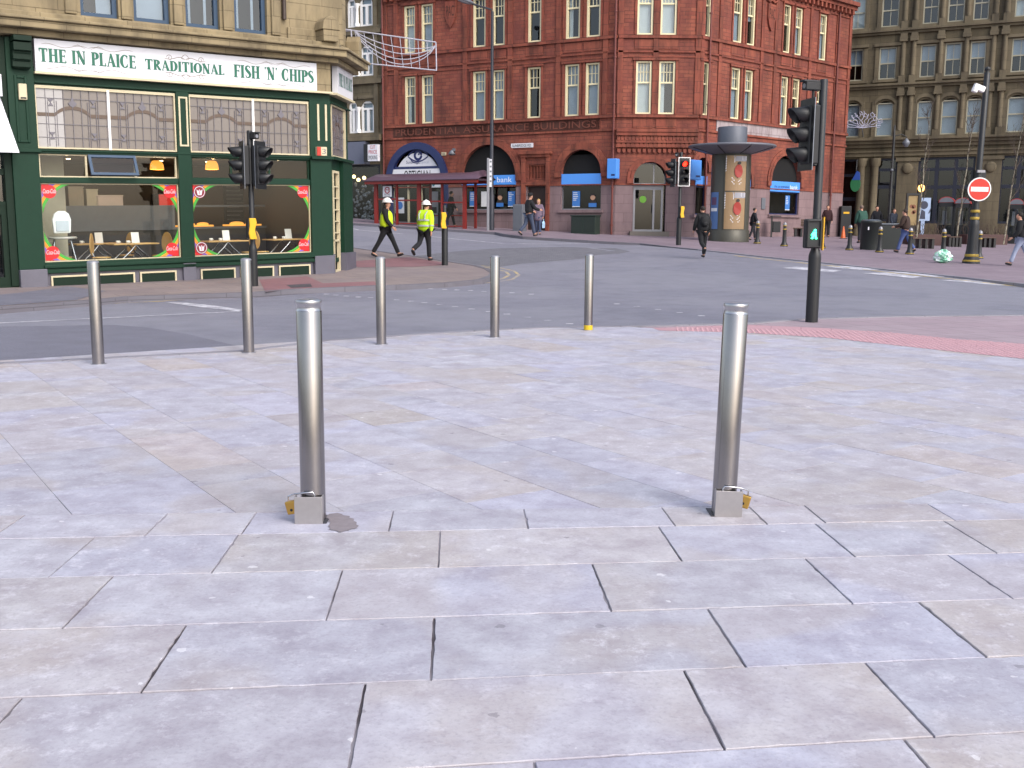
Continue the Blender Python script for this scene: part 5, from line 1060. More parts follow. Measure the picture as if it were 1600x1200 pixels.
# ------------------------------------------------------------------ stone building up the road, left of the brick one
GLf = RA; lf = thing('narrow_stone_building', RA.w(LA - 2, 0, 1.6), "narrow sooty stone building with white arched windows, left of the red brick building", "building")
xr = LA - .12; wl = [(RA.x(542, 150), RA.x(555, 150)), (RA.x(561, 150), RA.x(581.5, 150))]
rowsL = [(RA.z(570, 207), RA.z(570, 157)), (RA.z(570, 118), RA.z(570, 70)), (RA.z(570, 40), RA.z(570, -6))]
wl += [(a - 2.6 * k, b - 2.6 * k) for k in range(1, 5) for a, b in wl[:2]]; xl = wl[-2][0] - .8; hol = [(a, b, z0, z1, .3) for z0, z1 in rowsL for a, b in wl]
zsf = RA.z(570, 257); zsh = RA.z(570, 222)
xs_ = xr - 4.2; hol.append((xs_, xr - .25, .9, zsf))
m = RA.m(); m.wall(xl, xr, -.5, 15, hol, .25, .12); m.build('stone_wall', MT['dark_stone'], lf)
m = RA.m()
for z0, z1 in rowsL:
    m.box(xl, xr, -.1, .12, z0 - .42, z0 - .22); m.box(xl, xr, .02, .12, z0 - .22, z0 - .02)
    for a, b in wl: m.box(a - .1, b + .1, .04, .12, z1 + .1, z1 + .28)
m.box(xl, xr, -.3, .12, zsh + .05, zsh + .35); m.box(RA.x(584, 150), RA.x(590, 150), .0, .12, zsh, 15); m.build('stone_trim', MT['dark_stone_trim'], lf)
for z0, z1 in rowsL:
    for a, b in wl:
        m = RA.m(); m.frame(a, b, z0, z1 - .02, .2, .3, .12, .1); m.box((a + b) / 2 - .08, (a + b) / 2 + .08, .2, .3, z0, z1 - .4); m.box(a, b, .21, .3, z1 - .45, z1 - .35); f = m.build('window', MT['white'], lf); m = RA.m(); m.box(a + .1, b - .1, .25, .256, z0 + .1, z1 - .05); m.build('pane', MT['pane'], f); m = RA.m(); m.box(a + .1, b - .1, .36, .37, z0 + .1, z1 - .1); m.build('blind', MT['blind'], f)
    q = (wl[0][1] + wl[1][0]) / 2; m = RA.m(); m.lathe([(.14, z0), (.14, z0 + .15), (.09, z0 + .2), (.08, z1 - .55), (.16, z1 - .35), (.17, z1 - .3)], q, .12, 0, 10); m.build('white_column', MT['white'], lf)
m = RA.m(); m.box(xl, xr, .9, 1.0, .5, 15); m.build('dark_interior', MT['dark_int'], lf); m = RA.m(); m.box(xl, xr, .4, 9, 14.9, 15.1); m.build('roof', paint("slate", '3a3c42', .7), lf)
m = RA.m(); m.box(xl, RA.x(576, 240), -.35, .1, zsf, zsh); m.build('blank_fascia', paint("fascia_grey", '5a5e6e', .5), lf)
m = RA.m(); m.frame(xs_, xr - .25, 1.3, zsf, .12, .2, .12); m.build('shop_window', MT['black'], lf); m = RA.m(); m.box(xs_, xr - .25, .16, .166, 1.4, zsf); m.build('pane', MT['pane'], lf)
m = RA.m(); tw = paint("goods_silver", '8a8a8c', .35, .4)
for k in range(110): m.ball((rnd.uniform(RA.x(544, 300), RA.x(576, 300)), rnd.uniform(.4, .8), rnd.uniform(1.5, RA.z(570, 285))), rnd.uniform(.05, .11), 6, 4)
m.build('window_goods', tw, lf); 
lw = glow("shop_warm_lights", 'ffd890', 3.0); m = RA.m()
for u, v in ((553, 276), (569, 278), (560, 281)): x, z = RA.p(u, v, -.5); m.ball((x, .5, z), .1, 8, 6)
m.build('warm_lights', lw, lf)
a, b = RA.x(572, 240, .7), RA.x(592, 240, .7); z0, z1 = RA.z(582, 252, .7), RA.z(582, 226, .7)
t = sign('projecting_sign', RA, a, b, z0, z1, -.8, -.6, MT['sign_white'], "white and black projecting sign reading CUT PRICE SMOKING", [("CUT", paint("sign_red", 'b01e28', .5), (.42, .82, .74, .95)), ("PRICE", paint("sign_red", 'b01e28', .5), (.3, .95, .44, .66)), ("SMOKING", MT['black'], (.26, .98, .1, .34))])
m = RA.m(); m.box(a - .08, a + (b - a) * .22, -.806, -.59, z0 - .03, z1 + .03); m.build('sign_edge', MT['black'], t); m = RA.m(); m.tube([((a + b) / 2, -.7, z1), ((a + b) / 2, .12, z1 + .1)], .03, 6); m.build('sign_bracket', MT['black'], t)
# ------------------------------------------------------------------ steel bollards
def frame_at(P, rz): return Matrix.Translation(P) @ Matrix.Rotation(rz, 4, 'Z')
def near_bollard(P, h, r, lab, side):
    t = thing('folding_bollard', P, lab, 'bollard', 'folding steel bollards in the foreground'); X = Matrix.Translation(P)
    m = M(X); m.lathe([(r, -.02), (r, h - .055), (r - .002, h - .05)], 0, 0, 0, 48); m.build('tube', MT['steel'], t)
    m = M(X); m.lathe([(r * .985, h - .05), (r * .93, h - .044), (r * .93, h - .024), (r * .99, h - .021), (r * 1.0, h - .016), (r * 1.0, h - .006), (r * .97, h - .002), (r * .5, h)], 0, 0, 0, 48); m.build('cap', paint('bright_steel', 'b4b2b4', .3, 1.0, var=.05), t)
    px_ = .012 * side; m = M(X @ Matrix.Rotation(R(-3 * side), 4, 'Z')); y = -r - .012
    m.box(px_ - .064, px_ + .064, y - .006, y, .0, .128); m.box(px_ - .064, px_ - .058, y, -r * .4, .0, .128); m.box(px_ + .058, px_ + .064, y, -r * .4, .0, .128); m.build('lock_plate', paint('plate_steel', 'a29e9e', .38, .75, var=.1, scale=40), t, bevel=.0015)
    m = M(X); m.box(-.072, .072, -.07, .07, .0012, .004); m.build('ground_socket', paint("socket_dark", '4a484c', .5, .5), t)
    q = P + Vector((side * .092, -.055, .105)); p = thing('padlock', q, "brass padlock hanging on the %s folding bollard" % ('left' if side < 0 else 'right'), 'padlock', 'padlocks on the folding bollards')
    Y = Matrix.Translation(q) @ Matrix.Rotation(R(14 * side), 4, 'Y') @ Matrix.Rotation(R(-20), 4, 'Z') @ Matrix.Scale(1.35, 4); m = M(Y); m.box(-.021, .021, -.011, .011, -.046, .0); m.build('lock_body', MT['brass'], p, bevel=.005)
    m = M(Y); m.m = 0; m.disc(0, -.03, .005, -.0125, -.011, 10); m.build('keyhole', MT['black'], p)
    c = Vector((0, -r - .004, .125)) + P; a = q + Vector((side * .012, 0, -.002)); b = q + Vector((-side * .012, -.004, -.004))
    m = M(); m.tube([a, a + Vector((0, 0, .022)), q + Vector((-side * .02, -.006, .034)), c + Vector((side * .02, -.008, .022)), c + Vector((-side * .012, -.006, .024)), c + Vector((-side * .022, -.004, .008)), c + Vector((-side * .014, -.002, -.004))], .0042, 8); m.build('shackle', MT['chrome'], p)
    return t
P = G(490, 812); P.z = 0; h1 = at(483, 467.5, P.y).z; BR = .0575
near_bollard(P, h1, BR, "left folding steel bollard in the foreground with padlock hanging on its left", -1)
P = G(1130, 803); P.z = 0; h2 = at(1143, 473, P.y).z
nb2 = near_bollard(P, h2, BR, "right folding steel bollard in the foreground, leaning slightly to the right", 1); nb2.rotation_euler = (0, R(1.3), 0)
sb = None
wd_ = [((154, 569), "far left steel bollard of the row along the plaza edge"), ((389, 551), "steel bollard in front of the left traffic signal pole"), ((596, 538), "steel bollard below the hard-hat worker in the yellow vest"), ((773, 527), "steel bollard beside the yellow-lined pavement corner"), ((919, 516), "steel bollard with a yellow band round its foot")]
for i, ((u, v), lab) in enumerate(wd_):
    P = G(u, v)
    if i == 0 or i == 4:
        t = thing('steel_bollard', Vector((0, 0, 0)), lab, 'bollard', 'steel bollards along the plaza edge'); m = M(); m.lathe([(.0575, 0), (.0575, .985), (.056, .992)], 0, 0, 0, 32); m.build('tube', MT['steel'], t); m = M(); m.lathe([(.056, .992), (.0565, .998), (.05, 1.008), (.03, 1.015), (.01, 1.016)], 0, 0, 0, 32); m.build('cap', MT['grey_steel'], t)
        m = M(); m.lathe([(.075, 0.001), (.075, .006), (.059, .008)], 0, 0, 0, 32); m.build('collar', MT['grey_steel'], t)
        if i == 4: m = M(); m.lathe([(.0595, .005), (.0595, .07)], 0, 0, 0, 32); m.build('yellow_band', paint("yellow_tape", 'c9a81c', .5, var=.2, scale=40), t)
        o = t
        if i == 0: sb = t
    else: o = copy_tree(sb); o['label'] = lab
    place(o, P)
# ------------------------------------------------------------------ traffic signals
lens_off = paint("lens_dark", '141216', .25); red_on = glow("signal_red", 'ff2010', 5); green_on = glow("signal_green", '30ffb0', 5)
def head(P, rz, parent, s=1.0, lit=None, border=False, name='signal_head'):
    """three-aspect head; faces local -y; P is its centre"""
    X = frame_at(P, rz) @ Matrix.Scale(s, 4)
    m = M(X); m.box(-.14, .14, -.02, .16, -.46, .46); hd = m.build(name, MT['black_rough'], parent, bevel=.02)
    m = M(X); m.box(-.24, .24, .0, .012, -.56, .56); m.build('backing_board', MT['black'], hd)
    if border: m = M(X); m.frame(-.24, .24, -.56, .56, -.012, -.0, .03); m.build('white_border', MT['white'], hd)
    else: m = M(X); m.box(-.242, -.236, .0, .014, -.56, .56); m.box(.236, .242, .0, .014, -.56, .56); m.build('board_edge', MT['zinc'], hd)
    for k in range(3):
        z = .31 - .31 * k; m = M(X @ Matrix.Translation((0, -.02, z)) @ Matrix.Rotation(R(90), 4, 'X')); m.lathe([(.105, 0), (.1, .012), (.05, .02), (.01, .022)], 0, 0, 0, 20); m.build('lens', (red_on if lit == k else lens_off), hd)
        m = M(X); N = 20; v = []
        for j in range(N + 1):
            t = -math.pi * .3 + (math.pi * 1.6) * j / N; dep = .09 + .21 * max(0, .5 + .5 * math.sin(t)) ** .8
            for rr in (.13, .122): v += [(rr * math.cos(t), -.02, z + rr * math.sin(t)), (rr * .97 * math.cos(t), -.02 - dep, z + rr * .97 * math.sin(t) - .03)]
        m.add(v, [f for j in range(N) for b in (4 * j,) for f in ((b, b + 1, b + 5, b + 4), (b + 2, b + 6, b + 7, b + 3), (b + 1, b + 3, b + 7, b + 5))], True); m.build('visor', MT['black'], hd)
    return hd
def detector(P, rz, parent):
    X = frame_at(P, rz); m = M(X); m.box(-.06, .06, -.16, .1, .06, .17); m.prism([(-.06, .17), (.06, .17), (.05, .2), (-.05, .2)], -.2, .1); d = m.build('detector', MT['black_rough'], parent, bevel=.01); m = M(X); m.tube([(0, 0, -.1), (0, 0, .08)], .02, 8); m.build('detector_stem', MT['black'], d); m = M(X); m.disc(0, .115, .035, -.162, -.159, 12); m.build('detector_lens', MT['grey_steel'], d)
def pushbox(P, rz, parent):
    X = frame_at(P, rz); m = M(X); m.box(-.09, .09, -.09, .05, -.2, .2); b = m.build('push_button_box', MT['black_rough'], parent, bevel=.015)
    m = M(X); m.prism([(-.07, .21), (.07, .21), (.09, .12), (.05, -.02), (.06, -.1), (.09, -.22), (-.06, -.22), (-.085, -.1), (-.06, .05)], -.13, -.091); m.build('yellow_front', MT['yellow'], b, bevel=.01)
def pole(P, h, r, parent, base_h=.95, base_r=.085, mat=None, top=True):
    m = M(Matrix.Translation(P)); m.lathe([(base_r, -.1), (base_r, base_h - .08), (base_r * .97, base_h - .03), (r * 1.15, base_h + .03), (r, base_h + .06), (r, h - .02), (r * .9, h)], 0, 0, 0, 20); return m.build('pole', mat or MT['black'], parent)
P = G(1268, 503); t = thing('traffic_signal', P, "black traffic signal at right foreground with green walking man", 'traffic signal'); Hh = at(1281, 124, P.y).z - P.z; pole(P, Hh, .058, t, 1.02, .09)
c = at(1262, 211, P.y); c = Vector((P.x - .22, P.y - .02, c.z)); head(c, R(-78), t, .9)
for zz in (.3, -.42): m = M(); m.tube([(c.x + .12, c.y, c.z + zz), (P.x, P.y, c.z + zz)], .022, 8); m.build('bracket', MT['black'], t)
q = at(1260, 148, P.y); detector(Vector((P.x - .14, P.y, q.z)), R(-70), t)
q = at(1268, 365, P.y - .12); X = frame_at(q, R(4)); m = M(X); m.box(-.115, .115, -.1, .05, -.21, .21); pb = m.build('pedestrian_signal', MT['black_rough'], t, bevel=.025); m = M(X); m.frame(-.1, .1, -.19, .19, -.13, -.1, .012); m.build('signal_hood', MT['black'], pb)
m = M(X); m.ball((.01, -.112, .045), .018, sc=(1, .4, 1)); m.prism([(-.02, .025), (.03, .025), (.028, -.02), (.045, -.075), (.02, -.075), (.006, -.03), (-.02, -.075), (-.045, -.07), (-.018, -.02), (-.04, -.01), (-.045, -.025)], -.116, -.106); m.build('green_man', green_on, pb)
m = M(frame_at(Vector((P.x + .09, P.y - .03, q.z)), 0)); m.box(-.005, .01, -.04, .04, -.24, .24); m.build('push_button_edge', MT['yellow'], t)
P = G(397, 447); t = thing('traffic_signal', P, "black traffic signal with two heads in front of the corner shop", 'traffic signal'); Hh = at(393, 204, P.y).z - P.z; pole(P, Hh, .055, t, .82, .085)
c = at(375, 258, P.y - .1); head(Vector((P.x - .16, P.y - .08, c.z)), R(-62), t, .86); c2_ = at(409, 258, P.y - .1); head(Vector((P.x + .22, P.y - .04, c2_.z)), R(72), t, .86)
for s, cc_ in ((-1, c), (1, c2_)):
    for zz in (.36, -.4): m = M(); m.tube([(P.x, P.y, cc_.z + zz), (P.x + s * .2, P.y - .02, cc_.z + zz)], .02, 8); m.build('bracket', MT['black'], t)
q = at(398, 213, P.y); detector(Vector((P.x + .06, P.y - .02, q.z - .12)), R(50), t); q = at(394, 357, P.y - .1); pushbox(Vector((P.x + .0, P.y - .14, q.z)), R(35), t)
P = G(1060, 383); t = thing('traffic_signal', P, "far traffic signal showing red in front of the corner bank", 'traffic signal'); Hh = at(1062, 238, P.y).z - P.z; pole(P, Hh, .06, t, 1.05, .1)
c = at(1069, 268.5, P.y - .15); head(c, R(6), t, .98, 0, True); c2_ = at(1052, 270, P.y - .1); head(Vector((P.x - .3, P.y, c2_.z)), R(-75), t, .95); q = at(1056, 243, P.y); detector(Vector((P.x - .15, P.y, q.z - .1)), R(-20), t); q = at(1064, 331, P.y - .1); pushbox(q, R(20), t)
P = G(695, 414.5); t = thing('push_button_post', P, "short black crossing post with yellow push button beside the workers", 'post'); m = M(Matrix.Translation(P)); m.lathe([(.085, -.1), (.085, 1.02), (.075, 1.08), (.05, 1.1), (.045, 1.6), (.02, 1.62)], 0, 0, 0, 16); m.build('pole', MT['black'], t); q = at(689, 344, P.y - .1); pushbox(Vector((P.x - .08, P.y - .1, q.z)), R(35), t)
# ------------------------------------------------------------------ lamp posts, bus stop, shelter
P = Vector((at(768, 350, 48.6).x, 48.6, 0)); P.z = gz(P.x, P.y); t = thing('lamp_post', P, "tall dark street lamp post in front of the red brick building", 'lamp post'); q = at(770, 18, P.y); Hh = q.z - P.z
m = M(Matrix.Translation(P)); m.lathe([(.13, -.1), (.13, 1.6), (.09, 1.7), (.075, Hh * .6), (.065, Hh)], 0, 0, 0, 14); m.build('pole', paint("lamp_post_grey", '34363e', .5, .3), t)
e1 = at(738, 6, P.y - .5); m = M(); m.tube([(P.x, P.y, q.z - .05), q + Vector((-.05, 0, .08)), e1], .045, 8); m.build('arm', paint("lamp_post_grey", '34363e', .5, .3), t)
d_ = (e1 - q).normalized(); m = M(Matrix.Translation(e1) @ d_.to_track_quat('X', 'Z').to_matrix().to_4x4()); m.ball((.4, 0, .03), .5, 14, 8, (1, .32, .2)); m.build('lamp_head', MT['zinc'], t); m = M(Matrix.Translation(e1) @ d_.to_track_quat('X', 'Z').to_matrix().to_4x4()); m.ball((.42, 0, -.03), .36, 12, 6, (1, .3, .22)); m.build('lamp_glass', MT['grey_steel'], t)
P = Vector((at(763.5, 350, 48.0).x, 48.0, 0)); P.z = gz(P.x, P.y); t = thing('bus_stop_post', P, "slim pale metal bus stop post beside the lamp post", 'bus stop'); Hh = at(764, 247, P.y).z - P.z
m = M(Matrix.Translation(P)); m.box(-.09, .03, -.06, .06, -.1, Hh); m.build('pole', MT['grey_steel'], t, bevel=.02); m = M(Matrix.Translation(P)); m.box(.03, .14, -.02, .02, Hh - 1.3, Hh - .05); fl_ = m.build('flag_panel', MT['sign_white'], t); m = M(Matrix.Translation(P)); 
for k in range(5): m.box(.045, .125, -.026, -.021, Hh - .2 - k * .22, Hh - .12 - k * .22)
m.build('route_panels', MT['zinc'], fl_)
SO = 2.5; sx0, sx1 = RA.x(588, 330, SO), RA.x(727, 340, SO); SG = lambda x: gz(*RA.w(x, SO).to_2d()); b0 = SG((sx0 + sx1) / 2)
t = thing('bus_shelter', RA.w((sx0 + sx1) / 2, SO, b0), "red framed glass bus shelter with a dull purple barrel roof", 'bus shelter'); zr0, zr1 = RA.z(655, 282, SO), RA.z(655, 270.5, SO)
m = RA.m(); N = 10; ra, rb_ = RA.x(575, 280, SO), RA.x(757, 280, SO)
prof = [(-SO - .55 + 1.7 * k / N, zr0 + (zr1 - zr0) * math.sin(math.pi * k / N) ** .6) for k in range(N + 1)]
v = [(ra, y, z) for y, z in prof] + [(ra + .5, y, z) for y, z in prof] + [(rb_ - .9, y, z) for y, z in prof] + [(rb_ - .2, y + .0, zr0 + (z - zr0) * 1.25) for y, z in prof] + [(rb_, y, zr0 + (z - zr0) * .4) for y, z in prof]
for j in range(N + 1): v[j] = (ra, prof[j][0], zr0 + (prof[j][1] - zr0) * .3)
m.add(v, [(i * (N + 1) + j, (i + 1) * (N + 1) + j, (i + 1) * (N + 1) + j + 1, i * (N + 1) + j + 1) for i in range(4) for j in range(N)], True); m.box(ra + .1, rb_ - .1, -SO - .5, -SO + 1.1, zr0 - .03, zr0 + .02); m.build('barrel_roof', paint("roof_purple", '5e4a58', .35, .2), t)
m = RA.m(); m.box(ra + .12, rb_ - .12, -SO - .45, -SO - .35, zr0 - .16, zr0 - .03); m.box(ra + .12, rb_ - .12, -SO + .95, -SO + 1.05, zr0 - .16, zr0 - .03); m.build('roof_beam', MT['red_paint'], t)
for u, wd in ((588, .1), (620.5, .05), (655, .1), (691, .05), (726, .09)):
    x = RA.x(u, 330, SO); m = RA.m(); m.box(x - wd, x + wd, -SO - .05, -SO + .05, SG(x) - .1, zr0 - .1); m.build('post', MT['red_paint'], t)
for u in (588, 655, 726): x = RA.x(u, 330, SO); m = RA.m(); m.box(x - .05, x + .05, -SO + .95, -SO + 1.05, SG(x) - .1, zr0 - .1); m.build('post', MT['red_paint'], t)
for a, b in ((588, 620.5), (620.5, 655), (655, 691), (691, 726)):
    a, b = RA.x(a, 330, SO) + .06, RA.x(b, 330, SO) - .06; zb = SG((a + b) / 2) + .12; m = RA.m(); m.box(a, b, -SO - .004, -SO + .004, zb, zr0 - .16); pn = m.build('glass_panel', MT['glass'], t); 
    for q0, q1 in ((-.05, 0), (1.05, 1.12)): m = RA.m(); m.box(a, b, -SO - .03, -SO + .03, zb + q0, zb + q1); m.build('rail', MT['red_paint'], pn)
a, b = RA.x(598.5, 300, SO), RA.x(614.5, 300, SO); z0, z1 = RA.z(606, 309, SO), RA.z(606, 289.5, SO); m = RA.m(); m.box(a, b, -SO - .07, -SO - .03, z0, z1); nt_ = m.build('notice_frame', MT['black'], t); m = RA.m(); m.box(a + .04, b - .04, -SO - .075, -SO - .07, z0 + .04, z1 - .04); m.build('notice_paper', MT['sign_white'], nt_)
m = RA.m(); xm, zm = (a + b) / 2, z1 - .24; ribbon(m, [(xm + .14 * math.cos(k * .2618), zm + .14 * math.sin(k * .2618)) for k in range(25)], .045, -SO - .078); text(m, "M", xm - .09, xm + .09, zm - .07, zm + .07, -SO - .079); m.build('round_logo', paint("logo_red", '9a2030', .5), nt_); m = RA.m(); text(m, "METRO", xm - .17, xm + .17, z0 + .12, z0 + .2, -SO - .078); m.box(xm - .17, xm + .17, -SO - .079, -SO - .076, z0 + .06, z0 + .085); m.build('lettering', MT['black'], nt_)
x = RA.x(676, 350, SO - .6); m = RA.m(); m.box(RA.x(640, 340, SO), RA.x(715, 340, SO), -SO + .55, -SO + .8, SG(x) + .5, SG(x) + .56); m.build('bench_rail', MT['red_paint'], t)
# cabinets by the wall
def on_fac(fac, u0, u1, vt, out, dep): a, b = fac.x(u0, 340, out), fac.x(u1, 340, out); g = gz(*fac.w((a + b) / 2, out).to_2d()); return a, b, g, fac.z((u0 + u1) / 2, vt, out)
a, b, g, zt = on_fac(RA, 801, 816.5, 319, 1.9, .4); t = thing('roadside_cabinet', RA.w((a + b) / 2, 1.9, g), "tall grey metal cabinet left of the shopping couple", 'cabinet'); m = RA.m(); m.box(a, b, -1.9, -1.5, g - .1, zt); m.build('cabinet_body', MT['zinc'], t, bevel=.02); m = RA.m(); m.box(a + .04, b - .04, -1.915, -1.9, g + .1, zt - .08); m.build('door', paint("cabinet_grey", '5c6068', .5), t)
a, b, g, zt = on_fac(RA, 893, 931, 336, .9, .5); t = thing('roadside_cabinet', RA.w((a + b) / 2, .9, g), "wide low dark green cabinet below the bank window", 'cabinet'); m = RA.m(); m.box(a, b, -.95, -.4, g - .1, zt - .06); m.box(a - .04, b + .04, -.99, -.36, zt - .06, zt); m.build('cabinet_body', paint("cabinet_green", '24302a', .5), t, bevel=.015)
for k in range(2): m = RA.m(); m.box(a + .04 + (b - a) * .5 * k, a + (b - a) * .5 * (k + 1) - .04, -.965, -.95, g + .08, zt - .12); m.build('door', paint("cabinet_green_dk", '1e2823', .5), t)
# ------------------------------------------------------------------ poster column
P = G(1146, 378); P = og(P.x, P.y + .6); D0 = P.y; uc = lambda u, v: at(u, v, D0 - .8)
rc = (uc(1179, 300).x - uc(1115, 300).x) / 2; P.x = (uc(1179, 330).x + uc(1113, 330).x) / 2; zc = lambda v: at(1146, v, D0 - .8).z - P.z
t = thing('poster_column', P, "round grey advertising column with disc canopy and two stacked posters", 'advertising column'); X = Matrix.Translation(P); colm = paint("column_grey", '45433b', .45, .3)
m = M(X); m.lathe([(rc, -.15), (rc, zc(360)), (rc * .96, zc(359)), (rc * .96, zc(242)), (rc * .9, zc(238))], 0, 0, 0, 32); m.build('body', colm, t)
ru = (uc(1213, 230).x - uc(1074, 230).x) / 2; m = M(X); m.lathe([(rc * .9, zc(240)), (ru * .97, zc(229)), (ru, zc(227)), (ru * .97, zc(225)), (rc * .8, zc(222))], 0, 0, 0, 40); m.build('canopy', paint("canopy_grey", '6a6c74', .45, .3), t)
m = M(X); 
for k in range(8): a_ = k * math.pi / 4 + .25; m.tube([(rc * .95 * math.cos(a_), rc * .95 * math.sin(a_), zc(239)), (ru * .95 * math.cos(a_), ru * .95 * math.sin(a_), zc(229.5))], .025, 6)
m.build('canopy_ribs', MT['black'], t)
m = M(X); m.lathe([(rc * .72, zc(224)), (rc * .72, zc(197)), (rc * .7, zc(196))], 0, 0, 0, 32); m.build('top_drum', paint("drum_grey", '545862', .5, .2), t)
def curved(m, r):
    """bends a panel built at x = arc length, y = offset, onto the column, facing -y"""
    inv = X.inverted()
    for k, v in enumerate(m.v): q = inv @ v; a_ = q.x / r - math.pi / 2; rr = r - q.y; m.v[k] = X @ Vector((rr * math.cos(a_), rr * math.sin(a_), q.z))
def grid_panel(m, x0, x1, z0, z1, y, n=10):
    for k in range(n): a_, b_ = x0 + (x1 - x0) * k / n, x0 + (x1 - x0) * (k + 1) / n; m.quad((a_, y, z0), (b_, y, z0), (b_, y, z1), (a_, y, z1))
arts = [paint("poster_tan", '8c7354', .5), paint("poster_red", '92281f', .5), MT['sign_white'], paint("shelf_mix", '8e8e96', .6), paint("poster_dark", '2a2422', .6)]
hw = rc * .52; off = .06
for za, zb, lab in ((zc(298), zc(243), "upper"), (zc(358), zc(300), "lower")):
    m = M(X); hz = zb - za; m.m = 0; grid_panel(m, -hw + off, hw + off, za, zb, -.02)
    m.m = 3; m.add([(-hw + off, -.024, za + hz * .6), (-hw + off, -.024, zb), (off - .1, -.024, zb), (off - .05, -.024, za + hz * .85)], [(0, 3, 2, 1)]); m.m = 2
    for k in range(6): q = k * .13; m.add([(-hw + off, -.026, za + hz * (.55 + .07 * k)), (off - .1 + .03, -.026, za + hz * (.82 + .025 * k)), (off - .08, -.026, za + hz * (.835 + .025 * k)), (-hw + off, -.026, za + hz * (.575 + .07 * k))], [(0, 1, 2, 3)])
    m.m = 3; grid_panel(m, off - .05, hw + off, zb - hz * .16, zb - .02, -.023, 5); m.m = 2
    for k in range(5): m.box(hw * .5 + off, hw + off, -.027, -.025, za + hz * (.88 + .022 * k), za + hz * (.888 + .022 * k))
    for k in range(6): m.box(-.2 + off + .04 * (k % 3), .12 + off + .05 * ((k * 2) % 3), -.027, -.025, za + hz * (.36 - .035 * k), za + hz * (.378 - .035 * k))
    m.m = 1; zc_2 = za + hz * .56; m.prism([(off + .08 + .17 * math.cos(a_) * (1 if abs(math.sin(a_)) < .8 else .9), zc_2 + .28 * math.sin(a_)) for a_ in [math.pi * 2 * k / 16 for k in range(16)]], -.055, -.03); m.m = 4; m.disc(off + .1, zc_2 + .33, .07, -.056, -.03, 10)
    curved(m, rc * .96); m.build('poster', arts, t)
    m = M(X); m.box(-hw - .05 + off, -hw + off, -.03, 0, za, zb); m.box(hw + off, hw + .05 + off, -.03, 0, za, zb); grid_panel(m, -hw + off - .05, hw + off + .05, za - .05, za - .002, -.024); curved(m, rc * .96); m.build('poster_frame', colm, t)
m = M(X); m.m = 0; a_ = -1.35 * rc; grid_panel(m, a_, a_ + .5, zc(358), zc(300), -.02); m.m = 1; grid_panel(m, a_ + .05, a_ + .45, zc(330), zc(325), -.024, 4); m.m = 2; grid_panel(m, a_ + .1, a_ + .4, zc(320), zc(308), -.024, 4); curved(m, rc * .96); m.build('side_poster', [paint("side_blue", '4a6a9a', .5), pm[3], paint("side_plum", '5a3a5a', .5)], t)
# ------------------------------------------------------------------ cast iron bollards, no-entry post, second lamp
cb0 = None
for i, ((u, v), lab) in enumerate((((1183, 381), "black and gold cast-iron bollard just right of the poster column"), ((1225, 385), "black and gold cast-iron bollard left of the green pedestrian light"), ((1284, 388), "cast-iron bollard partly hidden behind the green pedestrian light"), ((1327, 391), "cast-iron bollard left of the round dark bin"), ((1374, 394.5), "cast-iron bollard in front of the two dark bins"), ((1421, 397.5), "cast-iron bollard at the feet of the person in the brown jacket"), ((1473, 400), "cast-iron bollard behind the crumpled plastic bag"), ((1529, 404), "cast-iron bollard beside the no-entry post"))):
    if cb0 is None:
        t = thing('iron_bollard', Vector((0, 0, 0)), lab, 'bollard', 'cast-iron bollards on the square'); m = M(); m.lathe([(.15, -.05), (.15, .06), (.11, .12), (.085, .2), (.07, .62), (.075, .66), (.07, .7), (.06, .74), (.065, .8)], 0, 0, 0, 14); m.build('shaft', MT['black'], t)
        m = M(); m.lathe([(.08, .66), (.085, .68), (.08, .7)], 0, 0, 0, 14); m.lathe([(.075, .8), (.08, .82), (.075, .835)], 0, 0, 0, 14); m.lathe([(.155, .03), (.155, .055)], 0, 0, 0, 14); m.build('gold_rings', MT['gold'], t); m = M(); m.lathe([(.07, .835), (.075, .87), (.06, .92), (.03, .95), (.005, .96)], 0, 0, 0, 14); m.build('dome_cap', MT['grey_steel'], t); cb0 = o = t
    else: o = copy_tree(cb0); o['label'] = lab
    place(o, G(u, v))
P = G(1517, 411.5); t = thing('no_entry_post', P, "black and gold post with round no-entry sign and camera", 'sign post'); zz = lambda v: at(1524, v, P.y).z - P.z; X = Matrix.Translation(P) @ Matrix.Rotation(R(.7), 4, 'Y')
m = M(X); m.lathe([(.26, -.1), (.26, .08), (.2, .2), (.17, .45), (.15, zz(352)), (.14, zz(346)), (.11, zz(343)), (.1, zz(325)), (.09, zz(318)), (.085, zz(115)), (.05, zz(112)), (.085, zz(109)), (.085, zz(106)), (.03, zz(104))], 0, 0, 0, 16); m.build('pole', MT['black'], t)
m = M(X)
for v, r_ in ((330, .13), (341, .13), (399, .2), (408, .25)): m.lathe([(r_, zz(v) - .04), (r_ * 1.06, zz(v)), (r_, zz(v) + .04)], 0, 0, 0, 16)
m.build('gold_rings', MT['gold'], t)
z = zz(296); m = M(X); m.disc(0, z, .36, -.16, -.13, 32); sg_ = m.build('sign_disc', MT['white'], t); m = M(X); m.disc(0, z, .325, -.165, -.161, 32); rs = m.build('red_disc', paint("sign_red_bright", 'c02618', .45, var=.05), sg_); m = M(X); m.box(-.27, .27, -.17, -.1655, z - .07, z + .07); m.build('white_bar', MT['white'], sg_)
m = M(X @ Matrix.Rotation(R(28), 4, 'Z')); m.box(-.1, .5, .12, .2, zz(314), zz(266)); m.build('sign_back', MT['black'], t); m = M(X); m.box(-.1, .14, -.14, -.08, zz(270), zz(266)); m.build('sign_clamp', MT['grey_steel'], t)
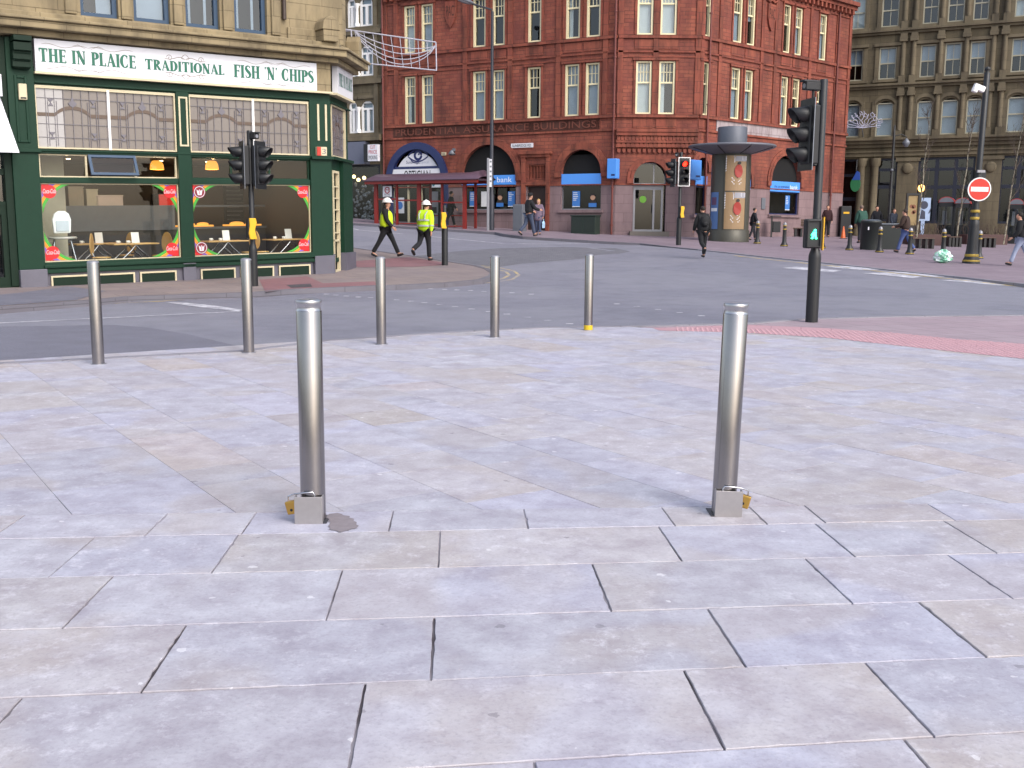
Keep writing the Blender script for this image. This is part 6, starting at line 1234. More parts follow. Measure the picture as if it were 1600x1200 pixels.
m = M(X); m.tube([(0, 0, zz(135)), (-.28, -.1, zz(137))], .03, 8); cm_ = m.build('camera_arm', MT['grey_steel'], t); m = M(X @ Matrix.Translation((-.24, -.12, zz(139))) @ Matrix.Rotation(R(20), 4, 'Y')); m.box(-.2, .15, -.08, .08, -.09, .09); m.lathe([(.09, -.16), (.1, -.06)], -.12, 0, 0, 12); m.build('camera_housing', MT['white'], cm_, bevel=.03)
P = og(at(1388, 360, 55).x, 55); t = thing('lamp_post', P, "thin black lamp column in front of the grey stone building", 'lamp post'); zz = lambda v: at(1392, v, P.y).z - P.z; m = M(Matrix.Translation(P)); m.lathe([(.15, -.1), (.15, 1.0), (.09, 1.2), (.07, zz(220)), (.05, zz(197)), (.01, zz(195))], 0, 0, 0, 12); m.build('pole', MT['black'], t)
m = M(Matrix.Translation(P)); z = zz(213); m.tube([(0, 0, z), (.35, -.1, z + .1), (.6, -.1, z - .02), (.62, -.1, z - .2)], .03, 6); m.build('bracket', MT['black'], t); m = M(Matrix.Translation(P)); m.lathe([(.03, z - .1), (.2, z - .3), (.18, z - .4), (.08, z - .55)], .62, -.1, 0, 10); m.ball((-.05, -.12, zz(266)), .08); m.build('lantern', MT['zinc'], t)
# ------------------------------------------------------------------ bins, benches, kiosks, phone boxes on the square
def bx_thing(name, u0, u1, vb, vt, dep, label, cat, mat, rnd_=False, group=None):
    P = G((u0 + u1) / 2, vb); a, b = at(u0, vb, P.y).x, at(u1, vb, P.y).x; h = at((u0 + u1) / 2, vt, P.y).z - P.z; P = Vector(((a + b) / 2, P.y, P.z)); return thing(name, P, label, cat, group), P, b - a, h
t, P, wd, h = bx_thing('utility_bin', 1349, 1380, 391, 343, .9, "large round dark street bin behind the iron bollards", 'bin', None); r_ = wd / 2; P.y += r_; m = M(Matrix.Translation(P)); m.lathe([(r_, -.1), (r_, h - .14), (r_ * 1.04, h - .13), (r_ * 1.04, h - .06), (r_ * .8, h - .01), (r_ * .2, h)], 0, 0, 0, 28); dk = paint("bin_black_green", '1a201f', .5); m.build('bin_body', dk, t)
m = M(Matrix.Translation(P)); m.lathe([(r_ * 1.0, h - .055), (r_ * .8, h), (r_ * .2, h + .012)], 0, 0, 0, 28); m.build('lid', paint("bin_lid", '4c525a', .4), t); m = M(Matrix.Translation(P)); m.box(-r_ * .62, -r_ * .5, -r_ * .9, -r_ * .82, h - .4, h - .28); m.build('sticker', MT['sign_white'], t)
t, P, wd, h = bx_thing('utility_bin', 1372, 1406, 390, 348, .9, "square dark street bin right of the round one", 'bin', None); m = M(frame_at(P, R(-8))); m.box(-wd / 2, wd / 2, 0, .95, -.1, h - .1); m.build('bin_body', dk, t, bevel=.03); m = M(frame_at(P, R(-8))); m.box(-wd / 2 - .03, wd / 2 + .03, -.03, .98, h - .1, h - .02); m.build('lid', paint("bin_lid", '4c525a', .4), t, bevel=.03)
t, P, wd, h = bx_thing('litter_bin', 1204, 1219, 371, 337, .4, "black litter bin on a post in front of the bank window", 'bin', None); m = M(Matrix.Translation(P)); m.box(-wd / 2, -wd / 2 + .07, 0, .07, -.1, h); m.box(-wd / 2, wd / 2, -.03, .4, h - .05, h); m.build('post', MT['black'], t); m = M(Matrix.Translation(P)); m.box(-wd / 2 + .09, wd / 2, -.02, .4, .25, h - .28); m.build('bin_body', MT['black_rough'], t, bevel=.02)
def bench(u0, u1, vb, vt, label, back=True, rz=0):
    t, P, wd, h = bx_thing('park_bench', u0, u1, vb, vt, .5, label, 'bench', None, group='benches on the square'); X = frame_at(P, rz); wood = paint("bench_wood", '4e3a30', .6); sz = min(.46, h * .75)
    m = M(X)
    for k in range(4): m.box(-wd / 2, wd / 2, .02 + k * .12, .12 + k * .12, sz - .04, sz)
    m.build('seat', wood, t)
    if back:
        m = M(X)
        for k in range(3): m.box(-wd / 2, wd / 2, .5, .54, sz + .1 + k * .12, sz + .2 + k * .12)
        m.build('backrest', wood, t)
    for q in (-.45, -.15, .15, .45):
        m = M(X); m.box(wd * q - .05, wd * q + .05, .05, .45, -.05, sz - .04); m.build('leg', MT['black'], t)
    if back:
        for s in (-1, 1): m = M(X); m.tube([(s * wd * .48, .02, sz + .2), (s * wd * .48, .5, sz + .22)], .03, 6); m.build('armrest', MT['black'], t)
bench(1233, 1263, 370, 347, "dark wooden bench against the wall between the litter bin and signal")
bench(1426, 1460, 388.5, 366, "backless grey-brown bench right of the person in brown", False)
bench(1484, 1502, 386, 362, "wooden bench left of the no-entry post", False)
bench(1531, 1556, 387, 362, "wooden bench right of the no-entry post", False)
for u, v, lab, s_ in ((1459, 384, "low dark planter with bare shrubs left of the no-entry post", 1.0), (1548, 383, "low dark planter with bare shrubs right of the no-entry post", 1.1)):
    P = G(u, v); t = thing('planter', P, lab, 'planter'); m = M(Matrix.Translation(P)); m.box(-.9 * s_, .9 * s_, .4, 1.4, -.1, .5); m.build('trough', paint("planter_rust", '4a3230', .7), t, bevel=.02); m = M(Matrix.Translation(P))
    for k in range(60):
        a_ = rnd.uniform(-.8, .8) * s_; y = rnd.uniform(.5, 1.3); q = [(a_, y, .48)]
        for j in range(4): q.append((q[-1][0] + rnd.uniform(-.12, .12), q[-1][1] + rnd.uniform(-.1, .1), q[-1][2] + rnd.uniform(.08, .2)))
        m.tube(q, [.012, .01, .008, .006, .003], 4, caps=False)
    m.build('bare_shrubs', paint("twig_brown", '4a3c34', .8), t)
def phone(u0, u1, vb, vt, lab):
    t, P, wd, h = bx_thing('phone_box', u0, u1, vb, vt, .9, lab, 'phone box', None, group='phone boxes in front of the stone building'); X = frame_at(P, R(-27)); w2 = wd / 2 * .98; rd = paint("phone_red", '9a2a2c', .45)
    m = M(X)
    for sx_ in (-1, 1):
        for y in (0, .85): m.box(sx_ * w2 - .06 * (sx_ > 0), sx_ * w2 + .06 * (sx_ < 0), y, y + .06, -.1, h - .3)
    m.box(-w2, w2, 0, .06, h - .5, h - .3); m.box(-w2, w2, 0, .06, 0, .3); m.box(-.03, .03, 0, .05, .3, h - .5); m.box(-w2, w2, .85, .91, -.05, .9); m.build('frame', MT['black'], t)
    m = M(X); m.box(-w2 + .06, w2 - .06, .02, .026, .3, h - .5); m.box(-w2 + .06, w2 - .06, .87, .876, .9, h - .5); m.build('pane', MT['pane'], t)
    m = M(X); n = 10; q = [(w2 * 1.05 * math.cos(math.pi * k / n), h - .3 + .3 * math.sin(math.pi * k / n)) for k in range(n + 1)]; m.prism(q, .02, .9); m.build('curved_roof', rd, t); m = M(X); m.prism([(x * .9, h - .28 + (z - h + .3) * .8) for x, z in q], -.0, .018); m.build('roof_sign', MT['zinc'], t)
    m = M(X); m.box(-w2 * .55, 0, .6, .8, .9, 1.6); m.build('telephone', MT['grey_steel'], t)
phone(1463, 1486, 379, 307, "left phone box of the pair left of the no-entry sign"); phone(1488, 1511, 380, 308.5, "right phone box of the pair, half behind the no-entry sign"); phone(1573, 1594, 381, 310, "phone box at the right edge, behind the walking person"); 
# posters and kiosk by the stone building
t, P, wd, h = bx_thing('poster_stand', 1412, 1433, 377, 302, .2, "black framed poster stand with a tan poster", 'poster stand', None); m = M(Matrix.Translation(P)); m.frame(-wd / 2, wd / 2, .0, h, -.06, .06, .09, .1); m.box(-wd / 2 + .05, wd / 2 - .05, .0, .03, .5, h - .05); m.build('stand_frame', MT['black'], t); m = M(Matrix.Translation(P)); m.m = 0; m.box(-wd / 2 + .1, wd / 2 - .1, -.01, -.004, .8, h - .12); m.m = 1
for k in range(5): m.disc(rnd.uniform(-.15, .15), rnd.uniform(1.2, h - .5), rnd.uniform(.05, .12), -.014, -.011, 8)
m.build('poster', [paint("poster_ochre", '8e7850', .6), paint("poster_rust", '7a4a34', .6)], t)
P = og(at(1443, 370, 57).x, 57); a, b = at(1433, 330, 57).x, at(1453.5, 330, 57).x; z0, z1 = at(1443, 345, 57).z, at(1443, 309, 57).z
t = thing('advert_board', P, "pale blue poster panel with a dark figure, by the stone building", 'poster'); m = M(); m.box(a, b, 57, 57.12, z0, z1); m.box((a + b) / 2 - .1, (a + b) / 2 + .1, 57.02, 57.1, P.z - .1, z0); m.build('panel', paint("poster_pale_blue", '93a6c4', .5), t)
m = M(); xx = (a + b) / 2; m.xf = Matrix.Translation((0, 57, 0)); m.disc(xx + .0, z0 + .85, .22, -.01, -.003, 14); m.prism([(xx - .2, z0 + .1), (xx + .1, z0 + .1), (xx + .08, z0 + .5), (xx - .12, z0 + .62)], -.01, -.003); m.prism([(xx + .25, z0 + .4), (xx + .32, z0 + .4), (xx + .42, z0 + .75), (xx + .38, z0 + .75)], -.01, -.003); m.build('dark_figure', paint("poster_ink", '2c3044', .6), t)
P = og(at(1322, 360, 56).x, 56); t = thing('kiosk_cabinet', P, "dark cash-machine cabinet with a yellow strip in the doorway", 'cabinet'); zz = lambda v: at(1322, v, 56).z; a, b = at(1314, 340, 56).x, at(1330, 340, 56).x; m = M(); m.box(a, b, 56, 56.5, P.z - .1, zz(322)); m.build('cabinet_body', MT['black_rough'], t, bevel=.02); m = M(); m.box(a + .12, b - .12, 55.98, 56, zz(334), zz(331)); m.build('yellow_strip', MT['yellow'], t)
P = og(at(1317.5, 367, 53).x, 53); P.z = gz(P.x, P.y); t = thing('traffic_cone', P, "small orange traffic cone by the doorway of the stone building", 'traffic cone'); m = M(Matrix.Translation(P)); m.lathe([(.14, .03), (.12, .06), (.03, .62), (.02, .63)], 0, 0, 0, 14); m.build('cone', paint("cone_orange", 'b8541e', .5), t); m = M(Matrix.Translation(P)); m.box(-.17, .17, -.17, .17, 0, .03); m.build('base', MT['black_rough'], t)
xw, zw_ = GR.p(1337, 284, .7); m = GR.m(); t = thing('hanging_sign', GR.w(xw, .7, zw_), "green and blue teardrop sign hung on a bracket by the column", 'sign'); m.prism([(xw + .28 * math.sin(k * .3927) * (1 if k < 8 or k > 8 else 1), zw_ - .15 - .42 * math.cos(k * .3927)) for k in range(16)], -.76, -.66); m.build('sign_board', paint("sign_green_bright", '2a6a44', .4), t); m = GR.m(); m.prism([(xw - .2, zw_ + .1), (xw + .24, zw_ + .1), (xw + .2, zw_ + .5), (xw + .05, zw_ + .62)], -.77, -.65); m.build('blue_top', paint("sign_deep_blue", '2a4a9a', .4), t); m = GR.m(); m.tube([(xw, 0, zw_ + 1.3), (xw, -.7, zw_ + 1.2), (xw, -.71, zw_ + .6)], .04, 6); m.tube([(xw, 0, zw_ + .9), (xw, -.4, zw_ + 1.2)], .03, 6); m.build('bracket', MT['black'], t)
xw, zw_ = GR.p(1439.5, 294, -.05); m = GR.m(); m.ball((xw, .06, zw_), .18, 12, 8, (1, .6, 1.2)); t = m.build('window_lamp', glow("window_lamp_glow", 'ffc46a', 2.2), None, "glowing yellow lamp in the stone building's shop window", 'lamp'); m = GR.m(); m.box(xw - .06, xw + .06, .02, .12, zw_ + .28, zw_ + .36); m.build('lamp_cap', MT['black'], t)
# crumpled bag
P = G(1473, 411); m = M(Matrix.Translation(P)); rr = random.Random(3); m.ball((0, 0, .2), .24, 18, 12, (1.15, .9, .85)); bag = []
for k, v in enumerate(m.v):
    q = v - P; n_ = .75 + .45 * rr.random(); m.v[k] = P + Vector((q.x * n_ + .05 * (q.z - .2), q.y * n_, max(.0, q.z * (.8 + .3 * rr.random()))))
m.smooth = False; m.sm = [False] * len(m.sm); bagm = Nd("plastic_bag"); bagm.col(bagm.mix(bagm.ramp(bagm.noise(bagm.ob(), 6, 4), [(.45, 0.0), (.6, 1.0)]), '7cc0a0', 'dfe8ea')); bagm.set(.35); m.build('plastic_bag', bagm.mat, None, "crumpled pale green plastic bag lying on the pavement", 'bag')
P = G(1548, 383.5); 
# ------------------------------------------------------------------ bare street trees
bark = Nd("birch_bark"); bark.col(bark.mix(bark.ramp(bark.noise(bark.ob(), 9, 5), [(.45, 0.0), (.55, 1.0)]), '8a8474', '5a5044')); bark.set(.8); twig = paint("twig_grey", '4e443c', .85)
def bare_tree(u, vb, vt, lab, seed, lean=0.0, fork=None, Yd=None):
    r = random.Random(seed); P = G(u, vb) if Yd is None else og(at(u, vb, Yd).x, Yd); H = at(u, vt, P.y).z - P.z; t = thing('bare_tree', P, lab, 'tree', 'bare young trees on the square'); m = M(); pts = [P + Vector((lean * k / 10 * H * .1 + r.uniform(-.03, .03), 0, H * k / 10)) for k in range(11)]; m.tube([P - Vector((0, 0, .2))] + pts, [.055] + [.05 - .004 * k for k in range(11)], 8); m.build('trunk', bark.mat, t); m = M()
    def br(p, d, L, rad, lev):
        q = [p]; dd = d.copy()
        for k in range(4): dd = (dd + Vector((r.uniform(-.2, .2), r.uniform(-.2, .2), .14))).normalized(); q.append(q[-1] + dd * L / 4)
        m.tube(q, [rad * (1 - .18 * k) for k in range(5)], 5, caps=False)
        if lev > 0:
            for k in range(r.randint(3, 5)): j = r.randint(1, 4); a_ = r.uniform(0, 6.28); br(q[j], (dd + Vector((math.cos(a_) * .7, math.sin(a_) * .7, .1))).normalized(), L * r.uniform(.4, .6), rad * .55, lev - 1)
    for k in range(10): j = r.randint(3, 10); a_ = r.uniform(0, 6.28); br(pts[j], Vector((math.cos(a_) * .55, math.sin(a_) * .55, 1)).normalized(), H * .16 * (1.5 - j / 11), .018, 2)
    m.build('crown', twig, t)
bare_tree(1430, 383, 175, "bare slim tree between the person in brown and the pale blue poster", 5, .5)
bare_tree(1494, 372, 180, "bare birch tree with forked stem left of the no-entry sign", 9, .7, Yd=50)
bare_tree(1568, 376, 150, "bare birch tree right of the no-entry sign", 12, .8, Yd=50)
# ------------------------------------------------------------------ festive wire decorations
wire = paint("rope_light_white", 'a9a9b6', .4)
Yw = 28.0; A_, B_, C_, D_ = (at(*q, Yw) for q in ((540, 46), (681, 66), (682, 110), (552, 97)))
t = thing('festive_light_display', A_, "white wire festoon frame hung out over the road beside the corner shop", 'street decoration'); m = M(); [m.tube([p, q], .018, 6) for p, q in ((A_, B_), (B_, C_), (C_, D_))]; m.tube([A_ + (B_ - A_) * .06, D_ + (C_ - D_) * .0 + Vector((0, 0, .0))], .02, 6); m.build('outer_frame', wire, t)
m = M()
for k in range(1, 10): f_ = k / 10; m.tube([A_.lerp(B_, f_), D_.lerp(C_, f_)], .009, 5)
m.build('upright_wires', wire, t); m = M()
for sag in (.3, .52, .72, .9):
    s0 = A_.lerp(B_, .1); s1 = B_.lerp(C_, .12); m.tube([s0.lerp(s1, k / 14) - Vector((0, 0, sag * .72 * (4 * k / 14 * (1 - k / 14)) ** .8)) for k in range(15)], .013, 5)
m.build('draped_wires', wire, t)
m = M(); m.tube([A_ + Vector((-.9, .2, -.05)), A_ + (B_ - A_) * .06], .03, 6); m.tube([A_ + Vector((-.9, .2, -1.0)), D_], .03, 6); m.build('wall_brackets', wire, t)
xw, zw_ = GR.p(1347, 200, .6); t = thing('festive_light_display', GR.w(xw, .6, zw_), "white curly wire fan decoration on the stone building's first floor", 'street decoration'); wire2 = paint("wire_fan_white", 'c4c4dc', .4); m = GR.m()
for k in range(11):
    a_ = R(8 + 164 * k / 10); L = 1.0 + .15 * (k % 2); q = [(xw + L * j / 8 * math.cos(a_) + .06 * math.sin(j * 1.6 + k), -.6, zw_ + .75 * L * j / 8 * math.sin(a_)) for j in range(9)]; e_ = q[-1]; q += [(e_[0] + .13 * math.cos(a_ + j * .9) - .13 * math.cos(a_), -.6, e_[2] + .13 * math.sin(a_ + j * .9)) for j in range(1, 7)]; m.tube(q, .016, 5)
m.build('curled_wires', wire2, t); m = GR.m(); m.tube([(xw, 0, zw_ - .5), (xw, -.6, zw_)], .03, 6); m.build('wall_bracket', MT['zinc'], t)
# ------------------------------------------------------------------ people
skin_m = paint("skin", 'b98a74', .6); shoe_m = paint("shoe_black", '1a191b', .5)
def skinned(name, nodes, edges, mat, parent, X, k=1.0, sub=1, root=0):
    me = bpy.data.meshes.new(name); me.from_pydata([n[0] for n in nodes], edges, []); o = bpy.data.objects.new(name, me); COL.objects.link(o)
    o.modifiers.new("s", 'SKIN'); sv = me.skin_vertices[0] if len(me.skin_vertices) else me.skin_vertices.new(name="s"); sv = getattr(sv, 'data', sv)
    for i, n in enumerate(nodes): r = n[1] if isinstance(n[1], tuple) else (n[1], n[1]); sv[i].radius = (r[0] * k, r[1] * k); sv[i].use_root = (i == root)
    u = o.modifiers.new("u", 'SUBSURF'); u.levels = sub; u.render_levels = sub
    dg = bpy.context.evaluated_depsgraph_get(); dg.update(); nm = bpy.data.meshes.new_from_object(o.evaluated_get(dg)); bpy.data.objects.remove(o)
    O = ORG[parent.name]; nm.transform(Matrix.Translation(-O) @ X); nm.materials.clear(); nm.materials.append(mat)
    for p in nm.polygons: p.use_smooth = True
    nm.name = name; ob_ = bpy.data.objects.new(name, nm); COL.objects.link(ob_); ob_.parent = parent; ORG[ob_.name] = O; return ob_
def person(P, rz, h, label, top, legs, lt=(20, 5), rt=(-20, 15), la=(-15, 15), ra=(15, 20), lean=3, top_len=.9, hair='2a2018', hat=None, coat=False, vest=None, bands=None, bag=None, head_yaw=0, hood=None, sleeves=None, group=None, long_hair=False, bulk=1.14):
    """lt/rt = thigh swing, knee bend; la/ra = arm swing, elbow bend (degrees, + is forward); faces local +y"""
    t = thing('person', P, label, 'person', group); s = h / 1.77
    def rot(v, a): return Vector((v[0], v[1] * math.cos(R(a)) + v[2] * math.sin(R(a)), -v[1] * math.sin(R(a)) + v[2] * math.cos(R(a))))
    hipz = .90; J = {}
    for sd, (a, kb) in ((-1, lt), (1, rt)):
        hp = Vector((sd * .095, 0, hipz)); kn = hp + rot((0, 0, -.43), -a); an = kn + rot((0, 0, -.42), -(a - kb)); fd = rot((0, 1, 0), -(a - kb) * .8); J[sd] = (hp, kn, an, an + fd * .17 + Vector((0, 0, -.045)), an - fd * .06 + Vector((0, 0, -.05)))
    lo = min(min(J[q][3].z, J[q][4].z) for q in (-1, 1)) - .035
    up = lambda v: Vector((0, 0, hipz)) + rot(Vector(v) - Vector((0, 0, hipz)), lean)
    X = Matrix.Translation(P) @ Matrix.Rotation(rz, 4, 'Z') @ Matrix.Scale(s, 4) @ Matrix.Translation((0, 0, -lo))
    A = {}
    for sd, (a, eb) in ((-1, la), (1, ra)):
        sh_ = up((sd * .185, 0, 1.43)); el = sh_ + rot((sd * .06, 0, -.29), -a + lean); wr = el + rot((sd * .0, 0, -.26), -(a + eb) + lean); A[sd] = (sh_, el, wr, rot((0, 0, -1), -(a + eb * 1.1)))
    N = []; E = []
    def add(p, r, par=None): N.append((tuple(p), r)); 
    def node(p, r, par=None):
        N.append((tuple(p), r)); i = len(N) - 1
        if par is not None: E.append((par, i))
        return i
    b = bulk; pv = node((0, 0, .95), (.13, .1)); w_ = node(up((0, 0, 1.12)), (.12, .09), pv); ch = node(up((0, 0, 1.32)), (.14, .1), w_); nk0 = node(up((0, -.005, 1.47)), (.065, .065), ch); nk = node(up((0, .012, 1.535)), .052, nk0)
    yw = R(head_yaw); hd = lambda x, y, z: up((x * math.cos(yw) - y * math.sin(yw), x * math.sin(yw) + y * math.cos(yw) + .012, z))
    jaw = node(hd(0, .022, 1.575), (.058, .066), nk); mid = node(hd(0, .006, 1.655), (.074, .09), jaw); cr = node(hd(0, -.004, 1.725), (.06, .075), mid); node(hd(0, .103, 1.635), (.014, .016), mid)
    for sd in (-1, 1): node(hd(sd * .082, -.004, 1.645), (.012, .024), mid)
    for sd in (-1, 1):
        sh_, el, wr, hd_ = A[sd]; i = node(sh_, .058, ch); i = node(el, .042, i); i = node(wr, .03, i); pm_ = wr + hd_ * .07; i = node(pm_, (.03, .022), i); side = Vector((sd, 0, 0)); fw_ = Vector((0, 1, 0)); fw_ = (fw_ - hd_ * fw_.dot(hd_)).normalized()
        for q in range(4): f0 = node(pm_ + hd_ * .035 + fw_ * (.024 - .016 * q), .0095, i); f1 = node(pm_ + hd_ * (.066 + .006 * (1 if q in (1, 2) else 0)) + fw_ * (.025 - .016 * q) - side * .01, .0085, f0); node(pm_ + hd_ * (.086 + .008 * (1 if q in (1, 2) else 0)) + fw_ * (.024 - .015 * q) - side * .028, .007, f1)
        th = node(pm_ + hd_ * .005 + fw_ * .045 - side * .008, .011, i); node(pm_ + hd_ * .035 + fw_ * .055 - side * .018, .0085, th)
        hp, kn, an, toe, heel = J[sd]; i = node(hp, .075, pv); i = node(kn, .052, i); i = node(an, .04, i); node(toe, .032, i)
    skinned('body', N, E, skin_m, t, X, 1.12)
    # trousers
    N = []; E = []; pv = node((0, 0, .99), (.15 * b, .115 * b)); 
    for sd in (-1, 1): hp, kn, an, toe, heel = J[sd]; i = node(hp + Vector((0, 0, -.01)), (.1 * b, .105 * b), pv); i = node(hp.lerp(kn, .55), (.088, .092), i); i = node(kn, (.07, .074), i); i = node(kn.lerp(an, .5), (.066, .07), i); node(an + (kn - an) * .02, (.064, .07), i)
    skinned('trousers', N, E, paint("cloth_" + legs, legs, .9, var=.2, scale=9), t, X, 1.12)
    for sd in (-1, 1):
        hp, kn, an, toe, heel = J[sd]; N = []; E = []; i = node(heel + Vector((0, 0, .01)), (.045, .04)); i = node(an.lerp(toe, .4) + Vector((0, 0, -.02)), (.046, .045), i); node(toe + Vector((0, 0, .0)), (.046, .03), i); skinned('shoe', N, E, shoe_m, t, X, 1.15)
    # top
    N = []; E = []; lowz = top_len; hem = node(up((0, 0, lowz)), (.175 * b, .14 * b)) if not coat else node(up((0, 0, .62)), (.2 * b, .17 * b)); w_ = node(up((0, 0, 1.12)), (.165 * b, .13 * b), hem); ch = node(up((0, 0, 1.33)), (.18 * b, .135 * b), w_); nk = node(up((0, -.01, 1.46)), (.09, .085), ch); node(up((0, -.01, 1.51)), (.068, .07), nk)
    for sd in (-1, 1): sh_, el, wr, hd_ = A[sd]; i = node(sh_ - Vector((sd * .02, 0, .01)), .083 * b, ch); i = node(sh_.lerp(el, .5), .072 * b, i); i = node(el, .064 * b, i); i = node(el.lerp(wr, .55), .056 * b, i); node(wr + hd_ * .02, .047, i)
    jm = paint("cloth_" + top, top, .9, var=.18, scale=9); jk = skinned('coat' if coat else 'jacket', N, E, jm, t, X, 1.12, sub=2)
    def ring(z, rx, ry, mat, name, hgt=.05, n=24):
        m = M(X); v = []
        for zz in (z, z + hgt):
            for k in range(n): a_ = 2 * math.pi * k / n; v.append(up((rx * math.cos(a_), ry * math.sin(a_), zz)))
        m.add(v, [(k, (k + 1) % n, n + (k + 1) % n, n + k) for k in range(n)], True); return m.build(name, mat, t)
    if bands:
        gm = paint("reflective_grey", 'a0a4a4', .4); ring(1.0, .2 * b, .165 * b, gm, 'reflective_band'); ring(1.17, .2 * b, .162 * b, gm, 'reflective_band')
        for sd in (-1, 1): m = M(X); m.tube([up((sd * .1, -.155 * b, 1.2)), up((sd * .11, -.155 * b, 1.36)), up((sd * .12, -.1, 1.47))], .022, 6); m.build('reflective_brace', gm, t); sh_, el, wr, hd_ = A[sd]; m = M(X); m.tube([el.lerp(wr, .3), el.lerp(wr, .45)], .072 * b, 12); m.build('sleeve_band', gm, t)
    if vest:
        N = []; E = []; i = node(up((0, 0, .86)), (.24, .2)); i = node(up((0, 0, 1.12)), (.23, .185), i); i = node(up((0, 0, 1.33)), (.23, .185), i); node(up((0, -.01, 1.475)), (.10, .1), i); skinned('safety_vest', N, E, paint("cloth_" + vest, vest, .7, var=.1), t, X, 1.14, sub=2)
    # hair, hats
    hm = paint("hair_" + hair, hair, .8); m = M(X @ Matrix.Translation(hd(0, 0, 1.665)) @ Matrix.Rotation(yw, 4, 'Z')); m.ball((0, -.012, .022), .1, 16, 10, (.9, 1.06, .98)); m.v = m.v[:]; 
    inv = m.xf.inverted()
    for k, v in enumerate(m.v):
        q = inv @ v
        if q.y > .045 and q.z < .06: m.v[k] = m.xf @ Vector((q.x * .8, .03, q.z))
        elif q.z < -.04 and not long_hair: m.v[k] = m.xf @ Vector((q.x * .9, q.y, -.045))
    if long_hair: m.ball((0, -.06, -.1), .09, 14, 8, (1, .7, 1.3))
    m.build('hair', hm, t)
    m = M(X @ Matrix.Translation(hd(0, 0, 1.66)) @ Matrix.Rotation(yw, 4, 'Z'))
    for sd in (-1, 1): m.ball((sd * .031, .086, .004), .009, 8, 6)
    m.build('eyes', paint("eye_dark", '1c1614', .3), t)
    m = M(X @ Matrix.Translation(hd(0, 0, 1.66)) @ Matrix.Rotation(yw, 4, 'Z')); m.ball((0, .085, -.058), .02, 8, 5, (1.1, .3, .3)); m.build('mouth', paint("lip", '8a4a44', .6), t)
    if hat == 'helmet':
        m = M(X @ Matrix.Translation(hd(0, 0, 1.70)) @ Matrix.Rotation(yw, 4, 'Z')); m.lathe([(.125, 0), (.122, .03), (.115, .06), (.09, .1), (.05, .12), (.008, .128)], 0, -.004, 0, 24, squash=1.15); hl = m.build('hard_hat', MT['white'], t); m = M(X @ Matrix.Translation(hd(0, 0, 1.70)) @ Matrix.Rotation(yw, 4, 'Z')); m.lathe([(.12, -.005), (.15, -.012), (.15, -.006), (.12, .008)], 0, .015, 0, 24, squash=1.2); m.tube([(0, -.12, .05), (0, -.06, .115), (0, .0, .132), (0, .06, .118), (0, .12, .06)], .014, 6); m.build('brim', MT['white'], hl)
    if hat and hat != 'helmet': m = M(X @ Matrix.Translation(hd(0, 0, 1.70)) @ Matrix.Rotation(yw, 4, 'Z')); m.lathe([(.1, -.02), (.108, .0), (.104, .05), (.07, .095), (.008, .105)], 0, -.006, 0, 20, squash=1.12); m.build('beanie', paint("cloth_" + hat, hat, .9), t)
    if hood: N = []; E = []; i = node(up((0, -.02, 1.48)), (.1, .1)); i = node(up((0, -.045, 1.56)), (.095, .085), i); skinned('hood', N, E, jm, t, X, 1.2)
    if bag:
        kind, sd, c, lab = bag; wr = A[sd or 1][2] + A[sd or 1][3] * .1
        if kind == 'pack':
            q = X @ up((0, -.2, 1.2)); bt = thing('backpack', q, lab, 'backpack'); m = M(X); pt = lambda x, y, z: up((x, y, z)); m.ball(up((0, -.19, 1.22)), .16, 14, 10, (1, .62, 1.3)); m.ball(up((0, -.27, 1.13)), .1, 12, 8, (1.1, .5, .9)); m.build('pack_body', paint("cloth_" + c, c, .8), bt)
            for s2 in (-1, 1): m = M(X); m.tube([up((s2 * .1, -.15, 1.36)), up((s2 * .11, -.04, 1.5)), up((s2 * .12, .13, 1.38)), up((s2 * .14, .05, 1.12)), up((s2 * .1, -.14, 1.05))], .016, 6); m.build('strap', paint("cloth_" + c, c, .8), bt)
        else:
            q = X @ wr; bt = thing('carrier_bag', q, lab, 'bag'); m = M(X @ Matrix.Translation(wr + Vector((sd * .03, 0, -.12)))); v = [(-.05, -.17, -.36), (.05, -.17, -.36), (.05, .17, -.36), (-.05, .17, -.36), (-.06, -.19, -.1), (.06, -.2, -.12), (.055, .19, -.1), (-.05, .2, -.11), (-.012, -.16, .0), (.012, -.16, .0), (.012, .16, .01), (-.012, .16, .01)]; m.add(v, [(3, 2, 1, 0), (0, 1, 5, 4), (1, 2, 6, 5), (2, 3, 7, 6), (3, 0, 4, 7), (4, 5, 9, 8), (5, 6, 10, 9), (6, 7, 11, 10), (7, 4, 8, 11), (8, 9, 10, 11)]); m.build('bag_body', paint("bag_" + c, c, .45), bt); m = M(X @ Matrix.Translation(wr + Vector((sd * .03, 0, -.12)))); m.tube([(0, -.08, 0), (0, -.04, .09), (0, .04, .09), (0, .08, 0)], .008, 6); m.build('handle', paint("bag_" + c, c, .45), bt)
            if kind == 'logo': m = M(X @ Matrix.Translation(wr + Vector((sd * .03, 0, -.12)))); m.box(.058, .062, -.08, .08, -.28, -.18); m.build('print', paint("print_blue", '2a4a8a', .5), bt)
    return t
def stand(u, v, Y=None):
    if Y is None: return G(u, v)
    return og(at(u, v, Y).x, Y)
def tall(u, vt, P): return at(u, vt, P.y).z - P.z
P = stand(604, 403); person(P, R(-98), tall(608, 311, P) * .99, "worker in yellow vest over black, white hard hat, striding right", '141416', '16171b', lt=(27, 4), rt=(-26, 6), la=(-12, 20), ra=(14, 30), vest='c4e022', bulk=1.1, hat='helmet', hair='17120f', long_hair=True, lean=2)
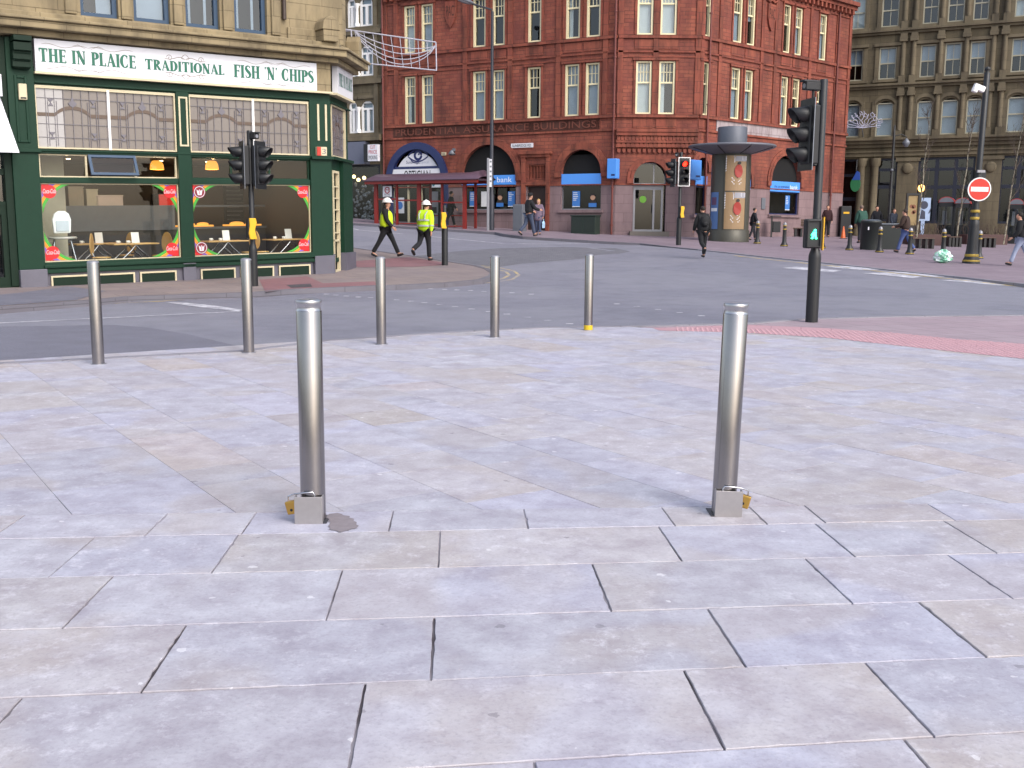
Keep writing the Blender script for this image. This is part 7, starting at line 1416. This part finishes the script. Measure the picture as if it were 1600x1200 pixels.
P = stand(664, 407.5); person(P, R(-28), tall(672, 316, P) * .99, "worker in long-sleeved yellow reflective jacket and white hard hat, walking away", 'b8e022', '17181d', lt=(-22, 42), rt=(10, 6), la=(10, 25), ra=(-8, 12), bands=True, hat='helmet', lean=6, top_len=.8, bulk=1.32, hair='3a2c22')
P = stand(1097, 402.5); person(P, R(12), tall(1104, 323.5, P), "man in black jacket with backpack crossing the road, seen from behind", '17181b', '15161a', lt=(-16, 46), rt=(8, 4), la=(12, 30), ra=(-6, 20), lean=6, bag=('pack', 0, '101114', "black backpack worn by the man crossing the road"), hood=True, hair='211a16', bulk=1.24, top_len=.84)
P = stand(826, 370, 44.0); person(P, R(-60), tall(823, 302.5, P), "man in black jacket, beanie and jeans beside the grey cabinet", '18181c', '3e475c', lt=(-14, 30), rt=(18, 6), la=(18, 50), ra=(20, 60), hat='17171b', lean=4)
P = stand(841, 366, 45.5); person(P, R(172), tall(842, 312.5, P), "blonde woman in grey-purple coat walking toward us with a pale blue bag", '6d5e6e', '46506a', lt=(8, 6), rt=(-8, 10), la=(-4, 14), ra=(18, 95), coat=True, hair='a88a58', long_hair=True, bag=('logo', -1, 'a9cce8', "pale blue carrier bag held by the blonde woman"))
P = RA.w(RA.x(704, 340, 2.0), 2.0); P.z = gz(P.x, P.y); person(P, R(-75), tall(702, 299.5, P), "man in dark coat walking inside the bus shelter", '1c1e20', '1a1c22', lt=(18, 5), rt=(-18, 14), la=(-14, 20), ra=(12, 25), hair='221a16', top_len=.72)
P = stand(1291, 371); person(P, R(176), tall(1290, 322, P), "man in dark maroon jacket facing us with a small white bag", '2e1418', '1a191d', lt=(6, 4), rt=(-7, 8), la=(4, 14), ra=(2, 14), hair='5a4a40', bag=('plain', 1, 'd8dadf', "small white bag held by the man in maroon"), top_len=.8)
P = stand(1345, 380); person(P, R(10), tall(1350, 322, P), "stout man in green jacket seen from behind, left of the round bin", '274a40', '1d1f26', lt=(4, 6), rt=(-5, 6), la=(8, 20), ra=(6, 20), hair='6a5a50', bulk=1.34, lean=8, top_len=.8)
P = stand(1413, 395.5); person(P, R(50), tall(1419, 327.5, P), "person in brown jacket and blue jeans walking left past the bins", '33241f', '4a5a8a', lt=(20, 5), rt=(-16, 22), la=(16, 60), ra=(14, 60), hair='2a1c16', lean=5, bulk=1.22)
P = stand(1593, 416.5); person(P, R(62), tall(1597, 332, P), "person in black coat and pale grey trousers at the right edge", '15161a', '8f98b0', lt=(22, 6), rt=(-18, 16), la=(10, 40), ra=(-10, 30), hair='1a1512', lean=8, bulk=1.24, top_len=.8)
P = stand(1176, 379, 46.5); person(P, R(-90), tall(1177, 326, P), "person in dark clothes half hidden behind the poster column", '1d1e26', '20222a', hair='2a2420', lt=(12, 5), rt=(-12, 12))
P = og(at(1368, 370, 54).x, 54); person(P, R(160), tall(1367, 323, P), "person in black standing behind the round bin", '13151c', '15161a', hair='1c1614', lt=(3, 3), rt=(-3, 3))
P = og(at(1394, 370, 53).x, 53); person(P, R(200), tall(1394, 327, P), "person in dark blue-grey coat behind the square bin", '232a38', '15161a', hair='4a3a30', lt=(3, 3), rt=(-3, 3))
